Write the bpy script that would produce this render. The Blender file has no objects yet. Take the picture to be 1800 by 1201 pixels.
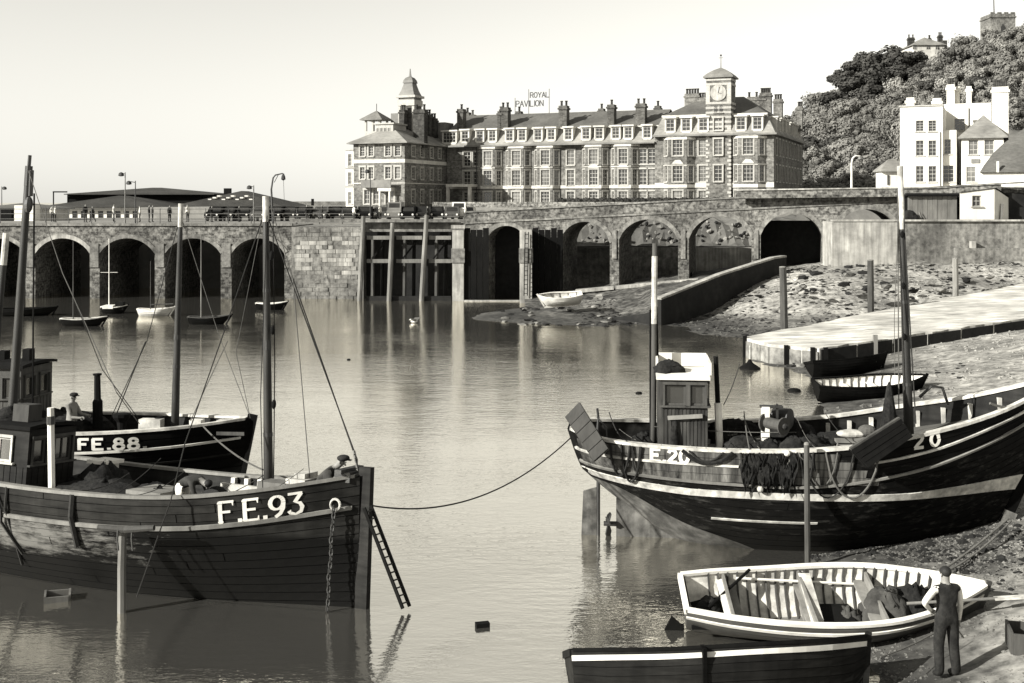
import bpy, bmesh, math, random
import numpy as np
from mathutils import Vector, Matrix

RND = random.Random(11)
SC = bpy.context.scene
COL = SC.collection
rad = math.radians

# ------------------------------------------------------------------ camera, sky, sun, exposure
F, H, HY = 2000.0, 8.0, 356.0            # focal length in photo pixels, eye height above low water, row of the sea horizon
cam_d = bpy.data.cameras.new('camera')
cam = bpy.data.objects.new('camera', cam_d); COL.objects.link(cam)
cam.location = (0, 0, H); cam.rotation_euler = (rad(90), 0, 0)
cam_d.sensor_width = 36; cam_d.lens = 36 * F / 1800
cam_d.shift_y = -(600.5 - HY) / 1800
cam_d.clip_start = 0.1; cam_d.clip_end = 30000
SC.camera = cam

SUN_AZ = math.atan2(-0.49, -0.87)         # direction towards the sun in plan
SUN_EL = rad(25)
SUN = Vector((math.cos(SUN_AZ) * math.cos(SUN_EL), math.sin(SUN_AZ) * math.cos(SUN_EL), math.sin(SUN_EL)))
W = bpy.data.worlds.new('World'); SC.world = W; W.use_nodes = True
wn = W.node_tree; wn.nodes.clear()
sky = wn.nodes.new('ShaderNodeTexSky'); sky.sky_type = 'NISHITA'; sky.sun_disc = False
sky.sun_elevation = SUN_EL; sky.sun_rotation = rad(90) - SUN_AZ
sky.altitude = 0; sky.air_density = 2.1; sky.dust_density = 0.0; sky.ozone_density = 1.0
bw = wn.nodes.new('ShaderNodeRGBToBW')
wtint = wn.nodes.new('ShaderNodeMix'); wtint.data_type = 'RGBA'; wtint.blend_type = 'MULTIPLY'
wtint.inputs[0].default_value = 1; wtint.inputs[7].default_value = (1.0, 0.982, 0.905, 1)
bg = wn.nodes.new('ShaderNodeBackground'); bg.inputs[1].default_value = 0.084
wo = wn.nodes.new('ShaderNodeOutputWorld')
wn.links.new(sky.outputs[0], bw.inputs[0]); wn.links.new(bw.outputs[0], wtint.inputs[6])
wn.links.new(wtint.outputs[2], bg.inputs[0]); wn.links.new(bg.outputs[0], wo.inputs[0])
sl = bpy.data.lights.new('sun', 'SUN'); sl.energy = 5.0; sl.angle = rad(0.5); sl.color = (1, 0.985, 0.93)
so = bpy.data.objects.new('sun', sl); COL.objects.link(so); so.location = (-60, -40, 60)
so.rotation_euler = SUN.to_track_quat('Z', 'Y').to_euler()
SC.view_settings.view_transform = 'Standard'; SC.view_settings.look = 'None'
SC.view_settings.exposure = 1.0; SC.view_settings.gamma = 1.0; SC.view_settings.use_curve_mapping = False
SC.cycles.max_bounces = 5; SC.cycles.diffuse_bounces = 2; SC.cycles.glossy_bounces = 3
SC.cycles.caustics_reflective = False; SC.cycles.caustics_refractive = False
try:
    SC.cycles.use_denoising = True
except Exception:
    pass

# ------------------------------------------------------------------ where things stand
def P(x, y, Y): return Vector(((x - 900) * Y / F, Y, H + (HY - y) * Y / F))
def G(x, y, z=0.0):
    Y = (H - z) * F / (y - HY)
    return Vector(((x - 900) * Y / F, Y, z))
def XP(x, Y): return (x - 900) * Y / F
def ZP(y, Y): return H + (HY - y) * Y / F

# ------------------------------------------------------------------ materials (a monochrome place: greys, faintly warm)
def tint(v): return (min(v, 1), min(v * 0.968, 1), min(v * 0.885, 1), 1)
MAT = {}
def tone(v):
    s = min(max((v - .4) / .35, 0), 1); s = s * s * (3 - 2 * s)
    return v * (.58 + .36 * s)
def mk(name, lo, hi, scale=3.0, rough=0.85, bump=0.2, stretch=(1, 1, 1), spec=0.3, big=0.35, bigscale=0.35, contrast=0.25, coords='world', streak=0.0, dist=0.02, metal=0.0):
    if name in MAT: return MAT[name]
    m = bpy.data.materials.new(name); m.use_nodes = True
    nt = m.node_tree; nd = nt.nodes; L = nt.links
    b = nd['Principled BSDF']
    b.inputs['Roughness'].default_value = rough; b.inputs['Specular IOR Level'].default_value = spec; b.inputs['Metallic'].default_value = metal
    if coords == 'world':
        g = nd.new('ShaderNodeNewGeometry'); src = g.outputs['Position']
    else:
        g = nd.new('ShaderNodeTexCoord'); src = g.outputs['Object']
    mp = nd.new('ShaderNodeMapping'); mp.inputs['Scale'].default_value = [scale * s for s in stretch]
    L.new(src, mp.inputs[0])
    n1 = nd.new('ShaderNodeTexNoise'); n1.inputs['Scale'].default_value = 1; n1.inputs['Detail'].default_value = 7; n1.inputs['Roughness'].default_value = 0.65
    L.new(mp.outputs[0], n1.inputs['Vector'])
    cr = nd.new('ShaderNodeValToRGB')
    cr.color_ramp.elements[0].position = 0.5 - contrast; cr.color_ramp.elements[0].color = tint(tone(lo))
    cr.color_ramp.elements[1].position = 0.5 + contrast; cr.color_ramp.elements[1].color = tint(tone(hi))
    L.new(n1.outputs[0], cr.inputs[0])
    out = cr.outputs[0]
    def mult(out, sc, amount, strch):
        mp2 = nd.new('ShaderNodeMapping'); mp2.inputs['Scale'].default_value = [sc * s for s in strch]; mp2.inputs['Location'].default_value = (7.3, 2.1, 5.5)
        L.new(src, mp2.inputs[0])
        n2 = nd.new('ShaderNodeTexNoise'); n2.inputs['Scale'].default_value = 1; n2.inputs['Detail'].default_value = 4
        L.new(mp2.outputs[0], n2.inputs['Vector'])
        mr = nd.new('ShaderNodeMapRange'); mr.inputs[1].default_value = 0.32; mr.inputs[2].default_value = 0.68
        mr.inputs[3].default_value = 1 - amount; mr.inputs[4].default_value = 1 + amount * 0.5
        L.new(n2.outputs[0], mr.inputs[0])
        mx = nd.new('ShaderNodeMix'); mx.data_type = 'RGBA'; mx.blend_type = 'MULTIPLY'; mx.inputs[0].default_value = 1
        L.new(out, mx.inputs[6]); L.new(mr.outputs[0], mx.inputs[7])
        return mx.outputs[2]
    if big: out = mult(out, bigscale, big, (1, 1, 1))
    if streak: out = mult(out, 5.0, streak, (1, 1, 0.09))
    L.new(out, b.inputs['Base Color'])
    if bump:
        bp = nd.new('ShaderNodeBump'); bp.inputs['Strength'].default_value = bump; bp.inputs['Distance'].default_value = dist
        L.new(n1.outputs[0], bp.inputs['Height']); L.new(bp.outputs[0], b.inputs['Normal'])
    MAT[name] = m
    return m

def mk_brick(name, c1, c2, mortar, bw_=0.45, bh=0.15, coords='Object', rough=0.9, swap=None, big=0.35, contrast=0.16, scale=2.6):
    m = mk(name, c1, c2, scale=scale, rough=rough, bump=0, big=big, bigscale=0.25, contrast=contrast, spec=.15)
    nt = m.node_tree; nd = nt.nodes; L = nt.links
    b = nd['Principled BSDF']; old = b.inputs['Base Color'].links[0].from_socket
    tc = nd.new('ShaderNodeTexCoord'); sp = nd.new('ShaderNodeSeparateXYZ'); L.new(tc.outputs[coords], sp.inputs[0])
    ad = nd.new('ShaderNodeMath'); ad.operation = 'ADD'; L.new(sp.outputs[0], ad.inputs[0]); L.new(sp.outputs[1], ad.inputs[1])
    cb = nd.new('ShaderNodeCombineXYZ'); L.new(ad.outputs[0], cb.inputs[0]); L.new(sp.outputs[2], cb.inputs[1])
    br = nd.new('ShaderNodeTexBrick'); L.new(cb.outputs[0], br.inputs[0])
    br.inputs['Color1'].default_value = (0.62, 0.62, 0.62, 1); br.inputs['Color2'].default_value = (1.25, 1.25, 1.25, 1); br.inputs['Mortar'].default_value = (mortar, mortar, mortar, 1)
    br.inputs['Scale'].default_value = 1; br.inputs['Mortar Size'].default_value = 0.012
    br.inputs['Brick Width'].default_value = bw_; br.inputs['Row Height'].default_value = bh
    mx = nd.new('ShaderNodeMix'); mx.data_type = 'RGBA'; mx.blend_type = 'MULTIPLY'; mx.inputs[0].default_value = 1
    L.new(old, mx.inputs[6]); L.new(br.outputs[0], mx.inputs[7]); L.new(mx.outputs[2], b.inputs['Base Color'])
    bp = nd.new('ShaderNodeBump'); bp.inputs['Strength'].default_value = 0.3; bp.inputs['Distance'].default_value = 0.02
    L.new(br.outputs[1], bp.inputs['Height']); bp.invert = True; L.new(bp.outputs[0], b.inputs['Normal'])
    return m

# ------------------------------------------------------------------ mesh helpers
class MB:
    def __init__(s): s.v = []; s.f = []
    def add(s, vs, fs):
        o = len(s.v); s.v += [tuple(p) for p in vs]; s.f += [tuple(i + o for i in f) for f in fs]; return s
    def bx(s, x0, x1, y0, y1, z0, z1):
        return s.add([(x0, y0, z0), (x1, y0, z0), (x1, y1, z0), (x0, y1, z0), (x0, y0, z1), (x1, y0, z1), (x1, y1, z1), (x0, y1, z1)],
                     [(0, 3, 2, 1), (4, 5, 6, 7), (0, 1, 5, 4), (1, 2, 6, 5), (2, 3, 7, 6), (3, 0, 4, 7)])
    def bar(s, a, b, w, h, up=(0, 0, 1)):
        """a square-cut timber from a to b, w wide and h high"""
        a = Vector(a); b = Vector(b); d = (b - a).normalized(); up = Vector(up)
        if abs(d.dot(up)) > 0.95: up = Vector((0, 1, 0))
        sd = d.cross(up).normalized() * (w / 2); u = sd.cross(d).normalized() * (h / 2)
        return s.add([a - sd - u, a + sd - u, a + sd + u, a - sd + u, b - sd - u, b + sd - u, b + sd + u, b - sd + u],
                     [(0, 1, 2, 3), (7, 6, 5, 4), (0, 4, 5, 1), (1, 5, 6, 2), (2, 6, 7, 3), (3, 7, 4, 0)])
    def tube(s, pts, r, n=6, caps=True):
        pts = [Vector(p) for p in pts]; rs = r if isinstance(r, (list, tuple)) else [r] * len(pts)
        o = len(s.v); ref = None
        for i, p in enumerate(pts):
            d = (pts[min(i + 1, len(pts) - 1)] - pts[max(i - 1, 0)])
            if d.length < 1e-9: d = Vector((0, 0, 1))
            d.normalize()
            if ref is None: ref = d.orthogonal().normalized()
            ref = (ref - d * ref.dot(d)); ref = ref.normalized() if ref.length > 1e-6 else d.orthogonal().normalized()
            bi = d.cross(ref)
            for k in range(n):
                a = 2 * math.pi * k / n
                s.v.append(tuple(p + (ref * math.cos(a) + bi * math.sin(a)) * rs[i]))
        for i in range(len(pts) - 1):
            for k in range(n):
                a = o + i * n + k; b = o + i * n + (k + 1) % n
                s.f.append((a, b, b + n, a + n))
        if caps:
            s.f.append(tuple(o + k for k in reversed(range(n)))); e = o + (len(pts) - 1) * n
            s.f.append(tuple(e + k for k in range(n)))
        return s
    def lathe(s, prof, n=12, c=(0, 0, 0)):
        o = len(s.v)
        for r, z in prof:
            for k in range(n):
                a = 2 * math.pi * (k + 0.5) / n
                s.v.append((c[0] + r * math.cos(a), c[1] + r * math.sin(a), c[2] + z))
        for i in range(len(prof) - 1):
            for k in range(n):
                a = o + i * n + k; b = o + i * n + (k + 1) % n
                s.f.append((a, b, b + n, a + n))
        s.f.append(tuple(o + k for k in reversed(range(n)))); e = o + (len(prof) - 1) * n
        s.f.append(tuple(e + k for k in range(n)))
        return s
    def prism(s, poly, off):
        """closed polygon of 3-D points swept by vector off"""
        n = len(poly); off = Vector(off); p = [Vector(q) for q in poly]
        return s.add(p + [q + off for q in p], [tuple(reversed(range(n))), tuple(range(n, 2 * n))] + [(i, (i + 1) % n, n + (i + 1) % n, n + i) for i in range(n)])
    def hip(s, x0, x1, y0, y1, z0, z1, inset=None, thick=0.12):
        """hipped roof; ridge along the longer side"""
        if inset is None: inset = min(x1 - x0, y1 - y0) / 2
        if x1 - x0 >= y1 - y0:
            ym = (y0 + y1) / 2; r = [(x0 + inset, ym, z1), (x1 - inset, ym, z1)]
            q = [(0, 1, 5, 4), (1, 2, 5), (2, 3, 4, 5), (3, 0, 4)]
        else:
            xm = (x0 + x1) / 2; r = [(xm, y0 + inset, z1), (xm, y1 - inset, z1)]
            q = [(0, 1, 4), (1, 2, 5, 4), (2, 3, 5), (3, 0, 4, 5)]
        o = len(s.v)
        s.v += [(x0, y0, z0), (x1, y0, z0), (x1, y1, z0), (x0, y1, z0)] + r + [(x0, y0, z0 - thick), (x1, y0, z0 - thick), (x1, y1, z0 - thick), (x0, y1, z0 - thick)]
        s.f += [tuple(o + i for i in f) for f in q + [(9, 8, 7, 6), (6, 7, 1, 0), (7, 8, 2, 1), (8, 9, 3, 2), (9, 6, 0, 3)]]
        return s
    def grid(s, rows):
        """rows: list of equally long point lists"""
        o = len(s.v); m = len(rows[0])
        for r in rows: s.v += [tuple(p) for p in r]
        for i in range(len(rows) - 1):
            for j in range(m - 1):
                a = o + i * m + j; s.f.append((a, a + 1, a + m + 1, a + m))
        return s
    def sphere(s, c, r, n=8, m=6, sq=(1, 1, 1)):
        pr = [(max(r * math.sin(math.pi * i / m), 1e-4), -r * math.cos(math.pi * i / m)) for i in range(m + 1)]
        o = len(s.v); s.lathe(pr, n)
        for i in range(o, len(s.v)):
            p = s.v[i]; s.v[i] = (c[0] + p[0] * sq[0], c[1] + p[1] * sq[1], c[2] + p[2] * sq[2])
        return s
    def mesh(s, name):
        me = bpy.data.meshes.new(name); me.from_pydata(s.v, [], s.f); me.update(); return me
    def done(s, name, mat, parent=None, loc=(0, 0, 0), rz=0.0, smooth=False, rot=None):
        return obj(name, s.mesh(name), mat, parent, loc, rz, smooth, rot)

def obj(name, me, mat=None, parent=None, loc=(0, 0, 0), rz=0.0, smooth=False, rot=None):
    if mat is not None and not me.materials: me.materials.append(mat)
    o = bpy.data.objects.new(name, me); COL.objects.link(o)
    o.location = loc; o.rotation_euler = rot if rot is not None else (0, 0, rz)
    if parent is not None: o.parent = parent
    if smooth: me.shade_smooth()
    return o
def thing(name, label, cat, loc=(0, 0, 0), rz=0.0, group=None, rot=None):
    o = bpy.data.objects.new(name, None); COL.objects.link(o); o.empty_display_size = 0.2
    o.location = loc; o.rotation_euler = rot if rot is not None else (0, 0, rz)
    return tag(o, label, cat, group)
def tag(o, label, cat, group=None):
    o['label'] = label; o['category'] = cat
    if group: o['group'] = group
    return o
def kind(o, k, label=None):
    o['kind'] = k
    if label: o['label'] = label
    return o
def kids(o): return [c for c in COL.objects if c.parent == o]
def snapshot(o):
    """the tree of a thing, read once, for cheap copying"""
    ch = {}
    for c in COL.objects:
        if c.parent is not None: ch.setdefault(c.parent.name, []).append(c)
    def rec(q): return (q, [rec(c) for c in ch.get(q.name, [])])
    return rec(o)
def copy_tree(tree, parent=None):
    o, sub = tree
    c = o.copy(); COL.objects.link(c); c.parent = parent
    for t in sub: copy_tree(t, c)
    return c
def crv(*pts):
    """smooth curve through (t, value) pairs (monotone-ish cubic)"""
    ts = [p[0] for p in pts]; vs = [float(p[1]) for p in pts]; n = len(pts)
    ms = []
    for i in range(n):
        if i == 0: ms.append((vs[1] - vs[0]) / (ts[1] - ts[0]))
        elif i == n - 1: ms.append((vs[-1] - vs[-2]) / (ts[-1] - ts[-2]))
        else: ms.append((vs[i + 1] - vs[i - 1]) / (ts[i + 1] - ts[i - 1]))
    def f(t):
        t = min(max(t, ts[0]), ts[-1])
        i = 0
        while i < n - 2 and t > ts[i + 1]: i += 1
        h = ts[i + 1] - ts[i]; s = (t - ts[i]) / h
        return (2 * s ** 3 - 3 * s ** 2 + 1) * vs[i] + (s ** 3 - 2 * s ** 2 + s) * h * ms[i] + (-2 * s ** 3 + 3 * s ** 2) * vs[i + 1] + (s ** 3 - s ** 2) * h * ms[i + 1]
    return f
def sag(a, b, d, n=14):
    a = Vector(a); b = Vector(b)
    return [a.lerp(b, i / n) - Vector((0, 0, d * 4 * (i / n) * (1 - i / n))) for i in range(n + 1)]

def wall(mb, o, u, u0, u1, z0, z1, holes=(), t=0.3, rev=0.22):
    """an upright wall face from u0 to u1 along direction u (unit, in plan) from point o, with real openings; outward normal is u turned to the right"""
    u = Vector((u[0], u[1], 0)).normalized(); nrm = Vector((u.y, -u.x, 0)); o = Vector((o[0], o[1], 0))
    us = sorted({u0, u1, *[h[0] for h in holes], *[h[1] for h in holes]}); zs = sorted({z0, z1, *[h[2] for h in holes], *[h[3] for h in holes]})
    us = [a for a in us if u0 <= a <= u1]; zs = [a for a in zs if z0 <= a <= z1]
    def pt(a, z, d=0.0): return o + u * a - nrm * d + Vector((0, 0, z))
    for i in range(len(us) - 1):
        run = None
        for j in range(len(zs) - 1):
            cu = (us[i] + us[i + 1]) / 2; cz = (zs[j] + zs[j + 1]) / 2
            if any(h[0] < cu < h[1] and h[2] < cz < h[3] for h in holes): continue
            mb.add([pt(us[i], zs[j]), pt(us[i + 1], zs[j]), pt(us[i + 1], zs[j + 1]), pt(us[i], zs[j + 1])], [(0, 1, 2, 3)])
    for a, b, c, d in holes:
        q = [(a, c), (b, c), (b, d), (a, d)]
        for k in range(4):
            p, r = q[k], q[(k + 1) % 4]
            mb.add([pt(*p), pt(*r), pt(*r, rev), pt(*p, rev)], [(0, 1, 2, 3)])
    return mb

_wcache = {}
WR = random.Random(77)
def window_meshes(w, h, nx, nz, fr, sur, sill, fmat, gmat):
    key = (round(w, 2), round(h, 2), nx, nz, fr, sur, sill, fmat.name, gmat.name)
    if key in _wcache: return _wcache[key]
    m = MB()
    # frame and sash bars lie in the plane y = 0.12..0.19 behind the wall face (y = 0)
    for a, b in ((-w / 2, -w / 2 + fr), (w / 2 - fr, w / 2)): m.bx(a, b, 0.10, 0.19, 0, h)
    for a, b in ((0, fr), (h - fr, h)): m.bx(-w / 2 + fr, w / 2 - fr, 0.102, 0.188, a, b)
    bar = fr * 0.55
    for i in range(1, nx):
        x = -w / 2 + w * i / nx; m.bx(x - bar / 2, x + bar / 2, 0.115, 0.175, fr, h - fr)
    for j in range(1, nz):
        z = h * j / nz; t = bar * (1.5 if j == nz // 2 else 1.0); m.bx(-w / 2 + fr, w / 2 - fr, 0.11, 0.18, z - t / 2, z + t / 2)
    if sur:
        for a, b in ((-w / 2 - sur, -w / 2), (w / 2, w / 2 + sur)): m.bx(a, b, -0.05, 0.02, 0, h)
        m.bx(-w / 2 - sur * 1.15, w / 2 + sur * 1.15, -0.07, 0.02, h, h + sur * 1.25)
    if sill: m.bx(-w / 2 - 0.12, w / 2 + 0.12, -0.12, 0.1, -sill, 0)
    g = MB().bx(-w / 2 + 0.01, w / 2 - 0.01, 0.14, 0.15, 0.01, h - 0.01)
    fm = m.mesh('window'); fm.materials.append(fmat); gm = g.mesh('pane'); gm.materials.append(gmat)
    _wcache[key] = (fm, gm); return fm, gm
def window(parent, x, y, z, w, h, rz=0.0, nx=2, nz=4, fr=0.09, sur=0.16, sill=0.14, fmat=None, gmat=None):
    """window whose bottom middle is at (x,y,z) on the wall face; local -y looks outwards"""
    fm, gm = window_meshes(w, h, nx, nz, fr, sur, sill, fmat or MAT['trim'], gmat or MAT['glass'])
    o = obj('window', fm, None, parent, (x, y, z), rz)
    if gmat is None:                                       # blinds, curtains and open rooms differ from window to window
        gm = window_meshes(w, h, nx, nz, fr, sur, sill, fmat or MAT['trim'], MAT[WR.choice(('glass', 'glass', 'glass_mid', 'glass_mid', 'glass_pale'))])[1]
    obj('pane', gm, None, o)
    return o
# ------------------------------------------------------------------ the materials
mk('trim', 0.40, 0.60, scale=6, rough=0.7, bump=0, big=0.15)
mk('glass_mid', 0.05, 0.14, scale=0.8, rough=0.12, bump=0, spec=0.8, big=0.5)
mk('glass', 0.015, 0.06, scale=0.8, rough=0.12, bump=0, spec=0.8, big=0.5)
mk('glass_pale', 0.10, 0.30, scale=0.7, rough=0.15, bump=0, spec=0.8, big=0.5)
mk('render_white', 0.70, 0.86, scale=0.8, rough=0.85, bump=0.05, big=0.12, streak=0.10)
mk('stucco', 0.55, 0.72, scale=1.2, rough=0.85, bump=0.05, big=0.2, streak=0.15)
mk('slate', 0.11, 0.24, scale=2.5, rough=0.7, bump=0.15, stretch=(1, 1, 3), big=0.3)
mk('slate_pale', 0.26, 0.46, scale=1.8, rough=0.8, bump=0.12, stretch=(1, 1, 3), big=0.4)
mk('lead', 0.20, 0.34, scale=2, rough=0.6, bump=0.05)
mk_brick('brick_hotel', 0.15, 0.36, 1.35, 0.5, 0.17)
mk_brick('brick_viaduct', 0.07, 0.42, 1.3, 0.6, 0.2, big=0.5, contrast=.13, scale=3.5)
mk_brick('brick_dark', 0.05, 0.12, 1.3, 0.5, 0.17)
mk('stone', 0.14, 0.46, scale=2.4, bump=0.3, big=0.5, bigscale=0.3, streak=0.25, contrast=.17)
mk('stone_pale', 0.32, 0.62, scale=1.0, bump=0.15, big=0.35, bigscale=0.3, streak=0.35)
mk('concrete', 0.42, 0.82, scale=2.2, bump=0.25, big=0.4, bigscale=0.35, contrast=0.17, stretch=(.3, 1.2, 1))
mk('slate_dark', 0.05, 0.11, scale=2.5, rough=0.8, bump=0.15, stretch=(1, 1, 3), big=0.3, spec=.15)
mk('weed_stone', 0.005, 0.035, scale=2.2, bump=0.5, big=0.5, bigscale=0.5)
mk('wood_dark', 0.003, 0.014, scale=4, rough=0.85, spec=.12, bump=0.25, stretch=(1, 1, 0.25), big=0.4)
mk('wood_grey', 0.20, 0.42, scale=4, rough=0.85, bump=0.3, stretch=(1, 1, 0.2), big=0.4)
mk('wood_mid', 0.045, 0.15, scale=5, rough=0.8, bump=0.25, stretch=(1, 1, 0.2), big=0.4)
mk('mast_wood', 0.016, 0.07, scale=6, rough=0.6, bump=0.15, stretch=(1, 1, 0.1), big=0.3, bigscale=1.0)
mk('paint_white', 0.68, 0.85, scale=3, rough=0.6, bump=0.05, big=0.2, bigscale=1.5)
mk('paint_worn', 0.42, 0.78, scale=5, rough=0.75, bump=0.1, big=0.4, bigscale=2)
mk('hull_black', 0.002, 0.009, scale=3.0, rough=0.7, bump=0.12, stretch=(0.5, 0.5, 3), big=0.45, bigscale=1.2, spec=0.05)
mk('hull_weathered', 0.012, 0.045, scale=3.0, rough=0.7, bump=0.15, stretch=(0.4, 0.4, 3), big=0.55, bigscale=0.9, contrast=0.2, streak=0.35, spec=0.12)
mk('hull_scraped', 0.02, 0.16, scale=5.0, rough=0.65, bump=0.25, stretch=(0.35, 0.35, 2.2), big=0.7, bigscale=1.3, contrast=0.16, spec=0.2)
mk('hull_streaked', 0.012, 0.30, scale=8.0, rough=0.8, bump=0.15, stretch=(1, 1, 0.07), big=0.45, bigscale=0.9, contrast=0.14, streak=0.6)
mk('hull_varnish', 0.06, 0.13, scale=4.0, rough=0.5, bump=0.08, stretch=(0.4, 0.4, 2), big=0.3, bigscale=1.0, spec=0.4)
mk('antifoul', 0.12, 0.36, scale=3, rough=0.9, bump=0.1, big=0.45, bigscale=1.5, contrast=.16, streak=.45)
mk('deck', 0.10, 0.22, scale=5, rough=0.85, bump=0.2, stretch=(0.2, 1, 1), big=0.4)
mk('iron', 0.015, 0.045, scale=8, rough=0.6, bump=0.2, spec=0.5)
mk('iron_grey', 0.14, 0.26, scale=8, rough=0.6, bump=0.2, spec=0.5)
mk('rope', 0.10, 0.22, scale=20, rough=0.95, bump=0)
mk('rope_dark', 0.02, 0.05, scale=20, rough=0.95, bump=0)
mk('net', 0.006, 0.035, scale=14, rough=0.98, bump=0.6, big=0.6, bigscale=3, contrast=0.15, dist=0.05)
mk('sack', 0.06, 0.14, scale=9, rough=0.95, bump=0.5, big=0.4, bigscale=2, dist=0.04)
mk('canvas', 0.45, 0.7, scale=6, rough=0.9, bump=0.3, big=0.3, bigscale=2)
mk('leaf_dark', 0.055, 0.13, scale=0.8, rough=0.8, bump=0, spec=.1, big=0.3, bigscale=0.15)
mk('leaf_mid', 0.20, 0.36, scale=0.9, rough=0.85, bump=0, spec=.1, big=0.3, bigscale=0.12)
mk('leaf_pale', 0.30, 0.48, scale=0.9, rough=0.85, bump=0, spec=.1, big=0.3, bigscale=0.12)
mk('bark', 0.04, 0.09, scale=4, bump=0.2)
mk('skin', 0.30, 0.40, scale=10, rough=0.6, bump=0, big=0.1)
mk('cloth_dark', 0.010, 0.035, scale=9, rough=0.95, bump=0.8, dist=.03, contrast=.15)
mk('cloth_grey', 0.05, 0.11, scale=10, rough=0.95, bump=0.2)
mk('cloth_pale', 0.30, 0.45, scale=8, rough=0.9, bump=0.5, dist=.03)
mk('stripe_white', 0.48, 0.82, scale=5, rough=0.75, bump=0.08, big=0.25, bigscale=2.0, contrast=0.2, streak=.2)
mk('cloth_white', 0.70, 0.85, scale=9, rough=0.9, bump=0.7, dist=.03, big=0.15, bigscale=4)
mk('hair', 0.01, 0.025, scale=30, rough=0.7, bump=0.3)
mk('shingle', 0.06, 0.55, scale=9, bump=0.3, big=0.4, bigscale=0.5, contrast=0.2)
mk('quay_surface', 0.25, 0.42, scale=1.5, bump=0.1, big=0.3, bigscale=0.1)
mk('earth', 0.10, 0.26, scale=0.7, bump=0.5, big=0.4, bigscale=0.1, dist=0.2)

# ------------------------------------------------------------------ water: one sheet to the horizon
def water_material():
    m = bpy.data.materials.new('water'); m.use_nodes = True
    nt = m.node_tree; nd = nt.nodes; L = nt.links; nd.clear()
    out = nd.new('ShaderNodeOutputMaterial'); mix = nd.new('ShaderNodeMixShader')
    gl = nd.new('ShaderNodeBsdfGlossy'); gl.inputs['Color'].default_value = tint(0.98); gl.inputs['Roughness'].default_value = 0.07
    df = nd.new('ShaderNodeBsdfDiffuse'); df.inputs['Color'].default_value = tint(0.28)
    fr = nd.new('ShaderNodeFresnel'); fr.inputs['IOR'].default_value = 1.45
    mr = nd.new('ShaderNodeMapRange'); mr.inputs[1].default_value = 0.0; mr.inputs[2].default_value = 0.75; mr.inputs[3].default_value = 0.9; mr.inputs[4].default_value = 0.97
    g = nd.new('ShaderNodeNewGeometry')
    def noise(sx, sy, det, rough=0.55, off=0):
        mp = nd.new('ShaderNodeMapping'); mp.inputs['Scale'].default_value = (sx, sy, 1); mp.inputs['Location'].default_value = (off, off * 0.7, 0)
        n = nd.new('ShaderNodeTexNoise'); n.inputs['Scale'].default_value = 1; n.inputs['Detail'].default_value = det; n.inputs['Roughness'].default_value = rough
        L.new(g.outputs['Position'], mp.inputs[0]); L.new(mp.outputs[0], n.inputs['Vector']); return n.outputs[0]
    def mth(op, a, b):
        q = nd.new('ShaderNodeMath'); q.operation = op
        for i, s in enumerate((a, b)):
            if isinstance(s, (int, float)): q.inputs[i].default_value = s
            else: L.new(s, q.inputs[i])
        return q.outputs[0]
    fine = noise(2.2, 4.8, 3, 0.6)
    mid = noise(0.55, 1.1, 3, 0.5, 9)
    gust = noise(0.11, 0.17, 3, 0.5, 23)                 # calmer and livelier patches
    gm = nd.new('ShaderNodeMapRange'); gm.inputs[1].default_value = 0.38; gm.inputs[2].default_value = 0.66; gm.inputs[3].default_value = 0.25; gm.inputs[4].default_value = 1.0
    L.new(gust, gm.inputs[0])
    micro = noise(7.0, 13.0, 2, 0.5, 41)
    h = mth('ADD', mth('ADD', mth('MULTIPLY', micro, 0.0028), mth('MULTIPLY', fine, mth('MULTIPLY', gm.outputs[0], 0.017))), mth('MULTIPLY', mid, 0.011))
    bp = nd.new('ShaderNodeBump'); bp.inputs['Strength'].default_value = 1.0; bp.inputs['Distance'].default_value = 1.0
    L.new(h, bp.inputs['Height'])
    for n in (gl, df): L.new(bp.outputs[0], n.inputs['Normal'])
    L.new(fr.outputs[0], mr.inputs[0]); L.new(mr.outputs[0], mix.inputs[0]); L.new(df.outputs[0], mix.inputs[1]); L.new(gl.outputs[0], mix.inputs[2])
    L.new(mix.outputs[0], out.inputs[0])
    return m
kind(MB().add([(-9000, -60, 0), (9000, -60, 0), (9000, 18000, 0), (-9000, 18000, 0)], [(0, 1, 2, 3)]).done('water', water_material()), 'structure')

# ------------------------------------------------------------------ beach and harbour bed: a height field through surveyed points
ctrl = [G(*p) for p in [
    (830, 560, 0), (1000, 572, 0), (1200, 580, 0), (1320, 600, 0), (1330, 645, 0), (1425, 652, 0), (1445, 722, 0), (1500, 800, 0), (1490, 955, 0), (1400, 1005, 0),
    (1480, 1120, 0), (1545, 1172, 0), (1556, 1201, 0), (1556, 1300, 0),
    (1800, 1190, 0.75), (1800, 1100, 0.72), (1800, 1000, 0.72), (1660, 1190, 0.38), (1660, 1060, 0.36), (1740, 960, 0.5), (1600, 960, 0.22), (2100, 1150, 1.4), (2100, 950, 1.6), (1800, 1400, 0.7),
    (1800, 690, 1.15), (1800, 600, 1.35), (1640, 725, 0.5), (1600, 650, 0.55), (1700, 640, 0.95), (2000, 640, 1.8), (2000, 700, 1.8),
    (1450, 560, 0.75), (1560, 540, 1.3), (1380, 575, 0.42), (1680, 515, 2.1), (1800, 505, 2.3), (1290, 560, 0.35), (1230, 548, 0.45),
    (1420, 500, 2.4), (1560, 475, 3.2), (1800, 470, 3.4), (1480, 460, 3.4)]]
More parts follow.
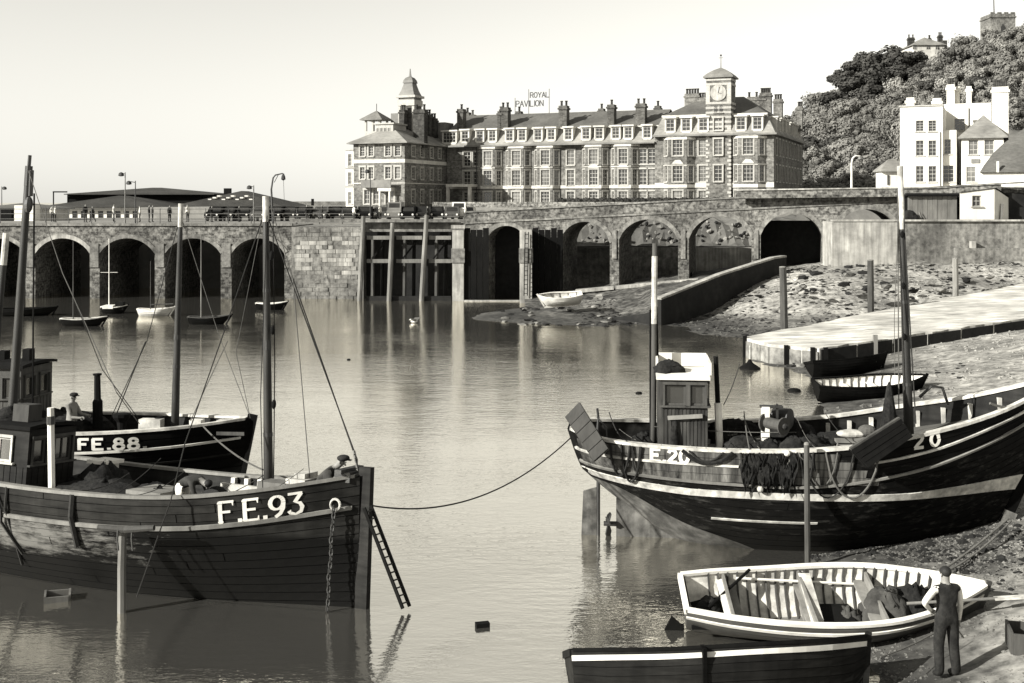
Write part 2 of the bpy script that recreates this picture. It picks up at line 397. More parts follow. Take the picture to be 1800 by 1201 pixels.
ctrl += [Vector((XP(x, Y), Y, z)) for x, Y, z in [(1090, 91, 1.2), (1210, 90.5, 1.7), (1330, 89.5, 2.4), (1460, 88, 3.4), (1010, 91, 0.5), (900, 92, -0.5), (700, 92, -2), (700, 70, -2), (900, 60, -1.2), (1150, 45, -1.2),
         (1300, 45, -0.7), (1150, 30, -1.2), (1250, 24, -0.9), (1300, 20, -0.7), (1150, 18, -1.3), (700, 20, -2), (700, 40, -2), (1230, 14, -1.0), (1700, 97, 3.7), (1350, 97, 2.6), (1200, 97, 1.8), (1000, 97, 0.4)]]
cp = np.array([list(p) for p in ctrl])
def _tps(r2): return np.where(r2 > 1e-9, r2 * np.log(np.maximum(r2, 1e-9)), 0) * 0.5
_n = len(cp); _d2 = ((cp[:, None, :2] - cp[None, :, :2]) ** 2).sum(-1)
_A = np.zeros((_n + 3, _n + 3)); _A[:_n, :_n] = _tps(_d2) + np.eye(_n) * 1.5
_A[:_n, _n] = 1; _A[:_n, _n + 1:] = cp[:, :2]; _A[_n:, :_n] = _A[:_n, _n:].T
_w = np.linalg.solve(_A, np.concatenate([cp[:, 2], np.zeros(3)]))
def ground_arr(xy):
    r2 = ((xy[:, None, :] - cp[None, :, :2]) ** 2).sum(-1)
    z = _tps(r2) @ _w[:_n] + _w[_n] + xy @ _w[_n + 1:]
    x, y = xy[:, 0], xy[:, 1]
    z = z + 0.035 * np.sin(x * 1.3 + 0.7 * y) * np.sin(y * 0.9 - x * 0.4) + 0.025 * np.sin(x * 3.1 + y * 1.7) * np.sin(y * 2.3 - 1.1 * x) + 0.012 * np.sin(5.3 * x - 3.7 * y) * np.sin(4.1 * y + 2.9 * x)
    return np.clip(z, -2.5, 4.2)
def ground(x, y): return float(ground_arr(np.array([[x, y]]))[0])
gx = np.arange(-4, 50, 0.33); gy = np.concatenate([np.arange(12, 34, 0.22), np.arange(34, 98, 0.42)])
XX, YY = np.meshgrid(gx, gy); ZZ = np.concatenate([ground_arr(np.stack([XX[i], YY[i]], 1))[None] for i in range(len(gy))])
nr = np.random.default_rng(3); ZZ = ZZ + nr.normal(0, 0.004, ZZ.shape)
verts = np.stack([XX, YY, ZZ], -1).reshape(-1, 3)
nx_, ny_ = len(gx), len(gy)
ii = (np.arange(ny_ - 1)[:, None] * nx_ + np.arange(nx_ - 1)[None]).reshape(-1)
fc = np.stack([ii, ii + 1, ii + nx_ + 1, ii + nx_], 1)
keep = verts[fc][:, :, 2].max(1) > -0.6
me = bpy.data.meshes.new('beach'); me.from_pydata(verts.tolist(), [], fc[keep].tolist()); me.shade_smooth()
mk('beach', 0.14, 0.60, scale=2.6, bump=0.35, big=0.6, bigscale=0.3, contrast=0.17, stretch=(1, 1, 1), dist=0.06)
def wet(m, z0, z1, lo):
    """mud and shingle are darker where the tide has just left them"""
    nt = m.node_tree; nd = nt.nodes; L = nt.links; b = nd['Principled BSDF']; old = b.inputs['Base Color'].links[0].from_socket
    g = nd.new('ShaderNodeNewGeometry'); sp = nd.new('ShaderNodeSeparateXYZ'); L.new(g.outputs['Position'], sp.inputs[0])
    n = nd.new('ShaderNodeTexNoise'); n.inputs['Scale'].default_value = .9; n.inputs['Detail'].default_value = 5; L.new(g.outputs['Position'], n.inputs['Vector'])
    ma = nd.new('ShaderNodeMath'); ma.operation = 'MULTIPLY_ADD'; L.new(n.outputs[0], ma.inputs[0]); ma.inputs[1].default_value = .9; L.new(sp.outputs[2], ma.inputs[2])
    mr = nd.new('ShaderNodeMapRange'); mr.inputs[1].default_value = z0 + .45; mr.inputs[2].default_value = z1 + .45; mr.inputs[3].default_value = lo; mr.inputs[4].default_value = 1
    L.new(ma.outputs[0], mr.inputs[0]); mx = nd.new('ShaderNodeMix'); mx.data_type = 'RGBA'; mx.blend_type = 'MULTIPLY'; mx.inputs[0].default_value = 1
    L.new(old, mx.inputs[6]); L.new(mr.outputs[0], mx.inputs[7]); L.new(mx.outputs[2], b.inputs['Base Color'])
wet(MAT['beach'], .3, .85, .22); wet(MAT['shingle'], .3, .95, .4)
kind(obj('beach', me, MAT['beach']), 'structure')

# ------------------------------------------------------------------ the viaduct and quay walls
def arch_run(mb, ring_list, a, b, arches, zb, ztop, depth, dx=0.25, dz=1.0):
    """a wall from plan point a to b, pierced by segmental arches (s0, s1, spring, crown); zb/ztop functions of s"""
    a = Vector((a[0], a[1], 0)); b = Vector((b[0], b[1], 0)); L = (b - a).length; u = (b - a) / L; back = Vector((-u.y, u.x, 0))
    def arcz(s, A):
        s0, s1, sp, cr_ = A; c = (s0 + s1) / 2; hw = (s1 - s0) / 2; r = cr_ - sp
        Rr = (hw * hw + r * r) / (2 * r); q = max(Rr * Rr - (s - c) ** 2, 0)
        return sp + math.sqrt(q) - (Rr - r)
    ss = {0.0, L}
    for A in arches:
        n = max(8, int((A[1] - A[0]) / dx))
        for i in range(n + 1): ss.add(A[0] + (A[1] - A[0]) * i / n)
    ss = sorted(ss)
    def W3(s, z, d=0.0): return a + u * s + back * d + Vector((0, 0, z))
    for s0, s1 in zip(ss[:-1], ss[1:]):
        if s1 - s0 < 1e-6: continue
        m = (s0 + s1) / 2; A = next((q for q in arches if q[0] < m < q[1]), None)
        l0, l1 = (zb(s0), zb(s1)) if A is None else (arcz(s0, A), arcz(s1, A))
        for d, flip in ((0, False), (depth, True)):
            q = [W3(s0, l0, d), W3(s1, l1, d), W3(s1, ztop(s1), d), W3(s0, ztop(s0), d)]
            mb.add(q, [(0, 1, 2, 3) if not flip else (3, 2, 1, 0)])
        mb.add([W3(s0, ztop(s0)), W3(s1, ztop(s1)), W3(s1, ztop(s1), depth), W3(s0, ztop(s0), depth)], [(0, 1, 2, 3)])
        if A is not None: mb.add([W3(s0, l0), W3(s1, l1), W3(s1, l1, depth), W3(s0, l0, depth)], [(3, 2, 1, 0)])
    for A in arches:
        for s, fl in ((A[0], True), (A[1], False)):
            q = [W3(s, zb(s)), W3(s, A[2]), W3(s, A[2], depth), W3(s, zb(s), depth)]
            mb.add(q, [(0, 1, 2, 3) if fl else (3, 2, 1, 0)])
        n = 16; rows = []
        c = (A[0] + A[1]) / 2
        inner = [(A[0] + (A[1] - A[0]) * i / n) for i in range(n + 1)]
        pin = [(s, arcz(s, A)) for s in inner]
        k = 0.34
        pout = []
        for i, (s, z) in enumerate(pin):
            s_a, z_a = pin[max(i - 1, 0)]; s_b, z_b = pin[min(i + 1, n)]
            t = Vector((s_b - s_a, z_b - z_a)).normalized(); pout.append((s - t.y * k, z + t.x * k))
        ring = MB()
        ring.grid([[W3(s, z, -0.05) for s, z in pin], [W3(s, z, -0.05) for s, z in pout], [W3(s, z, 0.05) for s, z in pout]])
        ring_list.append((ring, A))
    for s in (0.0, L):
        mb.add([W3(s, zb(s)), W3(s, ztop(s)), W3(s, ztop(s), depth), W3(s, zb(s), depth)], [(0, 1, 2, 3) if s == 0 else (3, 2, 1, 0)])
    return W3

# western run: level road on five arches
YL = 94.7
via = thing('viaduct', 'low brick viaduct with dark arches standing in the harbour water behind small boats', 'viaduct')
xa, xb = XP(-330, YL), XP(514, YL)
op = [(-298, -202), (-180, -83), (-60, 45), (62, 158), (175, 272), (290, 388), (407, 500)]
mb = MB(); rings = []
W3 = arch_run(mb, rings, (xa, YL), (xb, YL), [(XP(p, YL) - xa, XP(q, YL) - xa, ZP(446, YL), ZP(419, YL)) for p, q in op], lambda s: -1.5, lambda s: 6.05, 10)
mb.done('wall', MAT['brick_viaduct'], via)
for r, A in rings: r.done('arch_ring', MAT['stone_pale'] if abs(A[0] + xa - XP(62, YL)) < .1 else MAT['stone'], via)
MB().bx(xa, xb, YL - 0.12, YL + 0.4, 6.05, 6.25).done('coping', MAT['stone'], via)
for x in (53, 166, 281, 398):                           # pale worn stone on the piers
    MB().bx(XP(x, YL) - 0.36, XP(x, YL) + 0.36, YL - 0.10, YL + 0.03, ZP(470, YL), ZP(428, YL)).done('pilaster', MAT['stone'], via)
# railing on it
rl = thing('railing', 'thin iron railing along the edge of the low viaduct road', 'railing')
for z in (6.62, 7.05, 7.45): MB().tube([(xa, YL + 0.15, z), (XP(630, YL), YL + 0.15, z)], 0.025, 5).done('rail', MAT['iron_grey'], rl)
pm = MB().tube([(0, 0, 6.2), (0, 0, 7.5)], 0.035, 6).mesh('post'); pm.materials.append(MAT['iron'])
x = xa + 0.4
while x < XP(630, YL): obj('post', pm, None, rl, (x, YL + 0.15, 0)); x += 1.9
# land behind it
q = MB().bx(-160, XP(812, 104), 106, 142, -2, 6.08)
kind(q.done('quay_ground', MAT['quay_surface']), 'structure')
kind(MB().bx(-400, -8, 142.2, 260, -2, 4.4).done('harbour_ground', MAT['quay_surface']), 'structure')
# solid quay wall between the two runs of arches
qw = thing('quay_wall', 'solid stained stone quay wall between the dark arches and the timber fender', 'wall')
MB().bx(XP(514, YL), XP(640, YL), YL - 0.35, 106, -1.5, ZP(399, YL)).done('wall', MAT['stone'], qw)
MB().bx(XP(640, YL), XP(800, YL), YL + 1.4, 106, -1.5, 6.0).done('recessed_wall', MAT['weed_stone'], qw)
MB().bx(XP(640, YL), XP(800, YL), YL + 0.2, 106, ZP(408, YL), 6.35).done('upper_wall', MAT['stone'], qw)
MB().bx(XP(512, YL), XP(816, YL), YL - 0.42, YL + 0.5, 6.355, 6.6).done('coping', MAT['stone'], qw)
kr = random.Random(5)
sm = {}
for r_ in range(17):                                    # the courses: each big block on its own
    z = -.1 + r_ * 0.352; x = XP(516, YL) + kr.uniform(0, .3)
    while x < XP(622, YL):
        w = round(kr.uniform(.45, .9), 2) if kr.random() < .0 else kr.choice((.45, .55, .65, .75, .9))
        if kr.random() < 0.93:
            pale = (kr.random() < .55 and 7 <= r_ <= 13) or kr.random() < .06
            k_ = (w, pale)
            if k_ not in sm:
                sm[k_] = MB().bx(0, w - .03, 0, .12, 0, .33).mesh('stone_block'); sm[k_].materials.append(MAT['stone_pale' if pale else 'stone'])
            obj('stone_block', sm[k_], None, qw, (x, YL - 0.35 - kr.uniform(.01, .06), z))
        x += w
# timber fender dolphin
td = thing('timber_fender', 'dark timber fender frame with three tall pale posts against the quay', 'fender')
YF = 92.6
for xt, yt, xbm, ybm in ((639, 380, 632, 530), (690, 392, 684, 530), (750, 378, 741, 530)):
    MB().tube([P(xbm, ybm, YF - 0.3), P((xt + xbm) / 2, (yt + ybm) / 2, YF - .3), P(xt, yt, YF - 0.3)], [0.2, 0.21, 0.17], 8).done('post', MAT['wood_grey'], td)
for y in (418, 459):
    for x0, x1 in ((645, 685), (697, 742), (754, 793)):
        MB().bar(P(x0, y, YF + .1), P(x1, y, YF + .1), 0.3, 0.3).done('cross_beam', MAT['wood_grey'], td)
for x in (655, 672, 711, 727, 767, 783):
    MB().tube([P(x, 530, YF + 0.9), P(x + 1, 408, YF + 0.9)], 0.16, 6).done('back_pile', MAT['wood_mid'] if x in (655, 711, 767) else MAT['wood_dark'], td)
for i, x in enumerate((668, 722, 776)):
    MB().bar(P(x - 14, 455, YF + .6), P(x + 12, 422, YF + .6), 0.14, 0.14).done('brace', MAT['wood_dark'], td)
for x0, x1 in ((640, 795),): MB().bx(XP(x0, YF), XP(x1, YF), YF + .5, YF + 1.0, ZP(416, YF), ZP(408, YF)).done('top_beam', MAT['wood_dark'], td)
MB().bx(XP(643, YF), XP(793, YF), YF - .1, YF + .3, -.1, ZP(521, YF)).done('sill_beam', MAT['weed_stone'], td)
# concrete piers with the dark planked wall between them
for lab, x0, x1, yb, Y0, mat_ in (('pale concrete pier at the right end of the timber fender, its top stained', 795, 815, 530, 92.2, 'stone_pale'),
                          ('tall pale concrete pier with an iron ladder, standing on the weedy shore', 914, 935, 548, 90.3, 'stone_pale')):
    t = thing('concrete_pier', lab, 'pier')
    MB().bx(XP(x0, Y0), XP(x1, Y0), Y0, Y0 + 3, -1, ZP(405, Y0)).done('shaft', MAT[mat_], t)
    MB().bx(XP(x0, Y0) - .08, XP(x1, Y0) + .08, Y0 - .08, Y0 + .4, ZP(462, Y0), ZP(437, Y0)).done('band', MAT['stone'], t)
    if x0 > 900:
        for xx in (923, 929): MB().tube([P(xx, 408, Y0 - .25), P(xx - 2, 520, Y0 - .25)], 0.04, 5).done('ladder_rail', MAT['wood_dark'], t)
        for k in range(14): MB().tube([P(923 - k * .14, 412 + k * 8, Y0 - .25), P(929 - k * .14, 412 + k * 8, Y0 - .25)], 0.03, 5).done('rung', MAT['iron'], t)
    else:
        MB().bx(XP(x0, Y0) - .1, XP(x1, Y0) + .1, Y0 - .1, Y0 + .6, ZP(402, Y0), ZP(396, Y0)).done('cap', MAT['stone_pale'], t)
pf = thing('planked_wall', 'black tarred plank wall between the two pale concrete piers', 'wall')
pk = {}
for x0, x1, Y0 in ((816, 914, 92.4), (936, 990, 91.6)):
    n = int((XP(x1, Y0) - XP(x0, Y0)) / 0.46); w = (XP(x1, Y0) - XP(x0, Y0)) / n
    for k in range(n):
        if x0 < 900 and k > n * .44: continue
        top = (404 if k % 3 else 401) + (5 if (x0 < 900 and k > n * 0.45) else 0) * 0
        if x0 < 900 and k > n * .42: top = 398 + 30 * max(0, (k / n - .42)) * 0 + (12 if k > n * .42 else 0)
        hgt = ZP(top, Y0) + .8 + (0.0 if x0 < 900 else -0.2 * 0)
        me_ = MB().bx(0.015, w - .015, 0, .14, -.8, hgt - .8).mesh('plank'); me_.materials.append(MAT['wood_dark'])
        obj('plank', me_, None, pf, (XP(x0, Y0) + k * w, Y0 + kr.uniform(0, .05), 0))
MB().bx(XP(816, 92.4), XP(914, 92.4), 91.9, 92.3, -.8, ZP(528, 92)).done('footing', MAT['stone_pale'], pf)

# eastern run: arches climbing towards the town
A0 = (XP(815, 94.2), 94.2); B0 = (XP(1760, 85.0), 85.0)
AL = (Vector(B0) - Vector(A0)).length; AU = (Vector(B0) - Vector(A0)) / AL
def s_at(x):
    k = (x - 900) / F; return (k * A0[1] - A0[0]) / (AU.x - k * AU.y)
def y_at(x): return A0[1] + AU.y * s_at(x)
def par_top(s): return 7.22 + (s - s_at(850)) * (8.93 - 7.22) / (s_at(1570) - s_at(850))
v2 = thing('viaduct', 'brick viaduct climbing towards the town, its arches over the weedy ramp and stony beach', 'viaduct')
mb = MB(); rings = []
al = [(858, 923, 417, 397), (984, 1072, 427, 390), (1088, 1192, 422, 386), (1211, 1321, 420, 380), (1337, 1446, 414, 375), (1472, 1575, 398, 368)]
al3 = [(s_at(a), s_at(b), ZP(sp, y_at((a + b) / 2)), ZP(cr_, y_at((a + b) / 2))) for a, b, sp, cr_ in al]
arch_run(mb, rings, A0, B0, al3, lambda s: -1.0, lambda s: par_top(s), 8.5)
mb.done('wall', MAT['brick_viaduct'], v2)
for r, A in rings: r.done('arch_ring', MAT['stone'], v2)
back = Vector((-AU.y, AU.x))
def on_v(x, d): q = Vector(A0) + AU * s_at(x) + back * d; return Vector((q.x, q.y, 0))
for x0, x1, dz, h in ((818, 1590, -0.93, 0.14), (818, 1800, 0.0, 0.13)):      # string course and coping
    c = MB(); p0, p1 = on_v(x0, -0.1), on_v(x1, -0.1); q0, q1 = on_v(x0, .35), on_v(x1, .35)
    t0, t1 = par_top(s_at(x0)) + dz, par_top(s_at(x1)) + dz
    V = [p0 + Vector((0, 0, t0)), p1 + Vector((0, 0, t1)), q1 + Vector((0, 0, t1)), q0 + Vector((0, 0, t0))]
    c.prism(V, (0, 0, h)).done('string_course' if dz < 0 else 'coping', MAT['stone'], v2)
for x in (1080, 1201, 1329, 1459):
    c = MB(); w = 4
    p0, p1 = on_v(x - w, -.12), on_v(x + w, -.12); q0, q1 = on_v(x - w, .1), on_v(x + w, .1)
    zc = ZP(405, y_at(x)); zl_ = ZP(455, y_at(x))
    c.prism([p0 + Vector((0, 0, zl_)), p1 + Vector((0, 0, zl_)), q1 + Vector((0, 0, zl_)), q0 + Vector((0, 0, zl_))], (0, 0, zc - zl_)).done('pilaster', MAT['stone'], v2)
# wall and slope beyond the arches
bk = thing('rubble_bank', 'pale quay wall topped by a rough stone bank, seen through the arches', 'bank')
rows = []
for j, (Y, z) in enumerate(((103.5, 2.9), (103.6, 4.0), (104.6, 4.2), (106, 5.2), (107.5, 6.1), (118, 6.6))):
    rows.append([Vector((x, Y + .25 * math.sin(x * 1.7 + j), z + (0 if j < 2 else .2 * math.sin(x * 2.3 + j * 2)))) for x in np.arange(-4, 62, 0.7)])
MB().grid(rows[1:]).done('slope', MAT['earth'], bk)
MB().bx(-4, XP(1205, 103), 103.2, 104.4, -1, 3.9).done('wall', MAT['stone'], bk); MB().bx(XP(1205, 103), 62, 103.22, 104.4, -1, 3.92).done('wall', MAT['stone_pale'], bk)
ir = np.random.default_rng(9)
def rock_mesh(seed, name='rock'):
    bm = bmesh.new(); bmesh.ops.create_icosphere(bm, subdivisions=1, radius=1)
    rr = random.Random(seed)
    for v in bm.verts: v.co *= rr.uniform(.62, 1.15)
    for v in bm.verts: v.co.z *= .62
    m = bpy.data.meshes.new(name); bm.to_mesh(m); bm.free(); return m
rockm = [rock_mesh(i) for i in range(6)]
for i, m in enumerate(rockm): m.materials.append(MAT['stone'] if i < 3 else MAT['weed_stone'])
brm = [rock_mesh(20 + i, 'boulder') for i in range(3)]
for i, m in enumerate(brm): m.materials.append(MAT['stone' if i else 'weed_stone'])
for k in range(220):
    x = ir.uniform(6, 40); t = ir.uniform(0, 1); o = obj('boulder', brm[k % 3], None, bk, (x, 104.3 + 3 * t, 4.1 + 2.1 * t)); s = ir.uniform(.1, .3)
    o.scale = (s, s, s); o.rotation_euler = tuple(ir.uniform(0, 6, 3))
kind(MB().bx(-6, 140, 107.5, 140, -1, 6.0).done('town_ground', MAT['quay_surface']), 'structure')
mbh = MB(); mbh.prism([(-45, 138, -1), (140, 118, -1), (160, 215, -1), (-45, 215, -1)], (0, 0, 8.4)); kind(mbh.done('hotel_ground', MAT['quay_surface']), 'structure')
# road climbing past the white houses
mbr = MB(); mbr.prism([(XP(1400, 100), 100, -1), (140, 93, -1), (140, 150, -1), (XP(1400, 150), 150, -1)], (0, 0, 9.9)); kind(mbr.done('road_ground', MAT['quay_surface']), 'structure')

# retaining wall under the last arch and the sheds
rw = thing('retaining_wall', 'stone retaining wall below the sheds, pale and streaked at its left end', 'wall')
YR = 83.5
ztw = ZP(390, YR)
MB().bx(XP(1463, YR), XP(1577, YR), YR, YR + 2.6, 1.5, ztw).done('pale_face', MAT['stone_pale'], rw)
MB().bx(XP(1577, YR) , 52, YR + .12, YR + 2.6, 1.5, ztw + .02).done('wall', MAT['stone'], rw)
MB().bx(XP(1463, YR), 52, YR - .08, YR + .5, ztw + .03, ztw + .16).done('coping', MAT['stone_pale'], rw)
MB().bx(XP(1677, YR), XP(1800, YR), YR - .5, YR + .1, 2.4, ZP(436, YR)).done('ledge', MAT['stone'], rw)
MB().bx(XP(1705, YR), XP(1712, YR), YR - .4, YR + .1, ZP(436, YR), ZP(424, YR)).done('block', MAT['stone_pale'], rw)
kind(MB().bx(XP(1580, YR), 52, YR + 2.61, 93, 1.5, ztw - .02).done('shed_ground', MAT['quay_surface']), 'structure')
# upper parapet wall behind the sheds
pw = thing('parapet_wall', 'long low parapet wall along the road above the sheds', 'wall')
MB().prism([(XP(1300, 87.5), 88.2, 8.3), (XP(1590, 85), 85.9, 8.45), (60, 85.5, 8.6), (60, 86, 8.6), (XP(1590, 85), 86.4, 8.45), (XP(1300, 87.5), 88.7, 8.3)], (0, 0, .6)).done('parapet', MAT['brick_viaduct'], pw)
MB().prism([(XP(1300, 87.5), 88.1, 8.91), (XP(1590, 85), 85.8, 9.06), (60, 85.4, 9.21), (60, 86.1, 9.21), (XP(1590, 85), 86.5, 9.06), (XP(1300, 87.5), 88.8, 8.91)], (0, 0, .1)).done('coping', MAT['stone_pale'], pw)
MB().bx(XP(1590, 86), 60, 85.6, 86.6, 5, 8.7).done('lower_face', MAT['weed_stone'], pw)
# hedge-topped garden wall before the hotel
gw = thing('garden_wall', 'low garden wall with a row of round bushes in front of the hotel', 'wall')
MB().prism([(XP(760, 142), 142, 6.5), (XP(1310, 120), 120, 6.5), (XP(1310, 120.5), 120.6, 6.5), (XP(760, 142.5), 142.6, 6.5)], (0, 0, 1.55)).done('wall', MAT['brick_viaduct'], gw)

# weedy ramp wall and ramp under the arches
rp = thing('ramp_wall', 'black weed-covered ramp wall sloping up from the water to the arches', 'wall')
pts = [(XP(1068, 77), 77, 0.1, -.4), (9.3, 74.2, .75, -.4), (9.7, 74.0, 1.67, -.4), (14.6, 79, 2.95, .2), (19.4, 84, 3.84, 1.2), (20.6, 85.4, 3.9, 1.6)]
V = []
for x, y, t, b in pts: V += [(x, y, b), (x, y, t), (x - .35, y + .35, t), (x - .35, y + .35, b)]
Fz = []
for i in range(len(pts) - 1):
    o = i * 4
    for k in range(3): Fz.append((o + k, o + 4 + k, o + 5 + k, o + 1 + k))
MB().add(V, Fz + [(0, 1, 2, 3), (23, 22, 21, 20)]).done('face', MAT['weed_stone'], rp)
c = MB()
for (x, y, t, b), (x2, y2, t2, b2) in zip(pts[2:-1], pts[3:]):
    c.bar((x - .17, y + .17, t + .05), (x2 - .17, y2 + .17, t2 + .05), .5, .13)
c.done('coping', MAT['stone_pale'], rp)
mk('ramp', 0.02, 0.26, scale=1.9, bump=0.5, big=0.6, bigscale=0.5, contrast=0.12, dist=.08)
rows = []
for k in range(30):
    X = 1.0 + 20.5 * k / 29
    i_ = max(0, min(len(pts) - 2, sum(1 for p_ in pts[1:-1] if p_[0] < X))); (xa_, ya_, ta_, _), (xb_, yb_, tb_, _) = pts[i_], pts[i_ + 1]
    f = min(max((X - xa_) / (xb_ - xa_), 0), 1) if X > pts[0][0] else 0
    yn, zn = (ya_ + (yb_ - ya_) * f + .4, ta_ + (tb_ - ta_) * f - .3) if X > pts[0][0] else (77.2 + (pts[0][0] - X) * .5, 0.0)
    if 9.2 < X < 9.8: zn = .6
    xf = 900 + X * F / 92; zf = min(max(.2 + (xf - 900) * .0058, .2), 2.7); zn = min(zn, zf + .1)
    row = []
    for j in range(8):
        g = j / 7; row.append((X, yn + (96 - yn) * g, zn + (zf - zn) * min(1, g * 1.4) + .06 * math.sin(X * 3.1 + j * 2.3) * (0 < j)))
    rows.append(row)
kind(MB().grid(rows).done('ramp_ground', MAT['ramp'], smooth=True), 'structure')
# pale kerb strip along the foot of the piers
ks = MB()
for x0, x1 in ((1012, 1080), (1082, 1150), (1152, 1228)): 
    a_ = G(x0, 512 - (x0 - 1012) * .092, 1.0 + (x0 - 1012) * .0045); b_ = G(x1 - 1, 512 - (x1 - 1012) * .092, 1.0 + (x1 - 1012) * .0045); ks = MB().bar(a_, b_, .9, .25); tag(ks.done('kerb_stone', MAT['stone_pale']), {1012: 'pale kerb stone on the ramp nearest the white boat', 1082: 'middle pale kerb stone along the foot of the arches', 1152: 'pale kerb stone on the ramp nearest the small crate'}[x0], 'kerb')
# dark panel added to stand for the shade inside the fourth arch
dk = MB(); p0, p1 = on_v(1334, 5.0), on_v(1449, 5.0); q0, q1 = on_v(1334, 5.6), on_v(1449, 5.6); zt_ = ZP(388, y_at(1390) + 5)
dk.prism([p0, p1, q1, q0], (0, 0, zt_)).done('arch_shade_panel', MAT['weed_stone'], v2)
p0, p1 = on_v(850, 2.5), on_v(930, 2.5); q0, q1 = on_v(850, 3), on_v(930, 3); MB().prism([p0, p1, q1, q0], (0, 0, 6.4)).done('arch_shade_panel', MAT['weed_stone'], v2)  # another added dark panel, for the shade inside the first arch

# the pale concrete slipway
Aq, Bq = G(1308, 593, 1.0), G(1440, 613, .95); Cq, Dq = G(1800, 560, 1.8), G(1800, 498, 2.6)
Cq = Bq + (Cq - Bq) * 1.5; Dq = Aq + (Dq - Aq) * 1.4
Mq = Aq.lerp(Bq, .45) + Vector((-.5, -.7, 0))
sl_ = MB()
sj = random.Random(31)
def rough_edge(a, b, n_): return [a.lerp(b, (i + sj.uniform(-.25, .25)) / n_) + Vector((0, sj.uniform(-.1, .1), sj.uniform(-.035, .035))) for i in range(1, n_)]
top = [Aq] + rough_edge(Aq, Mq, 4) + [Mq] + rough_edge(Mq, Bq, 5) + [Bq] + rough_edge(Bq, Cq, 34) + [Cq, Dq] + rough_edge(Dq, Aq, 40); n = len(top)
sl_.add(top + [p * 1 - Vector((0, 0, p.z + .8)) for p in top], [tuple(range(n))] + [(i, n + i, n + (i + 1) % n, (i + 1) % n) for i in range(n)])
slip = sl_.done('slipway', MAT['concrete']); tag(slip, 'broad pale concrete slipway running down into the water, boats beside it', 'slipway')
# its dark weedy flank, as facing boards
N_ = 9
for k in range(N_):
    a = Bq.lerp(Cq, k / N_ + .002); b = Bq.lerp(Cq, (k + 1) / N_ - .004)
    for lo, hi in ((.06, .5), (.52, .96)):
        d = Vector((.03, -.08, 0))
        MB().prism([Vector((a.x, a.y, -.5 + (a.z + .5) * lo)) + d * 0.4, Vector((b.x, b.y, -.5 + (b.z + .5) * lo)) + d * .4, Vector((b.x, b.y, -.5 + (b.z + .5) * hi)) + d * .4, Vector((a.x, a.y, -.5 + (a.z + .5) * hi)) + d * .4], d).done('facing_board', MAT['weed_stone'], slip)
for e0, e1 in ((Aq, Mq), (Mq, Bq)):
    for k in range(3):
        a = e0.lerp(e1, k / 3 + .01); b = e0.lerp(e1, (k + 1) / 3 - .01); d = Vector((-.06, -.06, 0)); MB().prism([Vector((a.x, a.y, -.5)), Vector((b.x, b.y, -.5)), Vector((b.x, b.y, b.z - .16)), Vector((a.x, a.y, a.z - .16))], d).done('end_facing', MAT['stone'], slip)
for (p, hgt) in ((Aq.lerp(Mq, .05), 1.1), (Mq.lerp(Bq, .35), 1.0), (Bq.lerp(Mq, .12), 1.0), (Bq.lerp(Cq, .02), 1.0), (Bq.lerp(Cq, .17), 1.45)):
    MB().bar((p.x - .05, p.y - .12, -.4), (p.x - .05, p.y - .12, hgt), .2, .16).done('fender_post', MAT['wood_grey'] if hgt > 1.2 else MAT['wood_dark'], slip)
# ------------------------------------------------------------------ stroke lettering
GL = {
 'F': [[(0, 0), (0, 1)], [(0, 1), (.62, 1)], [(0, .52), (.45, .52)]], 'E': [[(0, 0), (0, 1)], [(0, 1), (.62, 1)], [(0, .52), (.48, .52)], [(0, 0), (.64, 0)]],
 '.': [[(.06, .0), (.06, .09)]], 'R': [[(0, 0), (0, 1)], [(0, 1), (.4, 1), (.58, .9), (.6, .76), (.55, .6), (.4, .52), (0, .52)], [(.35, .52), (.65, 0)]],
 'O': [[(.33 + .33 * math.cos(a * .3927), .5 + .5 * math.sin(a * .3927)) for a in range(17)]],
 '0': [[(.3 + .3 * math.cos(a * .3927), .5 + .5 * math.sin(a * .3927)) for a in range(17)]],
 'Y': [[(0, 1), (.33, .48)], [(.66, 1), (.33, .48)], [(.33, .48), (.33, 0)]], 'A': [[(0, 0), (.33, 1)], [(.33, 1), (.66, 0)], [(.14, .36), (.52, .36)]], 'L': [[(0, 1), (0, 0)], [(0, 0), (.58, 0)]],
 'P': [[(0, 0), (0, 1)], [(0, 1), (.4, 1), (.58, .9), (.6, .75), (.55, .58), (.4, .48), (0, .48)]], 'V': [[(0, 1), (.33, 0)], [(.66, 1), (.33, 0)]], 'I': [[(.1, 0), (.1, 1)]],
 'N': [[(0, 0), (0, 1)], [(0, 1), (.62, 0)], [(.62, 0), (.62, 1)]],
 '2': [[(.02, .74), (.08, .92), (.28, 1), (.5, .92), (.57, .74), (.48, .54), (.2, .26), (.0, .0)], [(0, 0), (.6, 0)]],
 '3': [[(.0, 1), (.56, 1)], [(.56, 1), (.28, .6), (.5, .52), (.6, .32), (.54, .1), (.3, 0), (.06, .08), (0, .2)]],
 '8': [[(.3 + .24 * math.cos(a * .3927), .755 + .235 * math.sin(a * .3927)) for a in range(17)], [(.3 + .3 * math.cos(a * .3927), .26 + .27 * math.sin(a * .3927)) for a in range(17)]],
 '9': [[(.3 + .3 * math.cos(a * .3927), .68 + .31 * math.sin(a * .3927)) for a in range(17)], [(.6, .68), (.58, .4), (.46, .16), (.22, 0)]],
}
SERIF = {'F': [(0, 0), (0, 1)], 'E': [(0, 1), (0, 0)]}
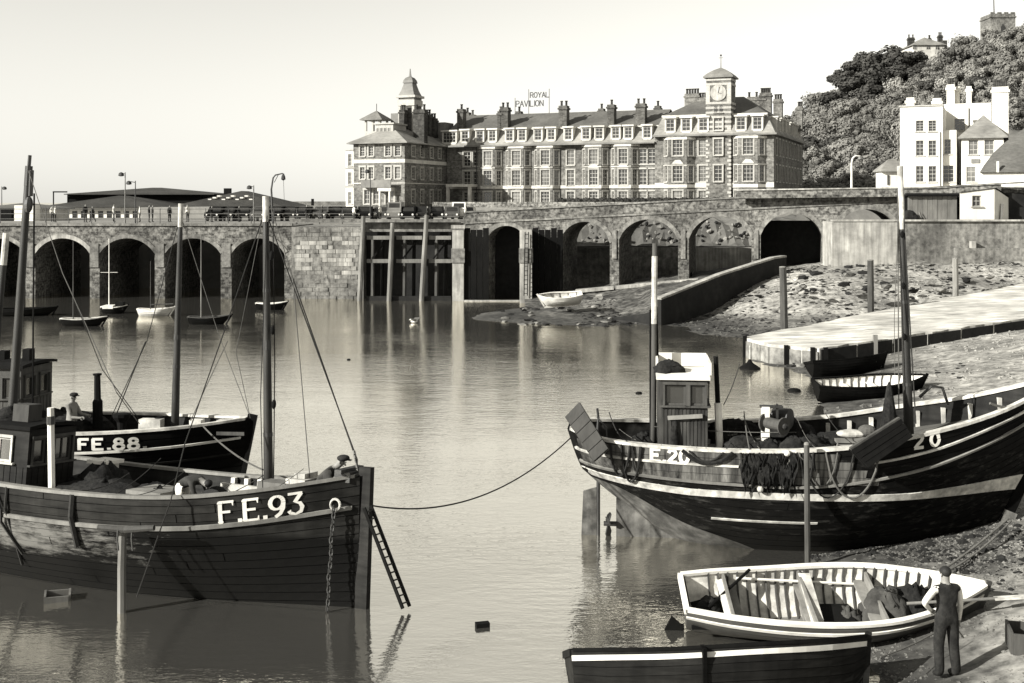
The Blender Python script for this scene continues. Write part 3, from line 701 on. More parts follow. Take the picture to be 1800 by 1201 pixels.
def letters(text, h, th, serif=0.0, gap=0.24):
    """flat quads (x,z) for a text of height h; one list of quads for each character"""
    chars = []; x = 0.0
    for ch in text:
        if ch == ' ': x += .6 * h; continue
        g = GL[ch]; w = max(p[0] for s in g for p in s); out = []; chars.append(out)
        for s in g:
            if len(s) > 3:                                 # curved strokes: one mitred ribbon
                pp = [Vector((x + a * h, b * h)) for a, b in s]; cl = (pp[0] - pp[-1]).length < 1e-4; n_ = len(pp); nl = []
                for i in range(n_):
                    t = (pp[(i + 1) % (n_ - 1)] - pp[(i - 1) % (n_ - 1)]) if cl else pp[min(i + 1, n_ - 1)] - pp[max(i - 1, 0)]
                    t.normalize(); k = th * ((.5 + .5 * abs(t.y)) if serif else 1.0) / 2; nl.append(Vector((-t.y, t.x)) * k)
                for i in range(n_ - 1): out.append([pp[i] - nl[i], pp[i + 1] - nl[i + 1], pp[i + 1] + nl[i + 1], pp[i] + nl[i]])
                continue
            for (a, b), (c, d) in zip(s[:-1], s[1:]):
                p = Vector((x + a * h, b * h)); q = Vector((x + c * h, d * h)); t = q - p; L = t.length
                if L < 1e-6: continue
                t /= L; k = th * (1.0 if abs(t.y) > .5 or not serif else .62) / 2; nn = Vector((-t.y, t.x)) * k; e = t * th * .22
                out.append([p - e - nn, q + e - nn, q + e + nn, p - e + nn])
        if serif and ch in SERIF:
            for a, b in SERIF[ch]:
                zc = b * h + (th * .2 if b == 0 else -th * .2)
                out.append([Vector((x + a * h - serif, zc - th * .2)), Vector((x + a * h + serif, zc - th * .2)), Vector((x + a * h + serif, zc + th * .2)), Vector((x + a * h - serif, zc + th * .2))])
        if serif and ch in 'FE':
            ends = [(.62, 1, -1)] + ([(.64, 0, 1)] if ch == 'E' else [])
            for a, b, dr in ends:
                X0 = x + a * h; Z0 = b * h; out.append([Vector((X0 - th * .3, Z0)), Vector((X0 + th * .15, Z0)), Vector((X0 + th * .15, Z0 + dr * h * .2)), Vector((X0 - th * .1, Z0 + dr * h * .18))])
        x += (w + gap) * h
    return chars, x

# ------------------------------------------------------------------ chimneys, street lamps
def chimney(parent, x, y, z0, z1, w, d, pots=2, mat='brick_hotel', rz=0):
    c = MB().bx(-w / 2, w / 2, -d / 2, d / 2, z0, z1).bx(-w / 2 - .12, w / 2 + .12, -d / 2 - .12, d / 2 + .12, z1 - .55, z1 - .3)
    o = c.done('chimney', MAT[mat], parent, (x, y, 0), rz)
    for i in range(pots):
        px = 0 if pots == 1 else -w / 2 + .25 + (w - .5) * i / (pots - 1)
        MB().lathe([(.16, z1), (.15, z1 + .55), (.2, z1 + .6), (.2, z1 + .72)], 8, (px, 0, 0)).done('chimney_pot', MAT['brick_dark'], o)
    return o

# ------------------------------------------------------------------ the hotel
HO = Vector((-9.49, 165.0, 7.35)); HR = rad(-22); HZ = HO.z
cs, sn = math.cos(rad(22)), math.sin(rad(22))
def hu(x, d=0.0):
    """distance along the hotel front of the photo column x, for a face d behind the front"""
    k = (x - 900) / F; ox, oy = HO.x + sn * d, HO.y + cs * d
    return (k * oy - ox) / (cs + k * sn)
def hyd(u, d=0.0): return HO.y - sn * u + cs * d
def hz(y, u, d=0.0): return ZP(y, hyd(u, d)) - HZ
hotel = thing('hotel', 'long brick seaside hotel with canted bays, mansard dormers and a banded clock tower', 'hotel', HO, HR)
mk_brick('brick_hotel_dark', 0.10, 0.19, 1.35, 0.5, 0.17)
BR, TR = MAT['brick_hotel'], MAT['stucco']
E1 = 15.95 - HZ; E2 = 16.75 - HZ            # eaves of middle and of east block
uR0, uR1 = hu(1154), hu(1362)
GF, F1, F2 = (7.75 - HZ, 1.75), (10.35 - HZ, 2.15), (13.2 - HZ, 2.05)
GF2, F12, F22 = (7.75 - HZ, 1.8), (10.75 - HZ, 2.1), (14.2 - HZ, 2.1)
flat_mid = [821, 838, 1003, 1130, 1146]
W_ = MB(); holes = []
for x in flat_mid:
    u = hu(x)
    for z, h in (GF, F1, F2): holes.append((u - .55, u + .55, z, z + h)); window(hotel, u, 0, z, 1.1, h, nx=2, nz=4)
wall(W_, (0, 0), (1, 0), 0, uR0, -1, E1, holes)
W_.bx(0, uR0, .3, 14, -1, E1 - .02)
W_.done('wall', BR, hotel)
def bay(uc, hw, d, z1, floors, y0=0.0, nwin=3, front=1.25):
    """three-sided bay"""
    cx = [(-hw, 0), (-hw * .56, -d), (hw * .56, -d), (hw, 0)]
    m = MB()
    for i in range(3):
        a, b = Vector(cx[i]), Vector(cx[i + 1]); L = (b - a).length; u = (b - a) / L
        ww = front if i == 1 else min(.72, L - .5); hs = []
        for z, h in floors: hs.append((L / 2 - ww / 2, L / 2 + ww / 2, z, z + h))
        wall(m, (a.x + uc, a.y + y0), (u.x, u.y), 0, L, -1, z1, hs)
        mid = (a + b) / 2; ang = math.atan2(u.y, u.x)
        for z, h in floors: window(hotel, mid.x + uc, mid.y + y0, z, ww, h, ang, nx=3 if i == 1 else 2, nz=4, sur=.14)
    m.prism([(uc + p[0], y0 + p[1], z1 - .01) for p in cx], (0, 0, .15))
    o = m.done('bay', BR, hotel)
    for zt, hh, pr in ((9.95 - HZ, .42, .06), (z1 - .34, .3, .1), (12.85 - HZ, .1, .05)):
        MB().prism([(uc + p[0] * (1 + pr / hw), y0 + p[1] * (1 + pr / d), zt) for p in cx], (0, 0, hh)).done('band', TR, o)
    g = MB()                                    # small pediments over the first-floor windows
    zp = floors[1][0] + floors[1][1] + .25
    g.prism([(uc - .8, y0 - d - .1, zp), (uc + .8, y0 - d - .1, zp), (uc + .35, y0 - d - .1, zp + .5), (uc - .35, y0 - d - .1, zp + .5)], (0, .1, 0))
    g.done('pediment', TR, o)
    return o
for x in (857, 907, 958, 1043, 1095): bay(hu(x, -1), 1.95, .95, E1, (GF, F1, F2))
MB().bx(0, uR0 - .01, -.12, .02, 9.95 - HZ, 10.35 - HZ).done('string_course', TR, hotel)
MB().bx(0, uR0 - .01, -1.15, .1, E1 - .02, E1 + .2).done('cornice', MAT['lead'], hotel)
# mansard and upper roof of the middle block
def mansard(u0, u1, z0, z1, y0, y1, hip_r=0.0, hip_l=0.0):
    m = MB(); s = y1 - y0
    m.add([(u0, y0, z0), (u1, y0, z0), (u1 - hip_r, y1, z1), (u0 + hip_l, y1, z1)], [(0, 1, 2, 3)])
    m.add([(u1, y0, z0), (u1, 14, z0), (u1 - hip_r, 14, z1), (u1 - hip_r, y1, z1)], [(0, 1, 2, 3)])
    m.add([(u0, y0, z0), (u0, 14, z0), (u0 + hip_l, 14, z1), (u0 + hip_l, y1, z1)], [(3, 2, 1, 0)])
    return m
M1 = 18.3 - HZ
mansard(0, uR0 + .3, E1 + .2, M1, -.9, .5).done('mansard_roof', MAT['slate_pale'], hotel)
r = MB(); ri = 21.0 - HZ
r.add([(0, .4, M1), (uR0 + .5, .4, M1), (uR0 + .5, 6, ri), (0, 6, ri), (0, 13, M1), (uR0 + .5, 13, M1)], [(0, 1, 2, 3), (3, 2, 5, 4)])
r.done('roof', MAT['slate'], hotel)
MB().bx(0, uR0 + .2, .3, .55, M1 - .05, M1 + .14).done('roof_kerb', TR, hotel)
def dormer(u, z, w, h, y0=-.35, back=1.6, nx=2, wide=False):
    d = MB()
    d.bx(u - w / 2 - .16, u - w / 2, y0, y0 + back, z - .1, z + h + .1).bx(u + w / 2, u + w / 2 + .16, y0, y0 + back, z - .1, z + h + .1)
    d.bx(u - w / 2 - .3, u + w / 2 + .3, y0 - .2, y0 + back + .6, z + h + .1, z + h + .32)
    d.bx(u - w / 2, u + w / 2, y0, y0 + back, z - .25, z - .01)
    o = d.done('dormer', TR, hotel)
    fm, gm = window_meshes(w, h, nx, 3, .09, 0, 0, MAT['trim'], MAT['glass'])
    obj('dormer_window', fm, None, o, (u, y0 - .05, z)); obj('dormer_pane', gm, None, o, (u, y0 - .05, z))
for x in (821, 847, 869, 899, 921, 949, 972, 1002, 1033, 1056, 1085, 1107, 1140): dormer(hu(x), 16.7 - HZ, 1.05, 1.5, -.78)
dormer(hu(794), 16.6 - HZ, 2.0, 1.5, -.78, nx=4)
for x, yt, w in ((811, 186, .95), (880, 190, .6), (888, 183, 1.2), (991, 180, 1.2), (1075, 178, 1.0), (1127, 176, 1.3)):
    u = hu(x, 1.5); chimney(hotel, u, 1.6, M1 - .5, hz(yt, u, 1.5) - .5, w, 1.2, 2 if w > 1 else 1, 'brick_hotel_dark')
for x, yt in ((821, 192), (830, 196), (912, 190), (1057, 185), (1156, 180)):
    u = hu(x, 7); chimney(hotel, u, 7.2, ri - 2, hz(yt, u, 7) - .5, .8, 1.0, 1, 'brick_hotel_dark')
for x in (985, 1070, 1118, 838, 880):                   # rain pipes
    MB().tube([(hu(x), -.1, -1), (hu(x), -.1, E1)], .06, 5).done('rain_pipe', MAT['iron'], hotel)
# entrance porch in the corner by the wing
MB().bx(hu(790, -2), hu(832, -2), -3.2, 0, 10.2 - HZ, 10.6 - HZ).bx(hu(790, -2), hu(790, -2) + .4, -3.1, -2.7, -1, 10.2 - HZ).bx(hu(828, -2), hu(828, -2) + .4, -3.1, -2.7, -1, 10.2 - HZ).done('porch', TR, hotel)

# east block with the clock tower
Y2 = -.8
W2 = MB(); holes = []
for x, fl in ((1236, (GF2, F12, F22)),):
    u = hu(x, Y2)
    for z, h in fl: holes.append((u - .6, u + .6, z, z + h)); window(hotel, u, Y2, z, 1.2, h, nx=2, nz=4)
wall(W2, (uR0, Y2), (1, 0), 0, uR1 - uR0, -1, E2, [(a - uR0, b - uR0, c, d) for a, b, c, d in holes])
SD = 27.0                                               # the long shaded side wall
sh = []
for k in range(9):
    for z, h in (GF2, F12, F22): v = 2.0 + k * 2.8; sh.append((v - .5, v + .5, z, z + h)); window(hotel, uR1, Y2 + v, z, 1.0, h, rad(90), nx=2, nz=4)
wall(W2, (uR1, Y2), (0, 1), 0, SD, -1, E2, sh)
W2.bx(uR0, uR1 - .3, Y2 + .3, Y2 + SD, -1, E2 - .02).add([(uR0, Y2, -1), (uR0, 0.5, -1), (uR0, .5, E2), (uR0, Y2, E2)], [(3, 2, 1, 0)])
W2.done('wall', BR, hotel)
for x in (1191, 1315): bay(hu(x, -1.8), 2.15, .95, E2 - .1, (GF2, F12, F22), Y2, front=1.35)
MB().bx(uR0, uR1 + .02, Y2 - .1, Y2 + .02, 9.95 - HZ, 10.6 - HZ).done('string_course', TR, hotel)
MB().bx(uR0 - .1, uR1 + .5, Y2 - .9, Y2 + .1, E2 - .02, E2 + .22).done('cornice', MAT['lead'], hotel); MB().bx(uR1 - .1, uR1 + .5, Y2 + .1, Y2 + SD, E2 - .02, E2 + .22).done('cornice', MAT['lead'], hotel)
M2 = 19.45 - HZ
m = MB()
m.add([(uR0 - .1, Y2 - .6, E2 + .2), (uR1 + .3, Y2 - .6, E2 + .2), (uR1 - 1, Y2 + .7, M2), (uR0 + .9, Y2 + .7, M2)], [(0, 1, 2, 3)])
m.add([(uR1 + .3, Y2 - .6, E2 + .2), (uR1 + .3, Y2 + SD, E2 + .2), (uR1 - 1, Y2 + SD, M2), (uR1 - 1, Y2 + .7, M2)], [(0, 1, 2, 3)])
m.add([(uR0 - .1, Y2 - .6, E2 + .2), (uR0 - .1, 12, E2 + .2), (uR0 + .9, 12, M2), (uR0 + .9, Y2 + .7, M2)], [(3, 2, 1, 0)])
m.done('mansard_roof', MAT['slate_pale'], hotel)
MB().hip(uR0 + .8, uR1 - .9, Y2 + .6, Y2 + 13, M2 + .1, 22.4 - HZ, 4.2).done('roof', MAT['slate'], hotel)
MB().hip(uR1 - 10, uR1 - .9, Y2 + 13.2, Y2 + SD, M2 + .1, 22.0 - HZ, 4.2).done('roof', MAT['slate'], hotel)
MB().bx(uR0 + .8, uR1 - .9, Y2 + .5, Y2 + .8, M2 - .05, M2 + .2).done('roof_kerb', TR, hotel)
for x in (1179, 1207, 1237, 1303, 1332): dormer(hu(x, -1), 17.45 - HZ, 1.15, 1.6, Y2 - .5)
for k in range(8):                                      # dormers along the shaded side
    v = Y2 + 3 + k * 2.9
    d = MB(); z = 17.5 - HZ
    d.bx(uR1 - 1.2, uR1 + .1, v - .75, v - .6, z - .2, z + 1.6).bx(uR1 - 1.2, uR1 + .1, v + .6, v + .75, z - .2, z + 1.6).bx(uR1 - 1.6, uR1 + .25, v - .9, v + .9, z + 1.6, z + 1.8)
    o = d.done('dormer', TR, hotel)
    fm, gm = window_meshes(1.2, 1.6, 2, 3, .09, 0, 0, MAT['trim'], MAT['glass'])
    obj('dormer_window', fm, None, o, (uR1 + .1, v, z), rad(90)); obj('dormer_pane', gm, None, o, (uR1 + .1, v, z), rad(90))
# clock tower with pale bands
tu0, tu1 = hu(1241, -1.3), hu(1284, -1.3); ty = Y2 - .35; tw = tu1 - tu0; tz = 24.35 - HZ
tower = MB().bx(tu0, tu1, ty, ty + tw, -1, tz).done('clock_tower', BR, hotel)
z = E2 + .4
k = 0
tb = MB()
while z < tz - .3:
    if not (20.9 - HZ < z < 23.2 - HZ): tb.bx(tu0 - .06, tu1 + .06, ty - .06, ty + tw + .06, z, z + .3)
    z += .62
tb.bx(tu0 - .05, tu0 + .5, ty - .05, ty + .3, 20.9 - HZ, 23.4 - HZ).bx(tu1 - .5, tu1 + .05, ty - .05, ty + .3, 20.9 - HZ, 23.4 - HZ)
tb.done('stone_band', MAT['trim'], tower)
for k in range(22):                                     # corner stones below the bands
    z = -.8 + k * .52; w = .5 if k % 2 else .3
    for xx in (tu0 - .05, tu1 + .05 - w): MB().bx(xx, xx + w, ty - .05, ty + .3, z, z + .3).done('corner_stone', MAT['trim'], tower)
tc = (tu0 + tu1) / 2
me = MB().lathe([(1.05, 0), (1.05, .1)], 28).mesh('clock_face'); cf = obj('clock_face', me, MAT['stone_pale'], tower, (tc, ty - .02, 22.35 - HZ), rot=(rad(90), 0, 0))
MB().bar((tc, ty - .14, 22.35 - HZ), (tc + .15, ty - .14, 23.1 - HZ), .08, .03).bar((tc, ty - .14, 22.35 - HZ), (tc + .5, ty - .14, 22.2 - HZ), .09, .03).done('clock_hands', MAT['iron'], tower)
for dx in (-.35, .35):
    fm, gm = window_meshes(.42, .95, 1, 2, .06, 0, .08, MAT['trim'], MAT['glass']); obj('tower_window', fm, None, tower, (tc + dx, ty - .12, 19.75 - HZ)); obj('tower_pane', gm, None, tower, (tc + dx, ty - .2, 19.75 - HZ))
for z_, h_ in (F12, F22, (17.45 - HZ, 1.6)): window(hotel, tc, ty - .17, z_, 1.1, h_, nx=2, nz=4)
cr_ = MB().bx(tu0 - .35, tu1 + .35, ty - .35, ty + tw + .35, tz, tz + .22)
hw_ = tw / 2 + .3; cyy = ty + tw / 2
prof = [(1.0, .22), (.86, .5), (.62, .85), (.4, 1.12), (.2, 1.3), (.05, 1.45)]
rows = [[(tc + sx * f * hw_, cyy + sy * f * hw_, tz + zz) for sx, sy in ((-1, -1), (1, -1), (1, 1), (-1, 1), (-1, -1))] for f, zz in prof]
cr_.grid(rows); cr_.done('tower_roof', MAT['lead'], tower)
MB().tube([(tc, cyy, tz + 1.4), (tc, cyy, tz + 3.1)], [.06, .03], 6).sphere((tc, cyy, tz + 3.1), .14, 6, 4).bx(tc - .3, tc + .3, cyy - .02, cyy + .02, tz + 2.75, tz + 2.8).done('finial', MAT['iron'], tower)
for x, yt, w, n in ((1219, 157, 2.0, 5), (1237, 164, 1.2, 3)): u = hu(x, 6); chimney(hotel, u, 5.4, M2, hz(yt, u, 6) - .7, w, 1.0, n, 'brick_hotel')
for x, yt, w, n in ((1330, 162, 2.6, 3), (1346, 155, 1.6, 5), (1368, 166, 1.2, 3), (1392, 171, .8, 2)): u = hu(x, 14); chimney(hotel, u, 14 if x < 1380 else 22, M2 - 1, hz(yt, u, 14) - .7, w, 1.0, n, 'brick_hotel')

# west wing, standing forward, with belvedere and cupola
wing = thing('hotel_wing', 'projecting west wing of the hotel with hipped roof, belvedere and tall pointed cupola', 'hotel wing', HO, HR)
ww0, ww1, wy = -7.95, -.08, -13.0
WE = 16.1 - HZ
Wm = MB(); hs = []
wf = [(hu(637, wy), .7), (hu(652, wy), .7), (hu(682, wy), .8), (hu(699, wy), .8)]
for u, w in wf:
    for z, h in ((14.3 - HZ, 1.35), (11.2 - HZ, 1.6)): hs.append((u - w / 2, u + w / 2, z, z + h)); window(wing, u, wy, z, w, h, nx=2, nz=4, sur=.2)
for u, w in ((hu(645, wy), .8), (hu(661, wy), .8), (hu(685, wy), 1.2)):
    hs.append((u - w / 2, u + w / 2, 7.8 - HZ, 9.7 - HZ)); window(wing, u, wy, 7.8 - HZ, w, 1.9, nx=2, nz=3, sur=.22)
wall(Wm, (ww0, wy), (1, 0), 0, ww1 - ww0, -1, WE, [(a - ww0, b - ww0, c, d) for a, b, c, d in hs])
ss_ = []
for v in (2.5, 5.2, 8.2, 10.8):
    for z, h in ((7.9 - HZ, 1.8), (11.2 - HZ, 1.6), (14.3 - HZ, 1.35)): ss_.append((v - .45, v + .45, z, z + h)); window(wing, ww1, wy + v, z, .9, h, rad(90), nx=2, nz=4)
wall(Wm, (ww1, wy), (0, 1), 0, 13, -1, WE, ss_)
Wm.bx(ww0 + .01, ww1 - .3, wy + .3, 15, -1, WE - .02)
Wm.done('wall', BR, wing)
for z, h in ((13.35 - HZ, .5), (10.55 - HZ, .12)): MB().bx(ww0 - .07, ww1 + .07, wy - .07, 0, z, z + h).done('string_course', TR, wing)
MB().hip(ww0 - .7, ww1 + .7, wy - .7, 5, WE, 18.6 - HZ, 4.3).done('roof', MAT['slate_pale'], wing)
MB().bx(hu(642, wy), hu(694, wy), wy - 1.2, wy, 10.0 - HZ, 10.2 - HZ).bx(hu(642, wy), hu(694, wy), wy - 1.2, wy - 1.08, 10.2 - HZ, 11.0 - HZ).done('balcony', MAT['lead'], wing)
MB().bx(hu(670, wy), hu(694, wy), wy - 1.1, wy, 9.5 - HZ, 9.99 - HZ).bx(hu(672, wy), hu(672, wy) + .25, wy - 1.05, wy - .8, -.5, 9.5 - HZ).bx(hu(692, wy) - .25, hu(692, wy), wy - 1.05, wy - .8, -.5, 9.5 - HZ).done('porch', TR, wing)
d = MB(); du0, du1 = hu(660, wy + 2.2), hu(691, wy + 2.2)
d.bx(du0, du1, wy + 2.2, wy + 6, 16.8 - HZ, 18.75 - HZ).bx(du0 - .2, du1 + .2, wy + 2.0, wy + 6.1, 18.75 - HZ, 18.95 - HZ)
o = d.done('dormer', MAT['trim'], wing)
for k in range(4):
    fm, gm = window_meshes(.42, 1.1, 1, 2, .06, 0, 0, MAT['trim'], MAT['glass_pale']); xx = du0 + .35 + k * .58; obj('dormer_window', fm, None, o, (xx, wy + 2.05, 17.2 - HZ)); obj('dormer_pane', gm, None, o, (xx, wy + 2.04, 17.2 - HZ))
bu, by = hu(662, wy + 7), wy + 7
b_ = MB()
for sx in (-1, 0, 1):
    for sy in (-1, 1): b_.bx(bu + sx * 1.1 - .13, bu + sx * 1.1 + .13, by + sy * 1.1 - .13, by + sy * 1.1 + .13, 17 - HZ, 19.75 - HZ)
b_.bx(bu - 1.25, bu + 1.25, by - 1.25, by + 1.25, 16.5 - HZ, 18.1 - HZ)
bo = b_.done('belvedere', MAT['trim'], wing)
MB().hip(bu - 1.8, bu + 1.75, by - 1.75, by + 1.75, 19.8 - HZ, 21.1 - HZ).done('belvedere_roof', MAT['lead'], bo)
MB().tube([(bu, by, 21 - HZ), (bu, by, 22.1 - HZ)], .05, 5).done('belvedere_finial', MAT['iron'], bo)
cu, cy = hu(721, wy + 9.0), wy + 9.0
Yc = hyd(cu, wy + 9)
def zc(y): return ZP(y, Yc) - HZ
s0 = 1.22
cp_ = MB().bx(cu - s0, cu + s0, cy - s0, cy + s0, 16 - HZ, zc(187)).done('cupola', MAT['brick_hotel_dark'], wing)
MB().bx(cu - s0 - .06, cu - s0 + .3, cy - s0 - .06, cy - s0 + .3, 16 - HZ, zc(188)).bx(cu + s0 - .3, cu + s0 + .06, cy - s0 - .06, cy - s0 + .3, 16 - HZ, zc(188)).bx(cu - s0 - .12, cu + s0 + .12, cy - s0 - .12, cy + s0 + .12, zc(187), zc(177)).bx(cu - s0 - .3, cu + s0 + .3, cy - s0 - .3, cy + s0 + .3, zc(173), zc(169)).done('cupola_band', MAT['trim'], cp_)
MB().bx(cu - s0, cu + s0, cy - s0, cy + s0, zc(177), zc(173)).done('cupola_neck', MAT['lead'], cp_)
rows = [[(cu + sx * f, cy + sy * f, zc(yy)) for sx, sy in ((-1, -1), (1, -1), (1, 1), (-1, 1), (-1, -1))] for f, yy in ((1.25, 169), (.95, 160), (.72, 150), (.68, 147), (.8, 146.5), (.72, 142), (.5, 137.5), (.15, 135), (.1, 130), (.05, 121))]
MB().grid(rows).done('cupola_spire', MAT['lead'], cp_)
for x, yt, w, dd in ((739, 190, 1.7, 5.5), (709, 188, .8, 7), (753, 192, .9, 12), (762, 198, .9, 13)): u = hu(x, wy + dd); chimney(wing, u, wy + dd, WE - .5, zc(yt) - .6, w, 1.1, 2, 'brick_dark')
for x0, x1, yt, dd in ((687, 706, 199, 8.5), (755, 782, 212, 14)): MB().bx(hu(x0, wy + dd), hu(x1, wy + dd), wy + dd, wy + dd + 3, 16 - HZ, zc(yt)).done('roof_house', MAT['lead'], wing)
# white stuccoed seaward block behind the wing
sb = thing('white_wing', 'narrow white stuccoed block with bay windows just left of the brick wing', 'building', HO, HR)
q0 = hu(608, -8); m = MB()
wall(m, (q0, -8), (1, 0), 0, ww0 - q0 - .05, -1, 15.4 - HZ, [(.35, .95, z, z + 1.7) for z in (7.8 - HZ, 10.6 - HZ, 13.2 - HZ)])
m.bx(q0 + .02, ww0 - .05, -7.7, 8, -1, 15.38 - HZ)
m.done('wall', MAT['render_white'], sb)
for z in (7.8, 10.6, 13.2): window(sb, q0 + .65, -8, z - HZ, .6, 1.7, nx=2, nz=3, sur=0, gmat=MAT['glass_pale'])
for z in (10.2, 12.8, 15.38): MB().bx(q0 - .15, ww0 - .05, -8.15, -7.9, z - HZ, z + .18 - HZ).done('ledge', MAT['trim'], sb)
# roof-top sign
sg = thing('rooftop_sign', 'open metal lettering ROYAL PAVILION on thin poles above the hotel roof', 'sign', HO, HR)
def sign_row(text, x0, ytop, ybot, dd):
    u = hu(x0, dd); Yv = hyd(u, dd); h = (ybot - ytop) * Yv / F
    qs, wtot = letters(text, h, .13, gap=.16)
    for ch in qs:
        m = MB()
        for i, q in enumerate(ch): m.prism([(u + p.x, dd - .004 * i, ZP(ybot, Yv) - HZ + p.y) for p in q], (0, .06, 0))
        m.done('letter', MAT['iron'], sg)
    return u, u + wtot
sign_row('ROYAL', 932, 163, 172, 6); sign_row('PAVILION', 907, 178, 188, 6)
for x, yt in ((905, 172), (929, 157), (965, 156)): u = hu(x, 6); MB().tube([(u, 6.1, ri - .2), (u, 6.1, ZP(yt, hyd(u, 6)) - HZ)], .05, 5).done('sign_pole', MAT['iron_grey'], sg)

# ------------------------------------------------------------------ the station behind the low viaduct
st = thing('station_shed', 'long low station building with broad slate hipped roofs behind the viaduct', 'station')
Ys = 165
m = MB(); hs = []; k = 0
u0, u1 = XP(80, Ys), XP(290, Ys)
x = u0 + .5
zb_, ze = 4.4, ZP(364, Ys)
wall(m, (u0, Ys), (1, 0), 0, u1 - u0, zb_, ze); m.bx(u0, u1, Ys + .3, Ys + 20, zb_, ze - .02)
m.bx(u1, XP(500, Ys), Ys + 2, Ys + 22, zb_, ze - .1)
m.done('wall', MAT['render_white'], st)
fm, gm = window_meshes(.7, 1.3, 1, 2, .06, 0, 0, MAT['wood_mid'], MAT['glass'])
while x < u1 - .5: o = obj('window', fm, None, st, (x, Ys - .15, ze - 1.9)); obj('pane', gm, None, o); x += 1.25
MB().hip(u0 - 1, u1 + .5, Ys - 1, Ys + 18, ze, ZP(344, Ys + 8), 7.5).done('roof', MAT['slate_dark'], st)
MB().bx(XP(118, Ys + 14), XP(352, Ys + 14), Ys + 14, Ys + 30, zb_, ZP(341, Ys + 14)).done('clerestory', MAT['wood_dark'], st)
MB().hip(XP(112, Ys + 13), XP(376, Ys + 13), Ys + 13, Ys + 31, ZP(341, Ys + 13), ZP(330, Ys + 22), 11).done('roof', MAT['slate_dark'], st)
MB().bar(P(93, 337.5, Ys + 13), P(118, 337.5, Ys + 13), .2, .2).bar(P(94, 337, Ys + 13), P(94, 362, Ys + 13), .15, .15).done('gantry', MAT['wood_dark'], st)
MB().hip(XP(285, Ys), XP(500, Ys), Ys + 1, Ys + 26, ze - .1, ZP(336, Ys + 13), 10).done('roof', MAT['slate_dark'], st)
MB().bx(XP(396, Ys + 12) - .5, XP(396, Ys + 12) + .5, Ys + 13, Ys + 14, ZP(340, Ys + 12) - .5, ZP(331, Ys + 12)).done('vent', MAT['wood_dark'], st)
for k in range(10):                                      # roof lights
    xx = 370 + 8 * k; MB().bx(XP(xx, Ys + 6) - .25, XP(xx, Ys + 6) + .25, Ys + 5.5, Ys + 6.5, ZP(352 - k % 3 * 3, Ys + 6), ZP(351 - k % 3 * 3, Ys + 6) + .12).done('roof_light', MAT['paint_white'], st)
# far sheds at the left edge and a low pier on the sea horizon
sd = thing('harbour_shed', 'dark-roofed low harbour shed at the far left beyond the big mast', 'shed')
MB().bx(XP(-40, 120), XP(70, 120), 120, 128, 6, ZP(366, 120)).done('wall', MAT['stucco'], sd); MB().hip(XP(-44, 120), XP(74, 120), 119.5, 129, ZP(366, 120), ZP(357, 124), 4).done('roof', MAT['slate'], sd)
MB().bx(XP(-20, 118), XP(20, 118), 118, 119, 6, 7.4).done('door', MAT['wood_dark'], sd)
MB().bx(XP(25, 118), XP(60, 118), 118, 119.5, 6, 7.7).done('annex', MAT['render_white'], sd)
bw_ = thing('breakwater', 'thin dark breakwater on the sea horizon beside the hotel', 'breakwater')
MB().bx(XP(430, 700), XP(612, 700), 700, 712, -1, 8.6).done('wall', MAT['stone'], bw_); MB().bx(XP(547, 690), XP(551, 690), 690, 692, 0, 10.2).done('beacon', MAT['wood_dark'], bw_)

# ------------------------------------------------------------------ white houses on the right, facing half left
RW = MAT['render_white']
WO = Vector((XP(1582, 112), 112, 0)); WA = rad(-24); wc, ws = math.cos(rad(24)), math.sin(rad(24))
def uw(x, d=0.0):
    k = (x - 900) / F; ox, oy = WO.x + ws * d, WO.y + wc * d; return (k * oy - ox) / (wc + k * ws)
def zw(y, u, d=0.0): return ZP(y, WO.y + wc * d - ws * u)
def house(name, label, cat='house'): return thing(name, label, cat, WO, WA)
zb_ = 8.2
def block(parent, x0, x1, ytop, d, depth, wins, nm='wall', glass='glass', fr=.06, nx=2, nz=4, mat=RW):
    """a wall block between photo columns x0..x1 on the plane d behind the front; wins: (x, ytop, ybottom, halfwidth)"""
    a, b = uw(x0, d), uw(x1, d); zt = zw(ytop, (a + b) / 2, d); m = MB(); hs = []
    for x, yt, yb, hw in wins: u = uw(x, d); hs.append((u - hw, u + hw, zw(yb, u, d), zw(yt, u, d)))
    wall(m, (a, d), (1, 0), 0, b - a, zb_, zt, [(p - a, q - a, r_, s_) for p, q, r_, s_ in hs])
    m.bx(a + .01, b - .01, d + .3, d + depth, zb_, zt - .01)
    m.add([(b, d, zb_), (b, d + depth, zb_), (b, d + depth, zt), (b, d, zt)], [(0, 1, 2, 3)]).add([(a, d, zb_), (a, d + .35, zb_), (a, d + .35, zt), (a, d, zt)], [(3, 2, 1, 0)]).add([(b, d, zt), (b, d + .35, zt), (a, d + .35, zt), (a, d, zt)], [(0, 1, 2, 3)])
    m.done(nm, mat, parent)
    for p, q, r_, s_ in hs: window(parent, (p + q) / 2, d, r_, q - p, s_ - r_, nx=nx, nz=nz, fr=fr, sur=0, sill=.1, gmat=MAT[glass])
    return a, b, zt
wh = house('white_house', 'tall white stuccoed house with dark sash windows and white chimney stacks')
a, b, zt = block(wh, 1582, 1657, 187, 0, 9, [(x, yt, yb, .36) for x in (1617, 1639) for yt, yb in ((212, 231), (247, 274), (292, 320))])
MB().bx(a - .1, b + .1, -.12, .2, zt - .02, zt + .12).done('cornice', MAT['trim'], wh)
block(wh, 1658, 1681, 229, .8, 5, [(1666, 245, 271, .32), (1667, 291, 320, .5)], 'annex_wall')
block(wh, 1660, 1742, 182, 6.5, 6, [(1687, 209, 229, .5), (1726, 216, 229, .35)], 'rear_wall')
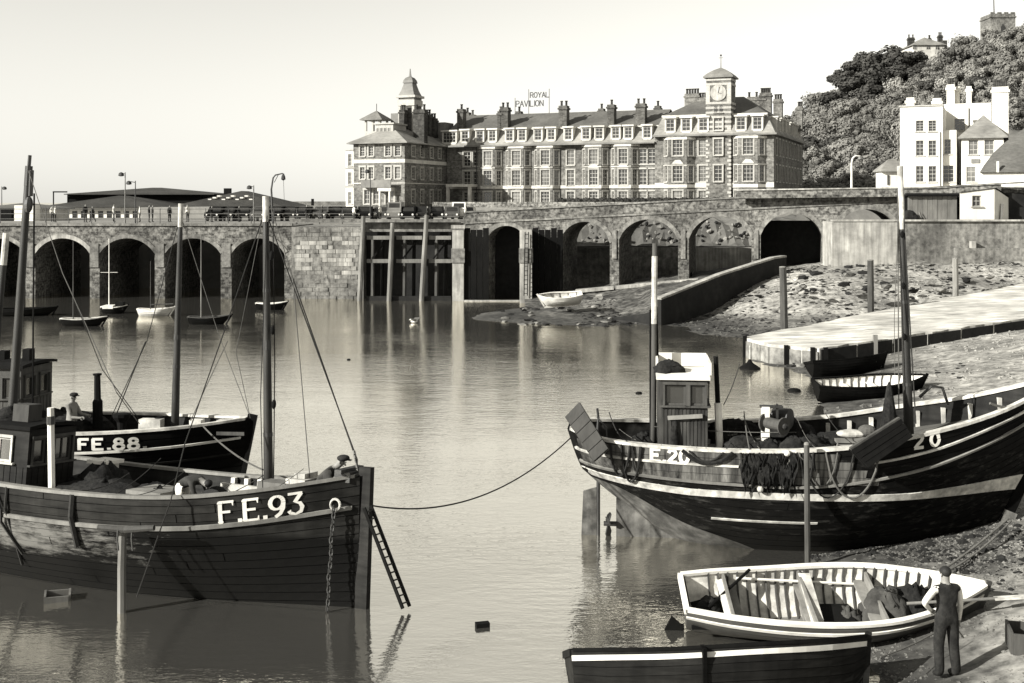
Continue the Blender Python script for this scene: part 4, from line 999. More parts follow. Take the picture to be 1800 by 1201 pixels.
for x, yt, yb, w, dd, n in ((1600, 172, 190, .75, 1.5, 3), (1647, 173, 190, .8, 1.5, 4), (1671, 149, 190, .75, 7.5, 2), (1681, 152, 190, .6, 8.5, 1), (1703, 152, 190, .5, 7, 1), (1758, 153, 215, 1.5, 4, 6)):
    u = uw(x, dd); chimney(wh, u, dd + .3, zw(yb, u, dd) - 2, zw(yt, u, dd), w, .9, n, 'render_white')
for x, dd, yt in ((1653, -.06, 232), (1703, 6.4, 190)): u = uw(x, dd); MB().tube([(u, dd, zb_), (u, dd, zw(yt, u, dd))], .05, 5).done('rain_pipe', MAT['iron_grey'], wh)
gh = house('gabled_house', 'small white house with a grey hipped slate roof right of the tall white house')
a, b, zt = block(gh, 1690, 1764, 241, -1.5, 7, [(1711, 246, 272, .42), (1739, 246, 272, .42), (1707, 293, 320, .42)], glass='glass_pale', fr=.08, nz=3)
MB().hip(a - .3, b + .4, -1.9, 6, zt, zw(203, (a + b) / 2, 1.5), 2.6).done('roof', MAT['slate_pale'], gh)
MB().bx(uw(1707, -1.6) , uw(1722, -1.6), -1.62, -1.52, zw(287, a, -1.5), zw(280, a, -1.5)).done('name_board', MAT['lead'], gh)
bh = house('big_roofed_building', 'white building under a large dark sloping slate roof at the right edge', 'building')
dB = -6.0; a, b = uw(1726, dB), uw(1726, dB) + 14
MB().bx(a, b, dB, dB + 8, zb_, zw(301, a, dB)).done('wall', RW, bh)
prof = [(1722, 303), (1730, 290), (1745, 270), (1763, 253), (1800, 226), (1840, 203)]
rows = []
for i, (x, y) in enumerate(prof):
    d = dB - .4 + i * .9; u = uw(x, d); z = zw(y, u, d); rows.append([(u, d, z), (b, d, z)])
MB().grid(rows).grid([[r_[0] for r_ in rows], [(r_[0][0], dB + 9, r_[0][2]) for r_ in rows]]).done('roof', MAT['slate'], bh)
u = uw(1754, dB - .2); MB().bx(u - .1, u + .1, dB - .4, dB - .2, zw(303, u, dB), zw(284, u, dB)).done('post', MAT['paint_white'], bh)
ch_ = thing('small_house', 'small low white house with a pale roof left of the tall white house', 'house')
MB().bx(XP(1550, 125), XP(1592, 125), 125, 127, zb_, ZP(300, 125)).done('wall', RW, ch_); MB().hip(XP(1546, 125), XP(1600, 125), 124.6, 127.4, ZP(300, 125), ZP(280, 126), 1.3).done('roof', MAT['slate_pale'], ch_)
MB().bx(XP(1560, 124.9), XP(1563, 124.9), 124.9, 125.02, ZP(325, 125), ZP(308, 125)).done('door', MAT['wood_mid'], ch_)

# sheds on the retaining wall
s1 = thing('plank_shed', 'low grey plank shed with a dark flat roof beside the white hut', 'shed')
Ysd = 84.6; zs0 = ztw + .02
a0, a1 = XP(1596, Ysd), XP(1682, Ysd); n = 10; w = (a1 - a0) / n; zt = ZP(345, Ysd)
pl = MB().bx(.01, w - .01, 0, .08, 0, zt - zs0).mesh('board'); pl.materials.append(MAT['wood_grey'])
for k in range(n): obj('board', pl, None, s1, (a0 + k * w, Ysd - (k % 2) * .02, zs0))
MB().bx(a0, a1, Ysd + .09, Ysd + .95, zs0, zt - .01).done('body', MAT['wood_dark'], s1)
MB().bx(a0 - .2, a1 + .2, Ysd - .3, Ysd + 1.0, zt, zt + .12).done('roof', MAT['wood_dark'], s1)
s2 = thing('white_hut', 'small white boarded hut with one window and a slanting roof', 'hut')
a0, a1 = XP(1687, Ysd - .4), XP(1748, Ysd - .4); Yh2 = Ysd - .4
zl_, zr_ = ZP(339, Yh2), ZP(331, Yh2)
m = MB(); wx0, wx1, wz0, wz1 = XP(1709, Yh2), XP(1725, Yh2), ZP(363, Yh2), ZP(344, Yh2)
wall(m, (a0, Yh2), (1, 0), 0, a1 - a0, zs0, zl_, [(wx0 - a0, wx1 - a0, wz0, wz1)])
m.add([(a0, Yh2, zl_), (a1, Yh2, zl_), (a1, Yh2, zr_)], [(0, 1, 2)])
m.add([(a1, Yh2, zs0), (a1 + 1.6, Yh2 + 1.3, zs0), (a1 + 1.6, Yh2 + 1.3, zr_ - .7), (a1, Yh2, zr_)], [(0, 1, 2, 3)])
m.done('wall', RW, s2)
window(s2, (wx0 + wx1) / 2, Yh2, wz0, wx1 - wx0, wz1 - wz0, nx=2, nz=2, fr=.07, sur=0, sill=.08)
MB().add([(a0 - .1, Yh2 - .1, zl_ + .02), (a1 + .1, Yh2 - .1, zr_ + .03), (a1 + 1.7, Yh2 + 1.3, zr_ - .6), (a0 + 1, Yh2 + 1.4, zl_ - .1)], [(0, 1, 2, 3)]).done('roof', MAT['wood_dark'], s2)
MB().bar((a1 + .6, Yh2 + .35, zs0), (a1 + .75, Yh2 + .4, zs0 + 1.3), .2, .05).done('leaning_board', MAT['wood_grey'], s2)
jk = thing('junk_heap', 'dark heap of gear and leaning timbers against the plank shed', 'heap')
MB().sphere((XP(1598, 84.2), 84.2, zs0 + .3), .55, 8, 6, (1.1, .6, 1)).sphere((XP(1606, 84.1), 84.1, zs0 + .2), .35, 8, 6, (1.2, .6, 1)).done('heap', MAT['net'], jk)
MB().bar((XP(1622, 84.2), 84.2, zs0), (XP(1616, 84.4), 84.4, zs0 + .7), .12, .05).done('timber', MAT['wood_grey'], jk)

# street lamps
def lamp(label, x, yb, yt, Y, arm, mat='iron_grey', r=.07, swan=False):
    t = thing('street_lamp', label, 'street lamp', (XP(x, Y), Y, ZP(yb, Y)))
    h = (yb - yt) * Y / F
    if swan: MB().tube([(0, 0, 0), (0, 0, h - .6), (arm * .12, 0, h - .2), (arm * .45, 0, h), (arm, 0, h - .05)], [r, r * .8, r * .7, r * .6, r * .6], 8).done('post', MAT[mat], t)
    else: MB().tube([(0, 0, 0), (0, 0, h)], [r, r * .6], 8).tube([(0, 0, h - .15), (arm, 0, h - .05)], r * .5, 6).done('post', MAT[mat], t)
    MB().lathe([(.06, .0), (.2, -.08), (.26, -.3), (.1, -.36)], 8, (arm, 0, h)).done('lantern', MAT['iron' if mat != 'paint_white' else 'iron_grey'], t)
lamp('tall thin lamp post with one lantern, before the station roof', 220, 393, 303, 100, -.35)
lamp('dark lamp post with a drooping lantern beside the tall thin one', 238, 393, 318, 104, -.6, 'iron')
lamp('short lamp post at the right end of the station roof', 446, 393, 326, 104, -.4)
lamp('pale swan-necked lamp post before the wooded hill', 1497, 335, 274, 95, .75, 'paint_white', .1, True)
lamp('thin lamp post in front of the hotel wing', 651, 393, 298, 108, -.3, 'iron', .06)
lamp('distant lamp post with a crossbar at the far left edge', 3, 385, 328, 125, .3)
fp = thing('floodlight_mast', 'tall post with long curved arm and hanging lamp above the quay wall', 'lamp post', P(480, 393, 97))
k = 97 / F
MB().tube([(0, 0, 0), (-.15, 0, 60 * k), (0, 0, 80 * k), (4 * k, 0, 85 * k), (17 * k, 0, 88 * k)], [.1, .08, .07, .06, .05], 8).tube([(2 * k, 0, 72 * k), (9 * k, 0, 85 * k)], .03, 5).done('post', MAT['iron'], fp)
MB().lathe([(.05, 0), (.16, -.25), (.2, -.5), (.05, -.6)], 8, (18 * k, 0, 88 * k)).tube([(18 * k, 0, 85 * k), (20 * k, 0, 32 * k)], .02, 4).done('lamp_head', MAT['iron'], fp)

# ------------------------------------------------------------------ wooded hill
crest = crv((1340, 262), (1400, 226), (1440, 196), (1480, 182), (1540, 168), (1590, 128), (1630, 112), (1680, 108), (1740, 92), (1800, 78), (1950, 60), (2100, 60))
Y0h, Y1h = 172.0, 262.0
def hill_z(X, Y):
    t = min(max((Y - Y0h) / (Y1h - Y0h), 0), 1.0)
    px = 900 + X / Y1h * F if t > 0 else 0
    zc_ = ZP(crest(min(max(900 + X * F / Y1h, 1340), 2100)), Y1h)
    s = math.sin(t * math.pi / 2) ** 1.15
    return 7.2 + (zc_ - 7.2) * s
xs = np.arange(44, 170, 3.0); ys = list(np.arange(Y0h, Y1h + 1, 4)) + [285, 330]
rows = [[(x, y, hill_z(x, y) + .5 * math.sin(x * .4 + y * .3) - (0 if y < 270 else (y - 262) * .12)) for x in xs] for y in ys]
kind(MB().grid(rows).done('hill', MAT['earth'], smooth=True), 'structure')
def crown_mesh(seed, n, mat, rx=1.0, rz=.85, leaf=.16, lumps=7):
    rr = np.random.default_rng(seed)
    c = rr.normal(0, 1, (lumps, 3)); c /= np.linalg.norm(c, axis=1)[:, None]; c *= rr.uniform(.35, .62, (lumps, 1)); c[:, 2] *= .8
    r_ = rr.uniform(.22, .5, lumps)
    i = rr.integers(0, lumps, n); d = rr.normal(0, 1, (n, 3)); d /= np.linalg.norm(d, axis=1)[:, None]
    rad_ = r_[i] * (.7 + .5 * rr.random(n) ** 1.5)
    p = c[i] + d * rad_[:, None]
    nrm = d + rr.normal(0, .18, (n, 3)); nrm /= np.linalg.norm(nrm, axis=1)[:, None]
    t = np.cross(nrm, rr.normal(0, 1, (n, 3))); t /= np.linalg.norm(t, axis=1)[:, None]; b = np.cross(nrm, t)
    s = leaf * rr.uniform(.5, 1.15, n)[:, None]
    q = np.stack([p - t * s - b * s * .6, p + t * s - b * s * .6, p + t * s * .6 + b * s, p - t * s * .6 + b * s * .8], 1).reshape(-1, 3)
    q[:, 0] *= rx; q[:, 1] *= rx; q[:, 2] = q[:, 2] * rz + .75
    f = np.arange(n * 4).reshape(-1, 4)
    # dark inner lumps so that gaps are not see-through everywhere
    m = bpy.data.meshes.new('crown'); m.from_pydata(q.tolist(), [], f.tolist()); m.materials.append(mat); return m
crowns = {'dark': [crown_mesh(i, 2600, MAT['leaf_dark'], 1.0, .7, .085, 11) for i in range(3)],
          'mid': [crown_mesh(10 + i, 3400, MAT['leaf_mid'], 1.0, .85, .065, 14) for i in range(4)],
          'pale': [crown_mesh(20 + i, 2400, MAT['leaf_pale'], .95, 1.0, .055, 14) for i in range(3)]}
tk = MB()
tk.tube([(0, 0, -.6), (.03, 0, .3), (0, .03, .8)], [.07, .05, .02], 6).tube([(.02, 0, .25), (.25, .1, .7)], [.035, .01], 5).tube([(.02, 0, .3), (-.22, -.1, .75)], [.035, .01], 5).tube([(.02, 0, .35), (.0, -.25, .8)], [.03, .01], 5)
trunk_me = tk.mesh('trunk'); trunk_me.materials.append(MAT['bark'])
tr_ = random.Random(4)
def tree(x, y, z, s, typ, label, group):
    t = thing('dense_tree' if typ == 'dark' else 'hillside_tree', label, 'tree', (x, y, z), tr_.uniform(0, 6.3), group)
    t.scale = (s, s, s * tr_.uniform(.85, 1.15))
    obj('trunk', trunk_me, None, t); obj('crown', tr_.choice(crowns[typ]), None, t)
placed = []
tries = 0
while len(placed) < 250 and tries < 9000:
    tries += 1
    Y = 178 + 84 * tr_.random() ** .8; xp_ = tr_.uniform(1385, 1815); X = XP(xp_, Y); z = hill_z(X, Y)
    if X < 47: continue
    s = tr_.uniform(2.2, 4.2)
    if any((X - a) ** 2 + (Y - b) ** 2 < (.55 * (s + c)) ** 2 for a, b, c in placed): continue
    yp = HY - (z - H) * F / Y
    if xp_ > 1600 and yp > 240: continue
    if 1590 < xp_ < 1680 and Y > 246: continue
    placed.append((X, Y, s))
    typ = 'pale' if (tr_.random() < .3 and xp_ > 1560) else ('mid' if tr_.random() < .85 else 'dark')
    tree(X, Y, z - .3, s, typ, {'pale': 'pale thinly leaved tree on the upper hillside', 'mid': 'round leafy tree in the wood on the hillside', 'dark': 'small dark tree among the paler trees of the hillside'}[typ], 'trees covering the hillside')
for i, (xp_, yp, s) in enumerate(((1478, 142, 4.2), (1502, 126, 4.6), (1528, 120, 4.4), (1552, 118, 4.6), (1575, 113, 4.8), (1602, 110, 4.4), (1490, 150, 3.8), (1540, 140, 4.2), (1585, 132, 4.4), (1515, 145, 4.0), (1565, 136, 4.0))):
    Y = 252 - (i > 5) * 8; X = XP(xp_, Y); z = ZP(yp, Y) - s * .62
    tree(X, Y, z, s, 'dark', 'dark evergreen tree in the clump along the crest of the hill', 'dark evergreens on the crest')
for k in range(34):                                      # shrubs of the garden wall: round bushes
    x = 985 + k * 9.5; t_ = (x - 760) / 550; Y = 142 - 22 * t_ + 1.4; b = tag(obj('round_bush', crowns['dark'][k % 3], None, None, (XP(x, Y), Y, 7.6)), 'small round bush in the row behind the garden wall', 'bush', 'bushes before the hotel'); b.scale = (.75, .75, .75)
# house and church on the hill
hh = thing('villa', 'pale villa with chimneys on the crest of the hill', 'house')
Yv = 258; a0, a1 = XP(1606, Yv), XP(1660, Yv)
MB().bx(a0, a1, Yv, Yv + 8, ZP(120, Yv), ZP(79, Yv)).done('wall', MAT['stucco'], hh); MB().hip(a0 - .4, a1 + .5, Yv - .4, Yv + 8.4, ZP(79, Yv), ZP(67, Yv + 4), 3.5).done('roof', MAT['slate_pale'], hh)
for x in (1608, 1632, 1648): window(hh, XP(x, Yv), Yv - .15, ZP(87, Yv), 1.0, 1.0, nx=2, nz=2, sur=0, sill=0)
for x, yt, w in ((1612, 62, 1.4), (1645, 63, .6), (1664, 58, .9)): chimney(hh, XP(x, Yv), Yv + 4, ZP(80, Yv), ZP(yt, Yv), w, 1, 2, 'brick_dark')
MB().bx(XP(1661, Yv), XP(1668, Yv), Yv + 1, Yv + 6, ZP(110, Yv), ZP(70, Yv)).done('annex', MAT['brick_dark'], hh)
chh = thing('church_tower', 'square grey stone church tower with a flagpole on top of the hill', 'church tower')
Yt = 262; a0, a1 = XP(1742, Yt), XP(1785, Yt)
MB().bx(a0, a1, Yt, Yt + 6, ZP(120, Yt), ZP(24, Yt)).done('tower', MAT['stone'], chh)
MB().bx(a0 - .2, a1 + .2, Yt - .2, Yt + 6.2, ZP(31, Yt), ZP(29, Yt)).done('string_course', MAT['stone'], chh)
for k in range(4): MB().bx(a0 + k * 1.55, a0 + k * 1.55 + .9, Yt - .05, Yt + .4, ZP(24, Yt), ZP(24, Yt) + .35).done('merlon', MAT['stone'], chh)
mz = ZP(57, Yt); xc_ = XP(1763, Yt)
MB().prism([(xc_ - .5, Yt - .06, mz), (xc_ + .5, Yt - .06, mz), (xc_ + .5, Yt - .06, mz + 1.2), (xc_, Yt - .06, mz + 2.0), (xc_ - .5, Yt - .06, mz + 1.2)], (0, .05, 0)).done('lancet_window', MAT['glass'], chh)
MB().tube([(XP(1754, Yt), Yt + 2, ZP(26, Yt)), (XP(1753, Yt), Yt + 2, ZP(-18, Yt))], [.12, .08], 6).done('flagpole', MAT['wood_dark'], chh)
MB().bx(XP(1786, Yt + 2), XP(1830, Yt + 2), Yt + 2, Yt + 16, ZP(120, Yt), ZP(45, Yt)).done('nave', MAT['stone'], chh)
# ------------------------------------------------------------------ boats
def mat_of(o): return Matrix.LocRotScale(o.location, o.rotation_euler, o.scale)
class Hull:
    def __init__(s, zs, zk, b, n, xk, xs): s.zs, s.zk, s.b, s.n, s.xk, s.xs = zs, zk, b, n, xk, xs
    def raw(s, t, v, side):
        z0, z1 = s.zk(t), s.zs(t); vv = max(v, 0)
        x = s.xk[0] + (s.xk[1] - s.xk[0]) * t; x2 = s.xs[0] + (s.xs[1] - s.xs[0]) * t
        e = vv ** .8
        return Vector((x + (x2 - x) * e, side * max(s.b(t), .03) * (1 - max(1 - vv, 0) ** s.n(t)), z0 + (z1 - z0) * v))
    def pt(s, t, v, side, off=0.0):
        p = s.raw(t, v, side)
        if off:
            d = 1e-3; a = s.raw(min(t + d, 1), v, side) - s.raw(max(t - d, 0), v, side); c = s.raw(t, min(v + d, 1), side) - s.raw(t, max(v - d, 0), side)
            nn = a.cross(c); nn = nn.normalized() if nn.length > 1e-12 else Vector((0, 1, 0))
            if nn.y * side < 0: nn = -nn
            p = p + nn * off
        return p
    def vz(s, t, z): return (z - s.zk(t)) / (s.zs(t) - s.zk(t))
    def t_at(s, x, z):
        lo, hi = 0.0, 1.0
        for _ in range(30):
            m = (lo + hi) / 2; v = min(max(s.vz(m, z), 0), 1)
            if s.raw(m, v, 1).x < x: lo = m
            else: hi = m
        return (lo + hi) / 2
    def on(s, x, z, side, off=.01):
        t = s.t_at(x, z); return s.pt(t, min(max(s.vz(t, z), 0), 1), side, off)
def strip(h, side, va, vb, t0, t1, n, off, back=.0, lap=0.0):
    """a plank or stripe on the hull between two height-fraction curves"""
    m = MB(); rows = [[], [], [], []]
    for i in range(n + 1):
        t = t0 + (t1 - t0) * i / n; a, b = va(t), vb(t)
        rows[0].append(h.pt(t, a, side, back)); rows[1].append(h.pt(t, a, side, off + lap)); rows[2].append(h.pt(t, b, side, off)); rows[3].append(h.pt(t, b, side, back))
    if side < 0: rows = rows[::1]
    return m.grid(rows)
def stripe_z(h, side, za, zb, t0, t1, n=30, off=.03):
    return strip(h, side, lambda t: min(max(h.vz(t, za(t)), 0), 1), lambda t: min(max(h.vz(t, zb(t)), 0), 1), t0, t1, n, off)
def build_hull(root, h, ns, mats, nt=28, gap=.012, off=.022, lap=0.0, shell='hull_black', tmax=.995, transom=True, butt=None):
    m = MB()
    for side in (-1, 1):
        rows = [[h.pt(i / nt, j / 12, side) for i in range(nt + 1)] for j in range(13)]
        m.grid(rows if side < 0 else rows[::-1])
    if transom:
        ring = [h.pt(0, j / 12, -1) for j in range(12, -1, -1)] + [h.pt(0, j / 12, 1) for j in range(1, 13)]
        m.add(ring, [tuple(range(len(ring)))])
    ho = m.done('hull', MAT[shell], root, smooth=False)
    for side in (-1, 1):
        for k in range(ns):
            a, b = k / ns, (k + 1) / ns
            cut = butt(k) if butt else None                  # each strake is one plank, or two butted end to end
            for e, (t0, t1) in enumerate(((0, cut - .0008), (cut + .0008, tmax)) if cut else ((0, tmax),)):
                strip(h, side, lambda t: a + gap / 2, lambda t: b - gap / 2, t0, t1, max(4, round(nt * (t1 - t0))), off, 0, lap).done('plank', MAT[mats(k, side, e) if butt else mats(k, side)], ho, smooth=False)
    return ho
def deck_and_bulwark(root, h, drop, mat_in, cap, capmat, thick=.09, capw=.16, nt=28, dk='deck'):
    zd = lambda t: h.zs(t) - drop
    rows = []
    for i in range(nt + 1):
        t = .012 + .97 * i / nt; p = h.raw(t, h.vz(t, zd(t)), 1); rows.append([(p.x, -(p.y - thick * .6), p.z), (p.x, 0, p.z + .04), (p.x, p.y - thick * .6, p.z)])
    MB().grid([[r_[j] for r_ in rows] for j in range(3)]).done('deck', MAT[dk], root)
    m = MB()
    for side in (-1, 1):
        g = [[], []]
        for i in range(nt + 1):
            t = .012 + .97 * i / nt
            for j, z in enumerate((zd(t), h.zs(t))):
                p = h.raw(t, h.vz(t, z), side); g[j].append((p.x, side * max(abs(p.y) - thick, .01), p.z))
        m.grid(g)
    m.done('bulwark_lining', MAT[mat_in], root)
    for side in (-1, 1):
        m = MB(); rr = [[], [], [], [], []]
        for i in range(nt + 1):
            t = .005 + .985 * i / nt; p = h.raw(t, 1, side); y = abs(p.y)
            for j, (dy, dz) in enumerate(((.05, -.015), (.05, cap), (-capw, cap), (-capw, -.015), (.05, -.015))): rr[j].append((p.x, side * max(y + dy, 0.005), p.z + dz))
        m.grid(rr).done('cap_rail', MAT[capmat], root)
def hull_text(root, h, text, x0, x1, zc, hgt, th, side, serif, mat, name='lettering', tilt=0.0, gap=.24):
    qs, w = letters(text, 1.0, th / hgt, serif, gap); sc_ = (x1 - x0) / (w - gap)
    zf = zc if callable(zc) else (lambda x: zc + tilt * (x - x0))
    for ch in qs:
        m = MB()
        for e, q in enumerate(ch):
            n = 4; A, B, C_, D_ = q                         # long strokes are cut so they follow the curved side
            if (B - A).length < (D_ - A).length: A, B, C_, D_ = B, C_, D_, A
            for i in range(n):
                qq = [A.lerp(B, i / n), A.lerp(B, (i + 1) / n), D_.lerp(C_, (i + 1) / n), D_.lerp(C_, i / n)]
                m.add([h.on(x0 + p.x * sc_, zf(x0 + p.x * sc_) + p.y * hgt, side, .032 + .0015 * e) for p in qq], [(0, 1, 2, 3) if side < 0 else (3, 2, 1, 0)])
        m.done('letter', mat, root)
def mast(root, a, b, r0, r1, mat='mast_wood', bands=(), name='mast', n=10):
    a = Vector(a); b = Vector(b)
    o = MB().tube([a.lerp(b, i / 6) for i in range(7)], [r0 + (r1 - r0) * i / 6 for i in range(7)], n).done(name, MAT[mat], root, smooth=True)
    for f, l, mt in bands: MB().tube([a.lerp(b, f), a.lerp(b, min(f + l, 1))], [(r0 + (r1 - r0) * f) * 1.07] * 2, n).done('mast_band', MAT[mt], o)
    return o
def line(root, pts, r=.012, mat='rope_dark', name='stay', n=5): return MB().tube(pts, r, n).done(name, MAT[mat], root)
def heap(root, c, s, mat, seed=1, name='net_heap', n=14, m=9, rough=.3, flat=True):
    rr = random.Random(seed); g = MB(); rows = []
    for j in range(m + 1):
        row = []
        for i in range(n + 1):
            a = 2 * math.pi * (i % n) / n; e = math.pi * .5 * j / m
            k = 1 + rough * math.sin(3 * a + seed + 2 * e) * .6 + rough * math.sin(5 * a * 1 + 4 * e + seed * 2) * .5 + (rr.uniform(-rough, rough) * .45 if i < n else 0)
            if i == n: row.append(row[0]); continue
            row.append(Vector((c[0] + s[0] * math.cos(a) * math.cos(e) * k, c[1] + s[1] * math.sin(a) * math.cos(e) * k, c[2] + s[2] * math.sin(e) * (1 + rr.uniform(-.12, .12)))))
        rows.append(row)
    return g.grid(rows).done(name, MAT[mat], root, smooth=True)

def mk_worn(name, top, low, worn, zsplit, zw0, zw1, xfade, scale=6.0, amt=.34):
    """tarred hull with paler topsides above zsplit and a scraped band (in boat coordinates) that dies out towards the bow"""
    m = mk(name, top[0], top[1], scale=3, rough=.72, bump=.15, stretch=(.4, .4, 3), big=.45, bigscale=1.0, contrast=.2, spec=.08, streak=.3)
    nt = m.node_tree; nd = nt.nodes; L = nt.links; b = nd['Principled BSDF']; old = b.inputs['Base Color'].links[0].from_socket
    tc = nd.new('ShaderNodeTexCoord'); sp = nd.new('ShaderNodeSeparateXYZ'); L.new(tc.outputs['Object'], sp.inputs[0])
    def rng(s, a, b_, c, d):
        q = nd.new('ShaderNodeMapRange'); q.inputs[1].default_value = a; q.inputs[2].default_value = b_; q.inputs[3].default_value = c; q.inputs[4].default_value = d; L.new(s, q.inputs[0]); return q.outputs[0]
    def mul(a, b_):
        q = nd.new('ShaderNodeMath'); q.operation = 'MULTIPLY'; L.new(a, q.inputs[0]); L.new(b_, q.inputs[1]); return q.outputs[0]
    def mixc(f, a, col):
        q = nd.new('ShaderNodeMix'); q.data_type = 'RGBA'; L.new(f, q.inputs[0]); L.new(a, q.inputs[6])
        if isinstance(col, float): q.inputs[7].default_value = tint(col)
        else: L.new(col, q.inputs[7])
        return q.outputs[2]
    mp = nd.new('ShaderNodeMapping'); mp.inputs['Scale'].default_value = (scale * .3, scale, scale * 1.2); L.new(tc.outputs['Object'], mp.inputs[0])
    n = nd.new('ShaderNodeTexNoise'); n.inputs['Scale'].default_value = 1; n.inputs['Detail'].default_value = 8; n.inputs['Roughness'].default_value = .7; L.new(mp.outputs[0], n.inputs['Vector'])
    c1 = mixc(rng(sp.outputs[2], zsplit - .05, zsplit + .05, 1, 0), old, low)
    band = mul(mul(rng(sp.outputs[2], zw0 - .25, zw0 + .15, 0, 1), rng(sp.outputs[2], zw1 - .1, zw1 + .02, 1, 0)), rng(sp.outputs[0], xfade - 4.6, xfade, 1, .0))
    thr = nd.new('ShaderNodeMath'); thr.operation = 'MULTIPLY_ADD'; L.new(band, thr.inputs[0]); thr.inputs[1].default_value = amt; L.new(n.outputs[0], thr.inputs[2])
    f = mul(rng(thr.outputs[0], .66, .86, 0, 1), rng(band, 0, .3, 0, 1))
    c2 = mixc(f, c1, worn); L.new(c2, b.inputs['Base Color'])
    return m
mk_worn('hull_20', (.003, .014), .003, .05, -3, .4, 2.4, 30, 7.0, .13)
mk_worn('hull_93', (.016, .055), .003, .17, 1.34, .62, 1.36, 10.4)

# ---------- FE93, moored at the left
a93 = rad(-22); bow93 = Vector((-3.03, 22.5, 0)); L93 = 12.6
r93 = Vector((bow93.x - L93 * math.cos(a93), bow93.y - L93 * math.sin(a93), 0))
b93 = thing('fishing_boat', 'dark wooden fishing boat lettered F.E.93, moored bow-on to the right', 'fishing boat', r93, rot=(rad(-6), 0, a93))
I93 = mat_of(b93).inverted()
def l93(x, y, Y): return I93 @ P(x, y, Y)
h93 = Hull(crv((0, 2.3), (.15, 2.05), (.38, 1.93), (.6, 1.93), (.74, 2.02), (.84, 2.18), (.92, 2.36), (1, 2.56)),
           crv((0, -.2), (.08, -.8), (.2, -1.0), (1, -1.0)),
           crv((0, .75), (.06, 1.25), (.2, 1.75), (.4, 2.0), (.6, 1.95), (.74, 1.7), (.85, 1.2), (.93, .66), (1, .07)),
           crv((0, 1.5), (.3, 2.1), (.6, 2.0), (.8, 1.5), (.92, 1.2), (1, 1.1)), (.5, L93 + .1), (0, L93))
ho = build_hull(b93, h93, 19, lambda k, s, e: 'hull_93', off=.012, gap=.005, butt=lambda k: .5 + .06 * ((k * 7) % 6))
deck_and_bulwark(b93, h93, .75, 'hull_weathered', .05, 'wood_grey', capw=.14)
for side in (-1, 1):
    stripe_z(h93, side, lambda t: h93.zs(t) - .62, lambda t: h93.zs(t) - .545, 0, .985, off=.06).done('rubbing_strake', MAT['wood_grey'], b93)
    hull_text(b93, h93, 'F.E.93', L93 - 2.42, L93 - 1.0, lambda x: h93.zs(h93.t_at(x, 2.0)) - .53, .4, .08, side, .13, MAT['paint_white'], gap=.25)
MB().bar((L93 + .1, 0, -1.1), (L93 + .02, 0, 2.72), .16, .26, (1, 0, 0)).done('stem_post', MAT['hull_weathered'], b93)
MB().bx(L93 - .55, L93 - .2, -.28, .28, 2.42, 2.62).bx(L93 - .45, L93 - .3, -.45, .45, 2.6, 2.68).done('bow_fitting', MAT['iron'], b93)
pr = h93.on(12.15, 2.0, -1, .06)
ring = [pr + Vector((.11 * math.cos(k * .524), -.01, .11 * math.sin(k * .524))) for k in range(13)]
MB().tube(ring, .026, 6, False).done('hawse_ring', MAT['paint_worn'], b93)
# anchor chain of single links
top = pr + Vector((0, -.05, -.08)); lk = MB()
ringl = [Vector((.035 * math.cos(k * .7854), 0, .075 * math.sin(k * .7854))) for k in range(9)]
lkm = MB().tube(ringl, .016, 5, False).mesh('chain_link'); lkm.materials.append(MAT['iron'])
for k in range(17):
    o = obj('chain_link', lkm, None, b93, top + Vector((.012 * math.sin(k), -.02 - .02 * k * .1, -.118 * k))); o.rotation_euler = (0, 0, 0 if k % 2 else rad(90))
